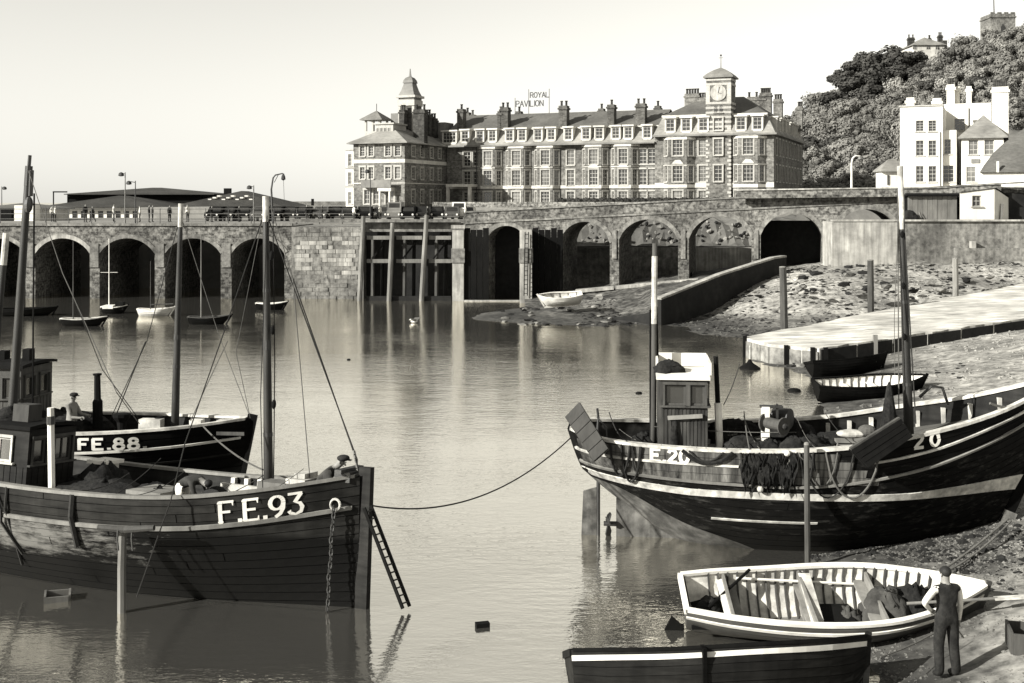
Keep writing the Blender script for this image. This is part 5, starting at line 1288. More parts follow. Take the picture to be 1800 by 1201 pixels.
# ladder hanging off the stem is a thing of its own, below
# wheelhouse
wh_ = l93(68, 800, 25.4); wx, wy_ = wh_.x, wh_.y
def house_box(root, x0, x1, y0, y1, z0, z1, mat, wins, roofmat, nm='wheelhouse', over=.1, rt=.08, boards=0.18, base_mat=None, camber=.06):
    m = MB(); sides = (((x0, y0), (1, 0), x1 - x0, 'near'), ((x1, y0), (0, 1), y1 - y0, 'fore'), ((x1, y1), (-1, 0), x1 - x0, 'far'), ((x0, y1), (0, -1), y1 - y0, 'aft'))
    o = None
    for (ox, oy), u, L, key in sides:
        hs = wins.get(key, []); wall(m, (ox, oy), u, 0, L, z0, z1, [(a, b, c, d) for a, b, c, d in hs], rev=.05)
    o = m.done(nm, MAT[mat], root)
    # matchboard battens and window frames with panes
    for (ox, oy), u, L, key in sides:
        hs = wins.get(key, []); uu = Vector((u[0], u[1], 0)); nn = Vector((u[1], -u[0], 0)); bt = MB(); k = boards
        zsplit = min([h_[2] for h_ in hs], default=z1) - .08
        while k < L - .05:
            p = Vector((ox, oy, 0)) + uu * k; bt.bar(p + nn * .004 + Vector((0, 0, z0)), p + nn * .004 + Vector((0, 0, zsplit)), .05, .016, nn); k += boards
        bt.done('boarding', MAT[base_mat or mat], o)
        for a, b, c, d in hs:
            ang = math.atan2(u[1], u[0]); mid = Vector((ox, oy, 0)) + uu * ((a + b) / 2)
            fm, gm = window_meshes(b - a, d - c, 2 if b - a > .5 else 1, 1, .05, .05, .04, MAT['paint_worn'] if key in ('near', 'aft') and root is b93 else MAT['wood_mid'], MAT['glass_pale'] if root is b93 and key == 'near' else MAT['glass'])
            w = obj('window', fm, None, o, (mid.x + nn.x * .03, mid.y + nn.y * .03, c), ang); w.scale = (1, .4, 1)
            g_ = obj('pane', gm, None, o, (mid.x, mid.y, c), ang); g_.scale = (1, .3, 1)
    r_ = MB(); rows = []
    for i in range(7):
        y = y0 - over + (y1 - y0 + 2 * over) * i / 6; zz = z1 + camber * (1 - ((i - 3) / 3) ** 2); rows.append([(x0 - over, y, zz + rt), (x1 + over, y, zz + rt)])
    r_.grid(rows).grid([[(p[0], p[1], p[2] - rt) for p in q][::-1] for q in rows])
    for q, w in ((rows[0], 1), (rows[-1], -1)): r_.add([(q[0][0], q[0][1], q[0][2] - rt), (q[1][0], q[1][1], q[1][2] - rt), q[1], q[0]], [(0, 1, 2, 3)])
    for xx, jj in ((x0 - over, 0), (x1 + over, 1)):
        for i in range(6): a, b = rows[i][jj], rows[i + 1][jj]; r_.add([(a[0], a[1], a[2] - rt), (b[0], b[1], b[2] - rt), b, a], [(0, 1, 2, 3)])
    r_.done('wheelhouse_roof', MAT[roofmat], o)
    return o
zd = 1.15
hx0, hx1, hy0, hy1 = 3.25, 4.82, -1.0, .4
zr = 2.95
wheel93 = house_box(b93, hx0, hx1, hy0, hy1, zd, zr, 'hull_weathered', {'near': [(.35, 1.1, 2.22, 2.75)], 'fore': [(.12, .5, 2.2, 2.75), (.75, 1.28, 2.2, 2.75)], 'aft': [(.3, .8, 2.2, 2.75)]}, 'wood_dark')
ep0, ep1 = l93(91, 862, 23.7), l93(89, 717, 23.7); MB().tube([ep0, ep0.lerp(ep1, .5), ep1], .068, 8).done('exhaust_pipe', MAT['paint_white'], b93)
MB().tube([ep0.lerp(ep1, .8), ep0.lerp(ep1, .9)], .085, 8).done('pipe_clamp', MAT['iron'], b93)
heap(b93, (hx0 + .4, -.4, zr + .1), (.35, .35, .3), 'net', 4, 'gear_on_roof')
MB().bx(hx0 + .75, hx0 + 1.2, -.7, -.3, zr + .12, zr + .5).done('roof_locker', MAT['wood_mid'], b93)
# masts
m1b, m1t = l93(475, 866, 24.1), l93(467, 345, 24.1)
mast(b93, m1b - Vector((0, 0, .5)), m1t, .108, .062, bands=((.0, .12, 'wood_dark'), (.52, .03, 'iron'), (.92, .08, 'paint_worn'), (.25, .012, 'iron'), (.7, .012, 'iron')))
mzb, mzt = l93(22, 735, 26.3), l93(51, 292, 26.3)
mast(b93, mzb - Vector((0, 0, .8)), mzt, .112, .075, bands=((.93, .07, 'iron'),))
MB().tube([mzt, mzt + Vector((0, 0, .25))], .04, 6).sphere(mzt + Vector((0.08, 0, -.9)), .13, 8, 6, (.8, .8, 1.5)).tube([mzt + Vector((.09, 0, -.1)), mzt + Vector((.12, 0, -.7))], .05, 6).done('mast_block', MAT['iron'], b93)
line(b93, [l93(57, 720, 26.2), l93(60, 340, 26.2)], .022, 'wood_dark', 'spar')
# stays
bowt = Vector((L93 - .2, 0, 2.75))
line(b93, [l93(470, 380, 24.1), l93(628, 808, 22.9), bowt], .014); line(b93, [l93(508, 470, 24), l93(620, 790, 22.95), l93(630, 825, 22.8)], .014)
for k in range(5): MB().tube([l93(622 + 1.6 * k, 792 + 8 * k, 22.9), l93(623.2 + 1.6 * k, 798 + 8 * k, 22.9)], .03, 5).done('chain_link', MAT['iron_grey'], b93)
line(b93, [l93(475, 360, 24.1), l93(515, 490, 23.6), l93(545, 845, 23.1)], .010, 'rope'); line(b93, [l93(470, 360, 24.1), l93(458, 700, 23.2), l93(462, 862, 22.9)], .010)
line(b93, [l93(480, 390, 24.1), l93(483, 640, 24.1), l93(481, 840, 24.2)], .012); line(b93, [l93(240, 1050, 21.9), l93(300, 880, 22.1), l93(325, 780, 23), l93(395, 580, 24), l93(466, 370, 24.1)], .013)
line(b93, [l93(400, 600, 25), l93(362, 680, 25.4), l93(335, 740, 25.7)], .010, 'rope'); line(b93, [l93(462, 380, 24.2), l93(415, 620, 25.0), l93(440, 735, 25.2)], .008, 'rope')
line(b93, [l93(50, 300, 26.2), l93(110, 480, 25), l93(205, 690, 24.0), l93(245, 745, 25.2)], .010, 'rope')
gr = random.Random(27)
for i in range(10):
    x = gr.uniform(7.2, 11.2); y = gr.uniform(-.6, .8); heap(b93, (x, y, 1.15 + max(0, x - 9) * .2), (gr.uniform(.15, .35), gr.uniform(.15, .3), gr.uniform(.3, .75)), gr.choice(['net', 'net', 'sack', 'rope']), i + 50, 'deck_gear', rough=.4)
for i in range(9):
    x = gr.uniform(6.5, 11.5); a = h93.on(x, 1.9, -1, .0) + Vector((0, .08, .08)); line(b93, sag(a, Vector((x + gr.uniform(-.9, .9), gr.uniform(-.2, .9), gr.uniform(1.6, 2.6))), gr.uniform(.03, .2), 8), gr.uniform(.007, .013), gr.choice(['rope', 'rope_dark']), 'loose_line', 5)
for f in (.3, .55, .8): q = m1b.lerp(m1t, f) + Vector((.16, -.05, 0)); MB().sphere(q, .07, 8, 6, (.7, .7, 1.5)).done('block', MAT['wood_dark'], b93)
# deck gear seen over the rail
heap(b93, (6.0, .1, 1.15), (1.4, 1.0, .7), 'net', 8); heap(b93, (5.6, .5, 1.1), (.7, .8, 1.05), 'net', 3); heap(b93, (6.9, .6, 1.1), (.8, .7, .7), 'net', 12)  # dark mounds added to stand for the hull and shadow behind
MB().bx(7.2, 8.0, -.5, .4, 1.1, 1.75).bx(7.15, 8.05, -.55, .45, 1.76, 1.84).done('hatch', MAT['wood_grey'], b93)
for k in range(7): x = 8.3 + .4 * k; p = h93.raw(h93.t_at(x, 1.6), .9, 1); MB().bx(x - .05, x + .05, p.y - .22, p.y - .1, 1.25, h93.zs(h93.t_at(x, 1.6)) - .02).done('stanchion', MAT['paint_white'], b93)
MB().bx(8.2, 10.4, h93.raw(.72, .9, 1).y - .4, h93.raw(.72, .9, 1).y - .3, 1.55, 1.85).done('inner_board', MAT['paint_worn'], b93)
dr = MB().lathe([(.28, -.25), (.28, -.2), (.12, -.18), (.12, .18), (.28, .2), (.28, .25)], 14).mesh('winch_drum'); od = obj('winch_drum', dr, MAT['iron'], b93, (9.15, -.2, 1.75), rot=(rad(90), 0, rad(20)))
MB().bx(10.2, 11.0, -.2, .3, 1.6, 2.25).done('locker', MAT['wood_grey'], b93); MB().bx(11.1, 11.35, -.25, .25, 1.8, 2.5).bx(11.0, 11.45, -.4, .4, 2.3, 2.4).done('bitts', MAT['paint_worn'], b93)
MB().bx(5.2, 5.6, .5, 1.0, 1.5, 2.1).bx(5.15, 5.7, .45, 1.05, 2.12, 2.2).done('skylight', MAT['paint_white'], b93)
for (xx, z0, z1, w) in ((7.05, 2.2, .9, .06), (4.75, 2.1, .6, .03), (5.35, 2.1, .3, .03)):    # ropes and fender over the side
    line(b93, [h93.on(xx, 1.87, -1, .08) + Vector((0, 0.05, .05)), h93.on(xx, 1.5, -1, .07), h93.on(xx + .05, z1, -1, .07)], w, 'rope_dark', 'side_rope', 6)
line(b93, [h93.on(5.0, 1.9, -1, .07), h93.on(5.25, 1.45, -1, .08), h93.on(5.2, 1.2, -1, .07), h93.on(5.55, .55, -1, .06)], .03, 'rope_dark', 'side_rope')

# ---------- FE88 beyond it
a88 = rad(-5); bow88 = Vector((-7.0, 30.5, 0)); L88 = 12.0
r88 = Vector((bow88.x - L88 * math.cos(a88), bow88.y - L88 * math.sin(a88), 0))
b88 = thing('fishing_boat', 'black fishing boat lettered FE.88. with a white line, lying behind F.E.93', 'fishing boat', r88, rot=(rad(-2), 0, a88))
I88 = mat_of(b88).inverted()
def l88(x, y, Y): return I88 @ P(x, y, Y)
h88 = Hull(crv((0, 2.2), (.3, 1.98), (.6, 1.98), (.85, 2.06), (1, 2.2)), crv((0, -.3), (.1, -.8), (1, -.8)),
           crv((0, .8), (.08, 1.3), (.25, 1.75), (.5, 1.9), (.7, 1.75), (.85, 1.15), (.94, .55), (1, .07)), crv((0, 1.6), (.4, 3), (.7, 2.3), (.9, 1.3), (1, 1.1)), (.4, L88 - .55), (0, L88))
build_hull(b88, h88, 12, lambda k, s: 'hull_black', off=.015)
deck_and_bulwark(b88, h88, .6, 'hull_weathered', .05, 'paint_worn')
for side in (-1, 1):
    stripe_z(h88, side, lambda t: h88.zs(t) - .50, lambda t: h88.zs(t) - .44, 0, .985, off=.04).done('white_line', MAT['paint_white'], b88)
    stripe_z(h88, side, lambda t: h88.zs(t) - .9, lambda t: h88.zs(t) - .85, 0, .97, off=.04).done('rubbing_strake', MAT['hull_weathered'], b88)
    p0, p1 = l88(136, 765, 29.0), l88(248, 765, 29.2)
    hull_text(b88, h88, 'FE.88.', p0.x, p1.x, 1.62, .26, .065, side, 0, MAT['paint_white'], gap=.36)
MB().bar((L88 - .6, 0, -.9), (L88 + .03, 0, 2.3), .14, .24, (1, 0, 0)).done('stem_post', MAT['hull_black'], b88)
q = l88(410, 752, 30); MB().bx(q.x - .45, q.x + .3, -.62, -.6, 1.84, 1.93).done('name_board', MAT['wood_mid'], b88)
house_box(b88, l88(-18, 700, 31).x, l88(62, 700, 31).x, -.9, .8, 1.4, 3.55, 'wood_mid', {'near': [(.15, .5, 2.75, 3.3), (.75, 1.1, 2.75, 3.3)], 'fore': [(.2, .7, 2.75, 3.3), (1.0, 1.5, 2.75, 3.3)]}, 'wood_dark')
x = l88(20, 630, 31); MB().bx(x.x - .35, x.x - .15, -.3, 0, 3.6, 3.95).bx(x.x + .3, x.x + .5, -.2, .1, 3.6, 4.0).bx(x.x - .5, x.x + .1, -.35, .05, 3.6, 3.72).done('roof_gear', MAT['wood_dark'], b88)
q0, q1 = l88(172, 752, 30.8), l88(171, 660, 30.8); MB().tube([q0, q0.lerp(q1, .5), q0.lerp(q1, .55), q1], [.14, .14, .095, .085], 8).lathe([(.11, 0), (.12, .05)], 8, q1).done('exhaust_pipe', MAT['wood_dark'], b88)
mast(b88, l88(307, 770, 31), l88(318, 358, 31), .115, .06, bands=((.9, .1, 'paint_worn'), (.42, .02, 'iron'), (.3, .012, 'iron')))
mast(b88, l88(-20, 760, 31.3), l88(11, 410, 31.3), .11, .08, bands=((.84, .16, 'paint_worn'),), name='mizzen_mast')
q = l88(214, 742, 30.8); MB().lathe([(.1, -.3), (.13, 0), (.2, .08), (.24, .14), (.24, .22), (.16, .24)], 10, q).done('ventilator', MAT['wood_dark'], b88)
q = l88(280, 742, 30.9); MB().lathe([(.14, -.2), (.14, .1), (.08, .14)], 10, q).done('bollard', MAT['wood_dark'], b88)
for xx, w in ((398, .22), (345, .16), (262, .3)): q = l88(xx, 742, 30.6); MB().bx(q.x - w, q.x + w, -.2, .1, q.z - .25, q.z + .06).done('deck_box', MAT['paint_worn'], b88)
line(b88, [l88(317, 380, 31), l88(258, 600, 31), l88(190, 745, 31)], .012); line(b88, [l88(318, 380, 31), l88(385, 590, 31), l88(336, 740, 31)][:2] + [l88(440, 735, 30.6)], .010, 'rope')
line(b88, [l88(120, 500, 31), l88(180, 650, 31), l88(250, 745, 31)], .012); line(b88, [l88(256, 600, 30.9), l88(200, 740, 30.9)], .016)
line(b88, sag(l88(356, 748, 29.5), l88(462, 826, 24.6), .12), .02, 'rope', 'mooring_line')
heap(b88, (l88(100, 740, 30.8).x, 0, 1.6), (1.2, .6, .75), 'net', 5)

# ---------- FE20 on the right
a20 = rad(-6); s20 = Vector((1.36, 27.45, 0)); L20 = 11.5
b20 = thing('fishing_boat', 'black fishing boat numbered 20 with a broad white stripe, its bow on the beach', 'fishing boat', s20, rot=(0, 0, a20))
I20 = mat_of(b20).inverted()
def l20(x, y, Y): return I20 @ P(x, y, Y)
h20 = Hull(crv((0, 2.62), (.12, 2.5), (.35, 2.46), (.55, 2.6), (.7, 2.92), (.85, 3.34), (1, 4.0)),
           crv((0, 1.6), (.05, 1.2), (.12, .7), (.2, .15), (.3, -.3), (.45, -.5), (.8, -.42), (.92, -.1), (1, .35)),
           crv((0, .3), (.02, .75), (.06, 1.15), (.15, 1.5), (.32, 1.78), (.52, 1.85), (.7, 1.66), (.84, 1.12), (.93, .6), (1, .06)),
           crv((0, 1.6), (.12, 1.9), (.3, 2.6), (.55, 2.9), (.75, 2.0), (.9, 1.35), (1, 1.15)), (.35, L20 - 1.75), (0, L20))
def m20(k, s): return 'hull_streaked' if k >= 13 else 'hull_black'
ho20 = build_hull(b20, h20, 18, lambda k, s, e: 'hull_20', off=.012, nt=40, gap=.005, butt=lambda k: .45 + .05 * ((k * 3) % 5))
zaf = crv((0, 1.45), (.1, 1.33), (.24, .66), (.38, .16), (.5, -.45))
for side in (-1, 1):
    rows = []
    for j in range(9):
        rows.append([(lambda t: h20.pt(t, min(max(h20.vz(t, zaf(t)), .002), 1) * j / 8, side, .02))(.46 * i / 40) for i in range(41)])
    MB().grid(rows).done('antifouling', MAT['antifoul'], b20, smooth=True)
deck_and_bulwark(b20, h20, .55, 'hull_weathered', .05, 'stripe_white', capw=.15, nt=36)
# weathered topside planks of the waist, over the black
for side in (-1, 1):
    for k in range(4):
        z0 = lambda t, k=k: 1.78 + .175 * k; z1 = lambda t, k=k: 1.78 + .175 * (k + 1) - .012
        stripe_z(h20, side, lambda t, k=k: min(1.78 + .175 * k, h20.zs(t) - .02), lambda t, k=k: min(1.78 + .175 * (k + 1) - .012, h20.zs(t) - .005), .02, .62 - .03 * k, 24, .024).done('topside_plank', MAT['hull_streaked'], b20)
    stripe_z(h20, side, lambda t: 1.42 + .12 * max(0, .25 - t) * 4 - .02 * max(0, t - .75) * 4 - .05 * max(0, t - .6), lambda t: 1.57 + .12 * max(0, .25 - t) * 4 + .18 * max(0, t - .7) * 3, .004, .994, 40, .035).done('white_stripe', MAT['stripe_white'], b20)
    stripe_z(h20, side, lambda t: .84, lambda t: .885, .30, .52, 14, .03).done('draught_line', MAT['paint_worn'], b20)
    rz_ = crv((0, 1.85), (.3, 1.72), (.5, 1.72), (.7, 2.1), (.85, 2.65), (1, 3.4))
    stripe_z(h20, side, lambda t: rz_(t), lambda t: rz_(t) + .05, .01, .97, 36, .06).done('rubbing_strake', MAT['wood_grey'], b20)
    r2 = crv((0, 2.18), (.35, 2.12), (.55, 2.2), (.7, 2.5), (.85, 3.05), (1, 3.75))
    for t0, t1 in ((.01, .34), (.6, .93)): stripe_z(h20, side, lambda t: r2(t), lambda t: r2(t) + .05, t0, t1, 24, .05).done('white_line', MAT['paint_worn'], b20)
# letters
p0, p1 = l20(1153, 797, 26), l20(1208, 797, 26)
hull_text(b20, h20, 'E.20', p0.x - .1, p1.x, 2.17, .27, .075, -1, 0, MAT['paint_white'], gap=.3)
p0, p1 = l20(1600, 768, 25.3), l20(1640, 768, 25.4)
hull_text(b20, h20, '20', p0.x, p1.x, 2.62, .28, .07, -1, 0, MAT['paint_white'], gap=.6, tilt=.12)
# underwater fin, rudder and propeller
m = MB(); pts = [(1.15, -.9), (1.15, .9), (1.6, .75), (2.4, .3), (3.6, -.3), (3.6, -.9)]
m.prism([(x, -.07, z) for x, z in pts], (0, .14, 0)).done('skeg', MAT['antifoul'], b20)
MB().prism([(.28, -.03, -.8), (.68, -.03, -.8), (.68, -.03, 1.15), (.36, -.03, 1.05)], (0, .06, 0)).done('rudder', MAT['antifoul'], b20)
MB().tube([(.72, 0, -.8), (.72, 0, 1.5)], .045, 8).done('rudder_post', MAT['iron'], b20)
pb = MB().tube([(.85, 0, .28), (1.2, 0, .28)], .06, 8)
for k in range(3):
    a = k * 2.094 + .5; d = Vector((0, math.cos(a), math.sin(a))); e = Vector((.5, -math.sin(a) * .8, math.cos(a) * .8)).normalized(); c = Vector((.95, 0, .28))
    pb.prism([c + d * .05 - e * .05, c + d * .22 - e * .12, c + d * .34 - e * .05, c + d * .33 + e * .06, c + d * .2 + e * .12, c + d * .05 + e * .05], (.025, 0, 0))
pb.done('propeller', MAT['iron'], b20)
MB().bar((L20 - 1.8, 0, -.35), (L20 - .95, 0, 1.6), .16, .22, (1, 0, 0)).bar((L20 - .95, 0, 1.6), (L20 + .05, 0, 4.45), .16, .22, (1, 0, 0)).done('stem_post', MAT['hull_black'], b20)
MB().bar((L20 - 1.72, 0, -.35), (L20 - 1.25, 0, .85), .18, .28, (1, 0, 0)).done('stem_band', MAT['antifoul'], b20)
# wheelhouse
q0, q1 = l20(1157, 790, 27.0), l20(1240, 790, 27.0)
zr = ZP(660, 27.0)
wz0, wz1 = ZP(704, 27), ZP(668, 27)
wl = q1.x - q0.x
mk('wheelhouse_wood', .03, .12, scale=6, rough=.8, bump=.25, stretch=(1, 1, .12), big=.4, bigscale=1.5, contrast=.16, streak=.4)
w20 = house_box(b20, q0.x, q1.x, -.85, .7, 1.9, zr, 'wheelhouse_wood', {'near': [(.14, .62, wz0, wz1), (.72, wl - .06, wz0, wz1)], 'fore': [(.15, .7, wz0, wz1), (.85, 1.4, wz0, wz1)], 'far': [(.15, wl - .15, wz0, wz1)]}, 'paint_white', boards=.085, base_mat='wheelhouse_wood', over=.06, rt=.07)
x0, x1 = q0.x - .05, q1.x + .07
# raised white dodger round the roof
MB().bx(x0, x1, .66, .74, zr + .1, zr + .42).bx(x1 - .05, x1 + .02, -.9, .65, zr + .12, zr + .4).bx(x0, x0 + .05, -.3, .65, zr + .12, zr + .4).done('roof_dodger', MAT['paint_white'], w20)
heap(b20, (x0 + .3, -.3, zr + .1), (.35, .35, .28), 'net', 2, 'gear_on_roof')
# rail board with tools on the wheelhouse side
MB().bar((q0.x + .2, -.93, wz0 - .28), (q1.x - .12, -.93, wz0 - .22), .05, .09).done('tool_board', MAT['wood_grey'], w20)
heap(w20, (q0.x + .36, -.9, wz0 - 1.2), (.1, .06, .95), 'net', 3, 'oilskin', 8, 8)
q0_, q1_ = l20(1266, 790, 26.6), l20(1258, 627, 26.6)
MB().tube([q0_ - Vector((0, 0, .3)), q0_.lerp(q1_, .5)], .085, 8).done('exhaust_pipe', MAT['paint_white'], b20); MB().tube([q0_.lerp(q1_, .45) + Vector((0, .06, 0)), q1_], [.06, .055], 8).done('exhaust_top', MAT['wood_dark'], b20)
# masts and rigging
mast(b20, l20(1148, 800, 27.5), l20(1151, 428, 27.5), .075, .06, 'wood_mid', bands=((.62, .32, 'paint_worn'),), name='mizzen_mast')
line(b20, [l20(1143, 770, 27.5), l20(1143, 545, 27.5)], .022, 'wood_dark', 'spar'); line(b20, [l20(1157, 660, 27.5), l20(1154, 540, 27.5)], .028, 'wood_dark', 'spar')
mast(b20, l20(1598, 775, 26.7), l20(1582, 292, 26.7), .12, .05, 'mast_wood', bands=((.77, .23, 'paint_worn'), (.2, .012, 'iron'), (.5, .012, 'iron')))  # pale top band paints sunlight onto the upper mast
line(b20, [l20(1578, 330, 26.7), l20(1580, 720, 26.5)], .014, 'rope'); line(b20, [l20(1586, 340, 26.7), l20(1610, 745, 26.2)], .016); line(b20, [l20(1573, 660, 26), l20(1572, 560, 26.4), l20(1579, 380, 26.7)], .008, 'rope')
line(b20, sag(l20(1150, 690 + 60, 26.6), l20(1400, 760, 26.2), .05), .01, 'rope')
line(b20, sag(l20(1800, 715, 25.6), l20(1740, 709, 25.4), .06) , .03, 'rope', 'bow_rope')
# winch, gallows post
q = l20(1345, 775, 26.6)
MB().bx(q.x - .09, q.x + .09, q.y - .12, q.y + .05, 1.9, ZP(714, 26.6)).done('gallows_post', MAT['paint_white'], b20)
MB().bx(q.x - .12, q.x + .4, q.y - .1, q.y + .1, ZP(716, 26.6), ZP(713, 26.6)).bx(q.x + .25, q.x + .3, q.y - .05, q.y + .05, ZP(735, 26.6), ZP(710, 26.6)).done('gallows_arm', MAT['iron'], b20)
q = l20(1362, 746, 26.3)
dm = MB().lathe([(.05, -.3), (.23, -.3), (.23, -.26), (.13, -.25), (.13, .25), (.2, .26), (.2, .3), (.05, .3)], 16).mesh('winch_drum'); wd = obj('winch_drum', dm, MAT['wood_mid'], b20, q, rot=(rad(90), 0, rad(38))); MB().lathe([(.07, .3), (.07, .36), (.03, .38)], 10).done('drum_hub', MAT['iron'], wd)
q = l20(1375, 735, 26.9); dm = MB().lathe([(.24, -.2), (.24, .2)], 16).mesh('winch_drum'); obj('winch_drum', dm, MAT['iron'], b20, q, rot=(rad(90), 0, rad(60)))
# nets, ropes over the side
for i, (x, y, Y, sx, sz) in enumerate(((1352, 800, 25.7, .32, .5), (1395, 800, 25.6, .35, .55), (1330, 800, 25.7, .3, .42), (1425, 780, 26.2, .4, .35), (1480, 765, 26.9, .7, .25), (1305, 778, 26.4, .45, .3), (1290, 760, 27.6, .8, .45), (1390, 755, 27.2, .6, .4))):
    q = l20(x, y, Y); heap(b20, (q.x, q.y, q.z - .15), (sx, .22, sz), 'net', i + 2, 'net_heap', rough=.35)
hang = random.Random(8)
nt_rows = []
edge = [.55 + .75 * abs(math.sin(i * .9 + .4)) * hang.uniform(.55, 1) for i in range(37)]
for j in range(11):                                      # the net hanging in folds over the planks
    row = []
    for i in range(37):
        xx = 3.95 + 1.15 * i / 36 + .05 * math.sin(j * .8 + i * .5); zz = 2.52 - edge[i] * .8 * j / 10
        row.append(h20.on(xx, zz, -1, .05 + .09 * math.sin(i * 1.35 + .35 * math.sin(j)) ** 2 + hang.uniform(0, .025)))
    nt_rows.append(row)
MB().grid(nt_rows).done('hanging_net', MAT['net'], b20, smooth=True)
def side_loop(x0, x1, zlow, r, mt, n=14, root=b20, h=h20, z0=2.5):
    pts = []
    for i in range(n + 1):
        u = i / n; z = z0 + .02 - (z0 - zlow) * (1 - (2 * u - 1) ** 2) ** .7; x = x0 + (x1 - x0) * u
        pts.append(h.on(x, min(z, h.zs(h.t_at(x, z)) - .01), -1, .07))
    line(root, pts, r, mt, 'rope_loop', 6)
for x0, x1, zl, r, mt in ((1.05, 1.5, 1.72, .03, 'rope_dark'), (1.3, 1.75, 1.6, .026, 'rope_dark'), (1.55, 1.72, 1.9, .022, 'rope_dark'), (2.65, 3.75, 2.17, .045, 'net'), (2.8, 3.55, 2.22, .022, 'rope_dark'), (4.4, 4.72, 2.1, .02, 'rope'), (4.34, 4.85, 1.95, .016, 'rope'), (5.25, 6.35, 1.5, .018, 'rope_dark'), (5.3, 6.0, 1.75, .014, 'rope'), (5.75, 6.9, 1.5, .024, 'rope'), (5.2, 5.5, 1.85, .03, 'net')):
    side_loop(x0, x1, zl, r, mt)
for k in range(20):                                      # bunched folds of net and rope
    xx = hang.uniform(3.9, 5.7); zz = hang.uniform(1.75, 2.4); line(b20, [h20.on(xx, 2.5, -1, .06), h20.on(xx + hang.uniform(-.06, .06), (zz + 2.5) / 2, -1, .1), h20.on(xx + hang.uniform(-.1, .1), zz, -1, .07)], hang.uniform(.008, .026), hang.choice(['rope_dark', 'net', 'rope', 'net', 'net']), 'net_fold')
for xx, zz in ((4.35, 1.68), (4.92, 2.5)): MB().sphere(h20.on(xx, zz, -1, .1), .075, 10, 8).done('float', MAT['paint_worn'], b20)
gr = random.Random(17)
for i in range(12):
    x = gr.uniform(1.6, 6.0); y = gr.uniform(-1.3, 1.0)
    if abs(x - 3.0) < .75 and abs(y) < 1: continue
    if i % 3 == 0:
        c = Vector((x, y, 2.05)); MB().tube([c + Vector((.2 * math.cos(a * .6) * (1 + .1 * math.sin(a)), .2 * math.sin(a * .6), .012 * a)) for a in range(32)], .022, 5).done('rope_coil', MAT['rope'], b20)
    else: heap(b20, (x, y, 1.98), (gr.uniform(.25, .5), gr.uniform(.2, .4), gr.uniform(.3, .62)), gr.choice(['net', 'net', 'sack']), i + 30, 'net_heap', rough=.4)
for i in range(16):                                      # lashings, slack lines and blocks
    x = gr.uniform(1.0, 7.5); a = h20.on(x, 2.5, -1, .02); b = Vector((x + gr.uniform(-1, 1), gr.uniform(-.3, .9), gr.uniform(2.1, 3.0))); line(b20, sag(a + Vector((0, .05, .06)), b, gr.uniform(.05, .25), 8), gr.uniform(.007, .014), gr.choice(['rope', 'rope_dark']), 'loose_line', 5)
for f, xx in ((.35, 1590), (.55, 1588), (.75, 1586)): q = l20(xx, 750 - 450 * f, 26.55); MB().sphere(q, .06, 8, 6, (.8, .8, 1.4)).done('block', MAT['wood_dark'], b20)
# trawl boards
def board(c3, mats_, name='trawl_board'):
    o = MB().prism(c3, (Vector(c3[1]) - Vector(c3[0])).cross(Vector(c3[2]) - Vector(c3[1])).normalized() * .09).done(name, MAT[mats_], b20); return o
tb1 = [l20(1020, 708, 26.2), l20(995, 734, 26.2), l20(1046, 812, 25.75), l20(1071, 790, 25.75)]
t1 = board(tb1, 'wood_mid')
for k in range(5):
    a = tb1[1].lerp(tb1[2], k / 5); b = tb1[0].lerp(tb1[3], k / 5); a2 = tb1[1].lerp(tb1[2], (k + .94) / 5); b2 = tb1[0].lerp(tb1[3], (k + .94) / 5); nn = (tb1[1] - tb1[0]).cross(tb1[2] - tb1[1]).normalized(); nn = nn if nn.y < 0 else -nn
    MB().prism([a + nn * .092, b + nn * .092, b2 + nn * .092, a2 + nn * .092], nn * (.03 + .012 * (k % 2))).done('board_plank', MAT['wood_mid'], t1)
tb2 = [l20(1494, 790, 24.55), l20(1580, 736, 24.75), l20(1601, 768, 24.7), l20(1523, 822, 24.45)]
t2 = board(tb2, 'wood_dark')
for k in range(4):
    nn = (tb2[1] - tb2[0]).cross(tb2[2] - tb2[1]).normalized(); nn = nn if nn.y < 0 else -nn; a, b = tb2[0].lerp(tb2[3], (k + .04) / 4), tb2[1].lerp(tb2[2], (k + .04) / 4); a2, b2 = tb2[0].lerp(tb2[3], (k + .94) / 4), tb2[1].lerp(tb2[2], (k + .94) / 4)
    MB().prism([a + nn * .092, b + nn * .092, b2 + nn * .092, a2 + nn * .092], nn * (.025 + .012 * (k % 2))).done('board_plank', MAT['wood_dark'], t2)
MB().bar(tb2[0] + Vector((0, -.05, .02)), tb2[1] + Vector((0, -.05, .02)), .08, .06).done('board_iron', MAT['wood_mid'], t2)
q = l20(1524, 757, 25.9); MB().sphere(q, .17, 12, 8, (1.2, .8, .8)).done('rope_coil', MAT['rope'], b20)
MB().sphere(q + Vector((-.35, 0, -.08)), .2, 12, 8, (1.7, .8, .5)).done('canvas_bundle', MAT['canvas'], b20)
q = l20(1563, 740, 26.4); MB().lathe([(.2, 0), (.14, .4), (.06, .9), (.02, 1.0)], 9, q - Vector((0, 0, .1))).done('furled_sail', MAT['net'], b20)
q = l20(1645, 700, 26.9); MB().tube([q + Vector((-.35, .1, 0)), q + Vector((-.1, 0, .28)), q + Vector((.15, 0, .25)), q + Vector((.28, 0, -.15))], .035, 6).done('hoop_rail', MAT['iron'], b20)
for k in range(9):
    x = 5.9 + .52 * k; t = h20.t_at(x, h20.zs(.7)); p = h20.raw(t, .97, 1); MB().bx(p.x - .045, p.x + .045, p.y - .2, p.y - .08, p.z - .5, p.z - .04).done('stanchion', MAT['paint_worn'], b20)
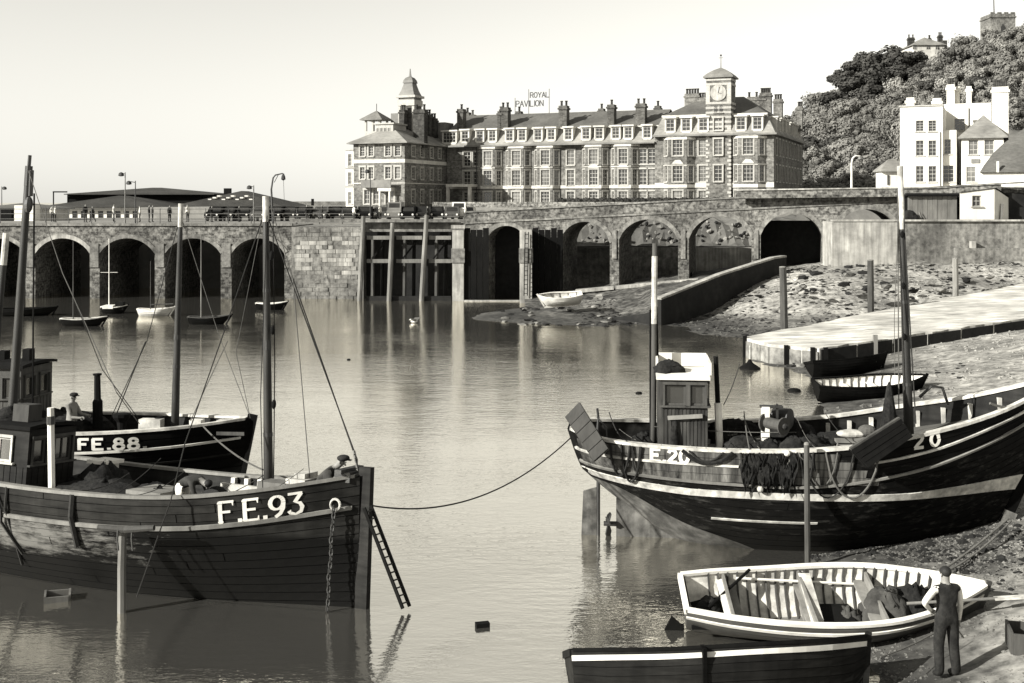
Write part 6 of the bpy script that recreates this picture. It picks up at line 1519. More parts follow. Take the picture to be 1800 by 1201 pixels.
MB().bx(6.3, 7.4, -.3, .6, 2.05, 2.4).bx(6.25, 7.45, -.35, .65, 2.41, 2.47).done('hatch', MAT['wood_grey'], b20)
line(b20, [l20(1048, 790, 26.5), l20(1052, 735, 26.8), l20(1050, 718, 26.8)], .03, 'iron', 'davit'); line(b20, [l20(1050, 733, 26.8), l20(1066, 752, 26.4), l20(1067, 775, 26.3)], .02, 'iron', 'davit')
q = l20(1250, 650, 26.5)
line(b20, sag(l20(1300, 640, 38), l20(1272, 712, 26.5), .1)[:], .012, 'rope_dark', 'mooring_line')

# ---------- open boats
def small_boat(name, label, cat, loc, heading, L, B, D, heel=0, trim=0, out='hull_varnish', inn='paint_white', gun='paint_white', ns=7, sheer=.16, ribs=14, thwarts=(.3, .55, .78), draft=.12, group=None, transom_w=.62, stripe=None, stripe2=None, bowx=.45, nt=20, tmat=None, lap=.008, fore=0.0):
    t = thing(name, label, cat, loc, rot=(rad(heel), rad(trim), rad(heading)), group=group)
    h = Hull(crv((0, D + sheer * .35), (.3, D), (.55, D + .02), (.8, D + sheer * .45), (1, D + sheer)),
             crv((0, .12), (.1, 0), (.85, 0), (.95, .06), (1, .3)),
             crv((0, B / 2 * transom_w), (.15, B / 2 * (transom_w * .3 + .62)), (.45, B / 2), (.65, B / 2 * .95), (.82, B / 2 * .64), (.93, B / 2 * .3), (1, .03)),
             crv((0, 1.5), (.2, 2.2), (.5, 2.8), (.8, 1.8), (1, 1.2)), (.08, L - bowx), (0, L))
    build_hull(t, h, ns, lambda k, s: out if not stripe or k != stripe else gun, nt, .01, .012, lap, shell=out)
    th = .035
    m = MB()
    for side in (-1, 1):
        rows = []
        for j in range(9):
            v = .1 + .9 * j / 8; rows.append([(lambda p: Vector((p.x, side * max(abs(p.y) - th, .004), p.z + th * .6)))(h.raw(.012 + .965 * i / nt, v, side)) for i in range(nt + 1)])
        m.grid(rows)
    m.grid([[(lambda p: Vector((p.x, sd_ * max(abs(p.y) - th, .004), p.z + .03)))(h.raw(.012 + .965 * i / nt, .1, 1)) for i in range(nt + 1)] for sd_ in (-1, 1)])
    p_ = [h.raw(.014, v, -1) for v in (1, .7, .4, .1)] + [h.raw(.014, v, 1) for v in (.1, .4, .7, 1)]; m.add([Vector((q.x + .02, q.y * .96, q.z)) for q in p_], [tuple(range(8))])
    m.done('lining', MAT[inn], t)
    for side in (-1, 1):
        g = MB(); rr = [[] for _ in range(5)]
        for i in range(nt + 1):
            p = h.raw(.004 + .992 * i / nt, 1, side); y = abs(p.y)
            for j, (dy, dz) in enumerate(((.035, -.03), (.035, .025), (-.075, .025), (-.075, -.03), (.035, -.03))): rr[j].append((p.x, side * max(y + dy, .004), p.z + dz))
        g.grid(rr).done('gunwale', MAT[gun], t)
        if stripe2: stripe_z(h, side, lambda q: h.zs(q) - stripe2[0], lambda q: h.zs(q) - stripe2[1], 0, .99, nt, .035).done('rubbing_strake', MAT[gun], t)
    p = h.raw(0, 1, 1); g = MB().bx(p.x - .03, p.x + .06, -p.y, p.y, p.z - .09, p.z + .02).done('transom_cap', MAT[gun], t)
    MB().bar((L - bowx + .02, 0, .05), (L + .03, 0, D + sheer + .06), .06, .1, (1, 0, 0)).bx(.1, L - bowx, -.03, .03, -.09, .02).done('keel', MAT[tmat or out], t)
    for k in range(ribs):
        tt = .1 + .78 * k / max(ribs - 1, 1)
        for side in (-1, 1):
            rb = MB(); pts = [(lambda p: Vector((p.x, side * max(abs(p.y) - th - .012, .004), p.z + .03)))(h.raw(tt, v, side)) for v in (.12, .25, .45, .7, .97)]
            for a, b in zip(pts[:-1], pts[1:]): rb.bar(a, b, .045, .03, (1, 0, 0))
            rb.done('rib', MAT['wood_mid'] if inn != 'wood_dark' else MAT['wood_mid'], t)
    for tt in thwarts:
        p = h.raw(tt, .66, 1); MB().bx(p.x - .12, p.x + .12, -p.y + .03, p.y - .03, p.z - .02, p.z + .03).done('thwart', MAT[inn if inn != 'wood_dark' else 'wood_mid'], t)
    if fore:
        rows = []
        for i in range(9):
            tt = 1 - fore + fore * .98 * i / 8; p = h.raw(tt, .985, 1); rows.append([(p.x, -p.y + .02, p.z), (p.x, 0, p.z + .03), (p.x, p.y - .02, p.z)])
        MB().grid(rows).done('foredeck', MAT[gun], t)
    return t, h
dY = 21.25
din, hd = small_boat('rowing_boat', 'big rowing boat with white gunwale and white ribbed inside, beside the standing man', 'rowing boat', (XP(1200, dY), dY + .05, -.08), -2.5, 5.55, 2.0, .82, heel=13, trim=-1.0, ns=8, sheer=.2, ribs=24, thwarts=(.17, .42, .63), stripe2=(.2, .145), bowx=.25, transom_w=.6, fore=.16, nt=28, out='hull_varnish', inn='paint_worn')
Id = mat_of(din).inverted()
def ld(x, y, Y): return Id @ P(x, y, Y)
MB().prism([(-.05, -.02, -.5), (-.3, -.02, -.3), (-.33, -.02, .1), (-.2, -.02, .38), (-.02, -.02, .2)], (0, .04, 0)).done('rudder', MAT['wood_dark'], din)
MB().bar((0, 0, -.4), (0, 0, .2), .06, .06).bar((.45, 0, -.35), (.45, 0, .1), .06, .06).bx(.4, 1.2, -.03, .03, -.5, -.02).done('skeg', MAT['wood_dark'], din)
MB().bx(.12, .75, -.5, .5, .42, .45).done('stern_sheets', MAT['wood_dark'], din)
MB().bx(.72, .84, -.7, .7, .66, .72).done('stern_bench', MAT['paint_white'], din)
MB().bar((2.35, -.8, .62), (2.4, .82, .74), .22, .05).done('centre_board', MAT['paint_white'], din)
for bx_, vt in ((.82, .93), (2.28, .9), (3.55, .86)):          # partitions across the boat
    t_ = hd.t_at(bx_, .6); pr_ = [hd.raw(t_, v, -1) for v in (vt, .7, .45, .25, .1)] + [hd.raw(t_, v, 1) for v in (.1, .25, .45, .7, vt)]
    MB().prism([(bx_, q.y * .95, q.z + .02) for q in pr_], (.05, 0, 0)).done('partition', MAT['wood_grey'], din)
for k in range(7):
    y = -.54 + .18 * k; MB().bx(.9, 4.6, y - .08, y + .08, .115, .14).done('floor_board', MAT['wood_grey'], din)
MB().bx(2.35, 3.1, -.55, .2, .12, .5).done('engine_box', MAT['wood_dark'], din)
cargo = random.Random(6)
for o in kids(din):
    if o.name.startswith('thwart'): o.data.materials.clear(); o.data.materials.append(MAT['wood_grey'])
    if o.name.startswith('centre_board'): o.data.materials.clear(); o.data.materials.append(MAT['paint_worn'])
# loose things carried in it stay things of their own (below)

low, hl = small_boat('rowing_boat', 'dark rowing boat with a white top strake, leaning away at the bottom edge', 'rowing boat', (XP(1005, 17.6), 17.75, -.1), 5, 4.95, 1.7, .98, heel=-24, ns=8, sheer=.12, ribs=10, thwarts=(.3, .6), out='hull_weathered', inn='wood_dark', gun='wood_dark', stripe2=(.15, .075), transom_w=.55, bowx=.25)
for o in kids(low):
    if o.name.startswith('rubbing_strake'): o.data.materials.clear(); o.data.materials.append(MAT['paint_white'])
MB().bar(hl.on(2.0, .98, -1, .06), hl.on(2.0, .3, -1, .05), .2, .06, (1, 0, 0)).done('side_fender', MAT['hull_black'], low)
bA, _ = small_boat('rowing_boat', 'plain black rowing boat drawn up close beside the slipway', 'rowing boat', (XP(1424, 51.5), 51.3, -.02), 12, 3.9, 1.6, .78, heel=-12, trim=-3, ns=7, out='hull_black', inn='wood_dark', gun='hull_black', ribs=6)
bB, _ = small_boat('rowing_boat', 'black rowing boat with white inside, between the slipway and the numbered fishing boat', 'rowing boat', (XP(1436, 45.0), 45.2, .0), 3, 4.5, 1.75, .82, heel=7, trim=-2, ns=7, out='hull_black', inn='paint_white', gun='hull_black', ribs=12)
bC, _ = small_boat('rowing_boat', 'white boat drawn up on the ramp below the arches', 'rowing boat', (XP(1024, 79), 79.6, .9), 184, 3.1, 1.35, .75, heel=-14, trim=4, ns=6, out='paint_white', inn='paint_worn', gun='paint_white', ribs=5)
specs = [('dark flat rowing boat floating nearest, left of the low viaduct', 105, 574, 186, 'hull_black', 'paint_worn', 2, 1.0),
         ('small dark motor boat with a white deck and a bare mast under the arches', 176, 552, 222, 'hull_black', 'paint_white', 3, 1.3),
         ('white sailing dinghy with a thin mast near the viaduct piers', 240, 556, 305, 'paint_white', 'paint_worn', 2, 1.0),
         ('dark sailing boat with a tall mast, right of the white dinghy', 329, 571, 405, 'hull_black', 'wood_mid', 3, 1.0),
         ('pale topped small boat moored at the corner of the quay wall', 449, 545, 505, 'hull_black', 'paint_white', 0, 1.0),
         ('long black boat at the far left edge below the arches', -40, 556, 95, 'hull_black', 'wood_dark', 4, 1.0)]
for lab, x0, yb, x1, ot, inn_, hd_, ff in specs:
    q = G(x0, yb, 0); L = (x1 - x0) * q.y / F
    t, hh_ = small_boat('moored_boat', lab, 'boat', (q.x, q.y + .3, -.12), hd_, L, min(1.7, L * .36 * ff), .58, ns=4, out=ot, inn=inn_, gun=inn_ if ot == 'hull_black' and inn_ != 'wood_dark' else ot, ribs=0, nt=12, thwarts=(.3, .6), group='small boats moored by the viaduct')
    if x0 == 105: MB().tube([(L * .25, 0, .3), (L * .25, 0, .3 + 145 * q.y / F)], [.045, .025], 6).done('mast', MAT['wood_mid'], t)
    if x0 == 176:
        MB().tube([(L * .28, 0, .3), (L * .28, 0, .3 + 128 * q.y / F)], [.05, .03], 6).tube([(L * .28 - .6, 0, .3 + 68 * q.y / F), (L * .28 + .6, 0, .3 + 68 * q.y / F)], .02, 5).done('mast', MAT['paint_white'], t); MB().bx(L * .55, L * .85, -.3, .3, .4, .95).done('cabin', MAT['wood_dark'], t)
        MB().bx(L * .1, L * .5, -.5, .5, .5, .72).done('foredeck', MAT['paint_white'], t)
    if x0 == 240: MB().tube([(L * .34, 0, .3), (L * .34, 0, .3 + 92 * q.y / F)], [.04, .02], 6).done('mast', MAT['wood_mid'], t); MB().tube([(L * .34, 0, .9), (L * .95, 0, .95)], .04, 6).done('boom', MAT['wood_mid'], t)
    if x0 == 329: MB().tube([(L * .29, 0, .3), (L * .29, 0, .3 + 152 * q.y / F)], [.055, .03], 6).done('mast', MAT['wood_grey'], t)
# ------------------------------------------------------------------ people
def seg_d(p, a, b):
    ab = b - a; t = min(max((p - a).dot(ab) / max(ab.length_squared, 1e-9), 0), 1); return (p - a - ab * t).length
def seg_r(p, a, b, ra, rb):
    ab = b - a; t = min(max((p - a).dot(ab) / max(ab.length_squared, 1e-9), 0), 1); return (p - a - ab * t).length / (ra + (rb - ra) * t)
def body_mesh(J, mats, sub=2, fingers=True, face=True):
    """one continuous figure grown on a skeleton. J: joint -> (x,y,z,r); mats: zone -> material"""
    order = list(J); idx = {k: i for i, k in enumerate(order)}
    bones = [('pelvis', 'spine', 'torso'), ('spine', 'chest', 'torso'), ('chest', 'neck', 'neck'), ('neck', 'head', 'skin'), ('head', 'crown', 'skin')]
    for s in 'LR': bones += [('chest', 'sh' + s, 'torso'), ('sh' + s, 'el' + s, 'sleeve'), ('el' + s, 'wr' + s, 'fore'), ('wr' + s, 'ha' + s, 'skin'), ('pelvis', 'hi' + s, 'legs'), ('hi' + s, 'kn' + s, 'legs'), ('kn' + s, 'an' + s, 'legs'), ('an' + s, 'to' + s, 'shoe')]
    me = bpy.data.meshes.new('body'); me.from_pydata([J[k][:3] for k in order], [(idx[a], idx[b]) for a, b, z in bones], [])
    ob = bpy.data.objects.new('tmp', me); COL.objects.link(ob)
    ob.modifiers.new('skin', 'SKIN'); sv = me.skin_vertices[0].data
    for k in order: sv[idx[k]].radius = (J[k][3] * (1.0 if len(J[k]) < 5 else J[k][4]), J[k][3]); sv[idx[k]].use_root = (k == 'pelvis')
    sd = ob.modifiers.new('sub', 'SUBSURF'); sd.levels = sub; sd.render_levels = sub
    dg = bpy.context.evaluated_depsgraph_get(); out = bpy.data.meshes.new_from_object(ob.evaluated_get(dg))
    bpy.data.objects.remove(ob); bpy.data.meshes.remove(me)
    zones = ['torso', 'neck', 'skin', 'sleeve', 'fore', 'legs', 'shoe']
    out.materials.clear()
    for z in zones: out.materials.append(MAT[mats.get(z, mats['torso'])])
    pos = {k: Vector(J[k][:3]) for k in J}
    for p in out.polygons:
        c = p.center; best = min(bones, key=lambda b: seg_r(c, pos[b[0]], pos[b[1]], J[b[0]][3], J[b[1]][3]))
        z = best[2]
        if z == 'neck': z = 'skin' if c.z > pos['neck'].z - .01 and (c - pos['neck']).length < .09 else 'torso'
        p.material_index = zones.index(z); p.use_smooth = True
    bm = bmesh.new(); bm.from_mesh(out)
    def addmb(m, zi):
        vs = [bm.verts.new(v) for v in m.v]
        for f in m.f:
            try: fc_ = bm.faces.new([vs[i] for i in f]); fc_.material_index = zi; fc_.smooth = True
            except ValueError: pass
    if fingers:
        for s in 'LR':
            w, h = pos['wr' + s], pos['ha' + s]; d = (h - w).normalized(); sd_ = d.cross(Vector((0, 1, 0))); sd_ = sd_.normalized() if sd_.length > .1 else Vector((1, 0, 0)); pn = d.cross(sd_)
            for k, (ln, o) in enumerate(((.062, -.027), (.072, -.009), (.068, .009), (.052, .026))):
                b = h + sd_ * o; addmb(MB().tube([b - d * .02, b + d * ln * .5 + pn * .004, b + d * ln * .85 + pn * .022], [.0095, .009, .0065], 6), 2)
            b = w.lerp(h, .45) + sd_ * -.03; addmb(MB().tube([b, b - sd_ * .022 + d * .025 + pn * .008, b - sd_ * .024 + d * .055 + pn * .018], [.012, .010, .007], 6), 2)
    if face:
        hd_, cr = pos['head'], pos['crown']; up = (cr - hd_).normalized(); fw = J.get('_fw', Vector((0, 1, 0)))
        fwv = FW[0] - up * FW[0].dot(up); fwv.normalize(); rt = fwv.cross(up); mid = hd_.lerp(cr, .42); r = J['head'][3]
        addmb(MB().tube([mid + fwv * r * .85 + up * .018, mid + fwv * (r + .028) - up * .018, mid + fwv * r * .9 - up * .022], [.008, .015, .01], 6), 2)
        for s in (-1, 1):
            addmb(MB().sphere(mid + rt * s * (r + .006) - up * .005, .03, 6, 5, (.45, .6, 1)), 2); addmb(MB().sphere(mid + rt * s * .034 + fwv * r * .93 + up * .02, .012, 6, 4), 6)
        addmb(MB().bar(mid + fwv * (r * .97) - up * .055 - rt * .024, mid + fwv * (r * .97) - up * .055 + rt * .024, .01, .008), 6)
    bm.to_mesh(out); bm.free()
    return out
FW = [Vector((0, 1, 0))]
def scaleJ(d, k=1.0): return {a: tuple(v) for a, v in d.items()}
STAND = dict(pelvis=(0, 0, .95, .125, 1.25), spine=(0, 0, 1.12, .115, 1.25), chest=(0, .01, 1.32, .125, 1.35), neck=(0, .02, 1.475, .055), head=(0, .035, 1.565, .075), crown=(0, .04, 1.66, .078),
             shL=(-.185, 0, 1.40, .062), elL=(-.25, -.03, 1.13, .045), wrL=(-.26, .05, .88, .033), haL=(-.26, .07, .80, .036), shR=(.185, 0, 1.40, .062), elR=(.25, -.03, 1.13, .045), wrR=(.26, .05, .88, .033), haR=(.26, .07, .80, .036),
             hiL=(-.1, 0, .90, .095), knL=(-.11, .02, .50, .066), anL=(-.12, -.02, .09, .05), toL=(-.13, .15, .04, .04), hiR=(.1, 0, .90, .095), knR=(.11, .02, .50, .066), anR=(.12, -.02, .09, .05), toR=(.13, .15, .04, .04))
# the man on the beach, seen from behind
Jm = dict(STAND); Jm.update(elL=(-.43, -.06, 1.22, .047), wrL=(-.25, .05, 1.06, .034), haL=(-.18, .09, 1.02, .036), elR=(.24, .0, 1.12, .047), wrR=(.28, .1, .86, .034), haR=(.29, .14, .78, .036), shL=(-.2, -.01, 1.41, .066), shR=(.2, 0, 1.41, .066), knL=(-.12, .03, .5, .085), knR=(.12, .0, .5, .085), anL=(-.13, -.02, .1, .078), anR=(.14, -.05, .1, .078), hiL=(-.1, 0, .9, .11), hiR=(.1, 0, .9, .11))
FW[0] = Vector((-.25, 1, -.1)).normalized()
pm_ = G(1664, 1192, .38); gz = ground(pm_.x, pm_.y); pm_ = G(1664, 1192, gz)
man = thing('person', 'man in dark waistcoat and white shirt sleeves standing on the beach, hand on hip', 'person', pm_, rad(12))
man.scale = (1.03, 1.03, 1.03)
obj('body', body_mesh(Jm, dict(torso='cloth_dark', skin='skin', sleeve='cloth_white', fore='cloth_white', legs='cloth_dark', shoe='hair')), None, man)
MB().sphere((0, .026, 1.648), .096, 14, 10, (.9, 1.0, .88)).done('hair', MAT['hair'], man, smooth=True)
stk = MB().tube([Vector((.29, .12, .84)), Vector((.31, .2, .70)), Vector((.5, .3, .50))], .012, 6).done('stick', MAT['wood_grey'], None, pm_, rad(12)); tag(stk, 'thin stick held in the right hand of the man on the beach', 'stick')

def cap(parent, c, fw, r=.1, mat='cloth_dark'):
    fw = Vector((fw[0], fw[1], 0)).normalized()
    MB().sphere((c[0] + fw.x * .02, c[1] + fw.y * .02, c[2]), r * 1.15, 12, 8, (1, 1, .5)).add([(c[0] + fw.x * r * .6 - fw.y * .08, c[1] + fw.y * r * .6 + fw.x * .08, c[2] - .015), (c[0] + fw.x * r * .6 + fw.y * .08, c[1] + fw.y * r * .6 - fw.x * .08, c[2] - .015), (c[0] + fw.x * (r + .075) + fw.y * .05, c[1] + fw.y * (r + .075) - fw.x * .05, c[2] - .035), (c[0] + fw.x * (r + .075) - fw.y * .05, c[1] + fw.y * (r + .075) + fw.x * .05, c[2] - .035)], [(0, 1, 2, 3)]).done('cap', MAT[mat], parent, smooth=True)
# man crouching at the bow of FE93 (local +x is forwards)
Jb = dict(pelvis=(-.2, 0, .34, .13), spine=(-.14, 0, .5, .125), chest=(.0, 0, .68, .135), neck=(.14, 0, .78, .06), head=(.22, 0, .84, .075), crown=(.27, 0, .92, .078),
          shL=(.03, .19, .70, .07), elL=(.2, .26, .5, .055), wrL=(.4, .16, .46, .04), haL=(.47, .12, .45, .036), shR=(.03, -.19, .70, .07), elR=(.2, -.26, .5, .055), wrR=(.4, -.16, .46, .04), haR=(.47, -.12, .45, .036),
          hiL=(-.17, .1, .3, .1), knL=(.15, .14, .36, .075), anL=(-.02, .14, .06, .05), toL=(.14, .14, .035, .04), hiR=(-.17, -.1, .3, .1), knR=(.15, -.14, .36, .075), anR=(-.02, -.14, .06, .05), toR=(.14, -.14, .035, .04))
FW[0] = Vector((1, 0, -.45)).normalized()
M93 = mat_of(b93)
def on93(x, y, z): return M93 @ Vector((x, y, z))
pb_ = P(578, 868, 23.15); pb_.z = ZP(800, 23.15) - 1.12
p1_ = thing('person', 'man in dark jacket and flat cap bending over the bow of F.E.93', 'person', pb_, rad(-14)); p1_.scale = (1.15, 1.15, 1.15)
mk('cloth_jacket', 0.04, 0.10, scale=10, rough=0.95, bump=0.2)
obj('body', body_mesh(Jb, dict(torso='cloth_jacket', skin='skin', sleeve='cloth_jacket', fore='cloth_jacket', legs='cloth_dark', shoe='hair')), None, p1_)
cap(p1_, (.255, 0, .935), (1, 0))
Js = dict(pelvis=(0, 0, .88, .13), spine=(.14, 0, .98, .125), chest=(.34, 0, 1.02, .135), neck=(.5, 0, .98, .06), head=(.6, 0, .94, .075), crown=(.68, 0, .93, .078),
          shL=(.36, .19, 1.0, .07), elL=(.46, .22, .74, .055), wrL=(.58, .16, .52, .04), haL=(.62, .14, .45, .036), shR=(.36, -.19, 1.0, .07), elR=(.46, -.22, .74, .055), wrR=(.58, -.16, .52, .04), haR=(.62, -.14, .45, .036),
          hiL=(0, .1, .84, .1), knL=(.06, .12, .46, .075), anL=(-.02, .13, .08, .05), toL=(.15, .13, .04, .04), hiR=(0, -.1, .84, .1), knR=(.06, -.12, .46, .075), anR=(-.02, -.13, .08, .05), toR=(.15, -.13, .04, .04))
FW[0] = Vector((.2, 0, -1)).normalized()
q = P(320, 900, 23.9); q.z = ZP(828, 23.9) - 1.16
p2_ = thing('person', 'man in pale trousers stooping over the gear amidships on F.E.93', 'person', q, rad(-20))
obj('body', body_mesh(Js, dict(torso='cloth_grey', skin='skin', sleeve='cloth_grey', fore='skin', legs='cloth_white', shoe='hair')), None, p2_)
MB().sphere((.655, 0, .955), .1, 12, 8, (.9, .9, .8)).done('hair', MAT['hair'], p2_, smooth=True)
FW[0] = Vector((1, 0, -.2)).normalized()
def turn(J): return {k: (v[1], -v[0], *v[2:]) for k, v in J.items()}
Jf = turn(STAND); Jf.update(elL=(.12, .25, 1.12, .047), wrL=(.34, .2, 1.1, .034), haL=(.42, .18, 1.1, .036), elR=(.12, -.25, 1.12, .047), wrR=(.34, -.2, 1.1, .034), haR=(.42, -.18, 1.1, .036))
q = P(126, 760, 30.4); q.z = ZP(691, 30.4) - 1.72
p3_ = thing('person', 'man in cap and pale shirt standing on the boat FE.88. behind the wheelhouse', 'person', q, rad(-10))
obj('body', body_mesh(Jf, dict(torso='cloth_pale', skin='skin', sleeve='cloth_pale', fore='cloth_pale', legs='cloth_dark', shoe='hair')), None, p3_)
cap(p3_, (.045, 0, 1.68), (1, 0))
# people on the quay
FW[0] = Vector((1, 0, 0))
Jw = turn(STAND); Jw.update(knL=(.2, .11, .5, .066), anL=(.22, .12, .09, .05), toL=(.38, .12, .05, .04), knR=(-.02, -.11, .5, .066), anR=(-.3, -.12, .12, .05), toR=(-.18, -.12, .05, .04), elL=(-.1, .25, 1.14, .047), wrL=(.06, .26, .92, .034), haL=(.12, .26, .86, .036), elR=(.06, -.25, 1.14, .047), wrR=(.24, -.24, .96, .034), haR=(.3, -.24, .92, .036))
Jst = turn(STAND)
pv = [body_mesh(Jst if t == 'cloth_grey' or l == 'cloth_grey' else Jw, dict(torso=t, skin='skin', sleeve=t, fore=t, legs=l, shoe='hair'), 1, False, False) for t, l in (('cloth_dark', 'cloth_dark'), ('cloth_grey', 'cloth_dark'), ('cloth_white', 'cloth_grey'), ('cloth_dark', 'cloth_grey'))]
qr = random.Random(23)
for x in (92, 97, 150, 163, 200, 246, 262, 268, 298, 330, 372, 420, 466, 540, 566, 622, 664, 668, 752):
    Y = qr.uniform(107.5, 112); t = tag(obj('person', qr.choice(pv), None, None, (XP(x, Y), Y, 6.08), qr.choice([0, math.pi]) + qr.uniform(-.6, .6)), 'person in dark clothes walking along the quay behind the railing', 'person', 'people on the quay'); k = qr.uniform(.92, 1.04); t.scale = (k, k, k)

# ------------------------------------------------------------------ parked cars, seen end on
def car(label, x, Y, paint, group, van=False, rz=0.0):
    t = thing('parked_van' if van else 'parked_car', label, 'van' if van else 'car', (XP(x, Y), Y, 6.08), rz, group)
    hgt = 1.95 if van else 1.5; L = 3.9
    prof = [(0, .35), (0, .75), (.1, .88), (.95, .98), (1.35, hgt - .06), (1.6, hgt), (2.9, hgt), (3.25, hgt - .1), (3.75, 1.0), (3.9, .8), (3.9, .35)] if not van else [(0, .35), (0, .9), (.15, 1.1), (.5, 1.2), (.75, hgt - .08), (.95, hgt), (3.7, hgt), (3.9, hgt - .15), (3.9, .35)]
    m = MB(); rows = []
    for xs_, k in ((-.76, .0), (-.8, .5), (-.62, 1), (.62, 1), (.8, .5), (.76, 0)):
        rows.append([(xs_ * (1 if zz < 1.05 else .9), yy, zz if k else zz) for yy, zz in prof])
    m.grid(rows)
    n = len(prof)
    m.add([(-.8 * (1 if zz < 1.05 else .9), yy, zz) for yy, zz in prof], [tuple(range(n))]).add([(.8 * (1 if zz < 1.05 else .9), yy, zz) for yy, zz in prof], [tuple(reversed(range(n)))])
    m.done('body', MAT[paint], t)
    a, b = (prof[3], prof[4])
    MB().add([(-.58, a[0] - .02 + .04, a[1] + .03), (.58, a[0] - .02 + .04, a[1] + .03), (.52, b[0] - .04, b[1] - .03), (-.52, b[0] - .04, b[1] - .03)], [(0, 1, 2, 3)]).done('windscreen', MAT['glass'], t)
    for s in (-1, 1): MB().bx(s * .73 - .012, s * .73 + .012, 1.5, 2.9, 1.08, hgt - .14).done('side_window', MAT['glass'], t)
    wm = MB().lathe([(.2, -.09), (.3, -.09), (.3, .09), (.2, .09)], 12).mesh('wheel')
    for s in (-1, 1):
        for yy in (.75, 3.1): obj('wheel', wm, MAT['iron'], t, (s * .7, yy, .3), rot=(0, rad(90), 0))
        o = MB().lathe([(.11, 0), (.09, .04)], 10).mesh('headlight'); obj('headlight', o, MAT['paint_white'], t, (s * .55, -.01, .68), rot=(rad(90), 0, 0))
    MB().bx(-.75, .75, -.1, -.03, .42, .5).done('bumper', MAT['iron_grey'], t)
for k, x in enumerate((372, 396, 424, 452, 480, 506, 532, 560, 588, 612, 640, 668, 716, 742, 768, 794)):
    car('dark parked car in the row behind the quay railing', x, 116 + (k % 3) * .6, ('hull_black', 'hull_weathered', 'wood_dark', 'wood_mid')[k % 4], 'cars parked behind the railing', rz=qr.uniform(-.1, .1))
car('white car parked at the right end of the row before the hotel wing', 822, 118, 'paint_white', None)
car('small white van parked at the end of the row, last before the brick parapet', 806, 117.4, 'paint_white', None, True)
car('tall grey van standing among the parked cars below the hotel wing', 692, 116.5, 'lead', None, True)

# ------------------------------------------------------------------ harbour furniture
lad = thing('ladder', 'wooden ladder hanging from the bow of F.E.93 into the water', 'ladder')
a, b = P(645, 892, 22.45), P(709, 1068, 22.35); a2, b2 = P(651, 888, 22.62), P(720, 1064, 22.6)
a, a2 = P(640, 893, 22.4), P(652, 889, 22.5); b, b2 = P(708, 1070, 22.2), P(720, 1066, 22.3)
for p, q in ((a, b), (a2, b2)): MB().bar(p, q, .045, .06).done('ladder_rail', MAT['wood_dark'], lad)
for k in range(13): f = (k + .6) / 13.2; MB().tube([a.lerp(b, f), a2.lerp(b2, f)], .018, 6).done('rung', MAT['wood_mid'], lad)
tp = thing('mooring_post', 'T-shaped mooring post with a crossbeam standing in the water beside F.E.93', 'post')
MB().tube([P(214, 1068, 22.2) - Vector((0, 0, 1)), P(214, 1000, 22.2), P(216, 932, 22.2)], [.09, .085, .08], 8).done('post', MAT['wood_grey'], tp)
MB().tube([P(172, 927, 22.0), P(220, 931, 22.0), P(271, 928, 21.9)], [.055, .07, .055], 8).done('crossbeam', MAT['wood_mid'], tp)
for x in (207, 232): line(tp, [P(x, 930, 21.95), P(x - 1, 948, 21.95), P(x + 1, 968, 21.95)], .018, 'iron', 'chain')
for lab, x0, yb, x1, yt, Y, r, mt in (('grey mooring post in the water in front of the fishing boat numbered 20', 1420, 1000, 1418, 782, 24.75, .066, 'wood_mid'),
                                ('tall wooden post at the slipway edge, nearest the water', 1379, 578, 1376, 470, 64.5, .22, 'wood_mid'), ('wooden post on the beach, middle one behind the slipway', 1531, 548, 1530, 458, 66.5, .2, 'wood_mid'), ('short wooden post by the ledge, farthest up the slipway', 1680, 515, 1679, 455, 72, .2, 'wood_grey')):
    q = P(x0, yb, Y); z0 = min(ground(q.x, q.y), q.z) - .3
    t = thing('mooring_post', lab, 'post'); MB().tube([Vector((q.x, q.y, z0)), q.lerp(P(x1, yt, Y), .5), P(x1, yt, Y)], [r, r * .97, r * .92], 8).done('post', MAT[mt], t)
    MB().lathe([(r * .93, 0), (r * .85, .04), (r * .3, .06)], 8, P(x1, yt, Y)).done('post_top', MAT['wood_grey'], t)
rp_ = MB().tube(sag(P(648, 888, 22.6), P(1003, 770, 27.2), .62, 24), .016, 6).done('mooring_rope', MAT['rope_dark']); tag(rp_, 'long rope sagging between the bow of F.E.93 and the stern at the right', 'rope')
rp_ = MB().tube(sag(P(1772, 912, 25.2), P(1642, 1012, 22.8), .05, 10), .022, 6).tube(sag(P(1778, 915, 25.2), P(1650, 1012, 22.7), .12, 10), .02, 6).done('mooring_rope', MAT['wood_grey']); tag(rp_, 'slanting double rope from the beached bow down to the big rowing boat', 'rope')
rp_ = MB().tube(sag(P(1655, 1105, 19.2), P(1548, 1155, 18.2), .04, 10), .012, 6).done('mooring_rope', MAT['rope']); tag(rp_, 'thin rope from the man to the lower rowing boat', 'rope')
def crate(label, c, s, rz, mat='wood_grey', tilt=0.0):
    t = thing('crate', label, 'crate', c, rot=(tilt, tilt * .5, rz)); x, y, z = s
    for sx in (-1, 1): MB().bx(sx * x / 2 - .02, sx * x / 2 + .02, -y / 2, y / 2, -z / 2, z / 2).done('end_board', MAT[mat], t)
    for sy in (-1, 1): MB().bx(-x / 2 + .021, x / 2 - .021, sy * y / 2 - .015, sy * y / 2 + .015, -z / 2, z / 2 - .02).done('side_board', MAT[mat], t)
    MB().bx(-x / 2 + .021, x / 2 - .021, -y / 2 + .016, y / 2 - .016, -z / 2, -z / 2 + .02).done('bottom', MAT['wood_dark'], t)
crate('open wooden fish box floating in front of the moored boat at the left', G(101, 1050, .05), (.46, .36, .2), rad(20), tilt=.06)
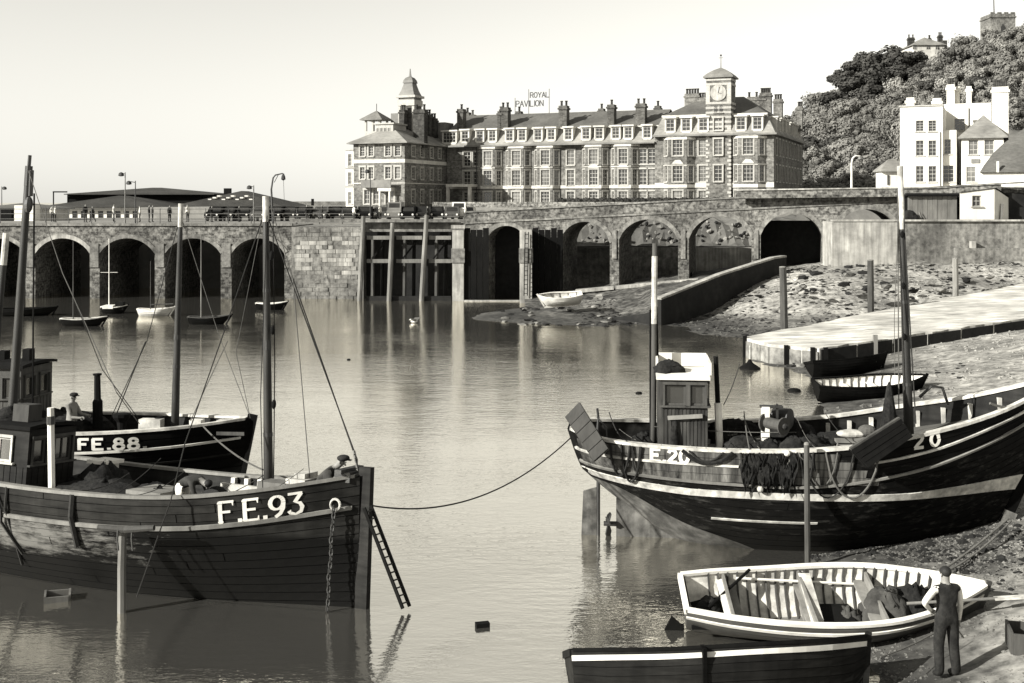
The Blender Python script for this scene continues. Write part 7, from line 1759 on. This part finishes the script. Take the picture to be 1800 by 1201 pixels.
crate('small crate standing at the head of the ramp under the arches', G(1205, 492, 1.75) + Vector((0, 0, .3)), (.8, .7, .6), rad(10), 'wood_dark')
crate('dark box on the shingle at the right edge behind the man', G(1795, 1135, .75) + Vector((0.1, 0, .12)), (.55, .6, .36), rad(-15), 'wood_mid')
w = tag(MB().bx(-.13, .13, -.07, .07, -.04, .06).done('floating_block', MAT['wood_dark'], None, G(848, 1100, .02), rad(15)), 'small dark wooden block floating in the open water', 'block')
for lab, x, y, s in (('small dark float on the water left of the wheelhouse with the white roof', 1123, 691, .1), ('dark float on the water beside the black rowing boats', 1396, 687, .2), ('tiny dark float in the middle of the harbour', 613, 632, .07)):
    tag(MB().sphere((0, 0, 0), s, 10, 6, (1.5, 1, .6)).done('buoy', MAT['wood_dark'], None, G(x, y, .02), smooth=True), lab, 'buoy')
mb_ = thing('mooring_buoy', 'dark conical buoy floating just off the end of the slipway', 'buoy', G(1318, 648, .0)); MB().lathe([(.55, -.1), (.5, .05), (.15, .28), (.05, .45)], 12).done('cone', MAT['wood_dark'], mb_); MB().tube([(0, 0, .4), (0, 0, 1.1)], .03, 6).done('staff', MAT['paint_worn'], mb_)
for k, (x, y, lab) in ((1, (728, 568, 'white gull with raised wings on the water below the timber fender')),):
    g = thing('gull', lab, 'gull', G(x, y, .0), rad(20 + 150 * k)); MB().sphere((0, 0, .1), .12, 10, 7, (2.0, .8, .8)).sphere((.24, 0, .22), .06, 8, 6).tube([(.29, 0, .21), (.36, 0, .2)], [.02, .005], 5).done('body', MAT['paint_white'], g, smooth=True)
    for s in (-1, 1): MB().prism([(-.18, s * .07, .14), (.12, s * .07, .15), (.1, s * (.2 + .3 * k), .15 + .15 * k), (-.3, s * (.1 + .45 * k), .13 + .2 * k)], (0, 0, .015)).done('wing', MAT['iron_grey'], g)
# things lying in the big rowing boat
Md = mat_of(din)
def ind(x, y, z): return Md @ Vector((x, y, z))
for lab, x, y, z, s, sd_, mt in (('lumpy dark sack heap in the fore part of the big rowing boat', 3.75, 0, .15, (.5, .6, .72), 3, 'sack'), ('net bundle beside the sacks towards the bow of the big rowing boat', 4.3, .12, .2, (.42, .55, .68), 5, 'net'), ('single round grey bag amidships in the big rowing boat', 3.05, -.1, .12, (.26, .3, .46), 7, 'sack'), ('dark coil of gear in the stern of the big rowing boat', .5, .05, .45, (.25, .35, .15), 9, 'net')):
    t = tag(heap(None, (0, 0, 0), s, mt, sd_, 'sack', 16, 10), lab, 'sack'); t.location = ind(x, y, z); t.rotation_euler = din.rotation_euler
oar = thing('oar', 'pale oar with its blade sticking out over the bow of the big rowing boat', 'oar')
pa, pb2 = ind(4.0, -.35, .85), ind(6.2, -.55, 1.12)
MB().tube([pa, pa.lerp(pb2, .7)], .028, 8).done('shaft', MAT['wood_grey'], oar); d = (pb2 - pa).normalized(); MB().bar(pa.lerp(pb2, .68), pb2, .15, .03).done('blade', MAT['paint_worn'], oar)
oar = thing('oar', 'dark short oar lying across the stern corner of the big rowing boat', 'oar'); pa, pb2 = ind(.45, -.1, .6), ind(1.35, .72, .9); MB().tube([pa, pb2], .03, 8).done('shaft', MAT['wood_dark'], oar); MB().bar(pa - (pb2 - pa) * .25, pa, .13, .03).done('blade', MAT['wood_dark'], oar)
oar = thing('oar', 'white oar resting along the far side inside the big rowing boat', 'oar'); pa, pb2 = ind(1.1, .72, .72), ind(3.4, .78, .55); MB().tube([pa, pb2], .025, 8).done('shaft', MAT['paint_white'], oar); MB().bar(pb2, pb2 + (pb2 - pa) * .2, .12, .03).done('blade', MAT['paint_white'], oar)

# ------------------------------------------------------------------ rocks, shingle, weed
rk = random.Random(13)
spots = []
for _ in range(62): spots.append((rk.uniform(1250, 1480), rk.uniform(500, 548), rk.uniform(.08, .32)))
for _ in range(90): spots.append((rk.uniform(1390, 1790), rk.uniform(462, 530), rk.uniform(.15, .5)))
for _ in range(22): spots.append((rk.uniform(1385, 1440), rk.uniform(628, 645), rk.uniform(.12, .3)))
for _ in range(40): spots.append((rk.uniform(870, 1130), rk.uniform(540, 575), rk.uniform(.12, .4)))
for _ in range(24): spots.append((rk.uniform(1610, 1795), rk.uniform(600, 700), rk.uniform(.06, .16)))
def gpx(x, y):
    z = .5
    for _ in range(8): q = G(x, y, z); z = .5 * z + .5 * ground(q.x, q.y)
    return G(x, y, z)
for i, (x, y, s) in enumerate(spots):
    if 1380 < x and y > 590 - (x - 1310) * .19 - 12 and y < 600: continue
    q = gpx(x, y)
    o = tag(obj('rock', rockm[i % 6], None, None, q + Vector((0, 0, s * .1))), ('pale rough rock' if i % 6 < 3 else 'dark weedy rock') + ' lying on the foreshore mud', 'rock', 'rocks on the foreshore')
    o.scale = (s * rk.uniform(.8, 1.5), s, s * rk.uniform(.6, 1)); o.rotation_euler = (0, 0, rk.uniform(0, 6.3))
def scatter(name, n, x0, x1, y0, y1, smin, smax, mat, seed, label, zmin=-.02, flat=.6, power=1.0):
    r_ = np.random.default_rng(seed); xy = np.stack([r_.uniform(x0, x1, n), y0 + (y1 - y0) * r_.random(n) ** power], 1)
    z = np.concatenate([ground_arr(c) for c in np.array_split(xy, max(1, n // 2000))]); cl_ = np.sin(.9 * xy[:, 0] + 1.6 * np.sin(.47 * xy[:, 1])) * np.sin(.63 * xy[:, 1] + 1.3 * np.sin(.51 * xy[:, 0])) + .5 * np.sin(2.3 * xy[:, 0] + xy[:, 1]); k = (z > zmin) & (cl_ > r_.uniform(-1.2, .75, n)); xy, z = xy[k], z[k]; n = len(z)
    s = smin + (smax - smin) * r_.random(n) ** 3
    base = np.array([(1, 0, 0), (0, 1, 0), (-1, 0, 0), (0, -1, 0), (0, 0, 1), (0, 0, -1)], float)
    V = base[None] * s[:, None, None] * r_.uniform(.6, 1.3, (n, 6, 1)); V[:, :, 2] *= flat
    a = r_.uniform(0, 6.28, n); c_, s_ = np.cos(a)[:, None], np.sin(a)[:, None]
    X = V[:, :, 0] * c_ - V[:, :, 1] * s_; Y_ = V[:, :, 0] * s_ + V[:, :, 1] * c_
    V = np.stack([X + xy[:, :1], Y_ + xy[:, 1:], V[:, :, 2] + z[:, None]], -1).reshape(-1, 3)
    f = np.array([(0, 1, 4), (1, 2, 4), (2, 3, 4), (3, 0, 4), (1, 0, 5), (2, 1, 5), (3, 2, 5), (0, 3, 5)])
    Fc = (f[None] + np.arange(n)[:, None, None] * 6).reshape(-1, 3)
    m = bpy.data.meshes.new(name); m.from_pydata(V.tolist(), [], Fc.tolist()); o = obj(name, m, mat); kind(o, 'stuff', label); return o
scatter('shingle', 26000, 5.5, 12.5, 16.5, 30, .012, .06, MAT['shingle'], 1, 'wet shingle and pebbles on the near beach', .0)
scatter('shingle', 16000, 8, 46, 34, 84, .03, .16, MAT['shingle'], 2, 'loose stones strewn over the foreshore mud', .02)
scatter('seaweed', 9000, 4, 40, 60, 88, .05, .28, MAT['weed_stone'], 3, 'dark seaweed and weedy stones over the mud', .0, .35)
scatter('seaweed', 1500, 6, 12, 21, 28, .04, .16, MAT['weed_stone'], 4, 'dark weed on the near shingle', .0, .4)
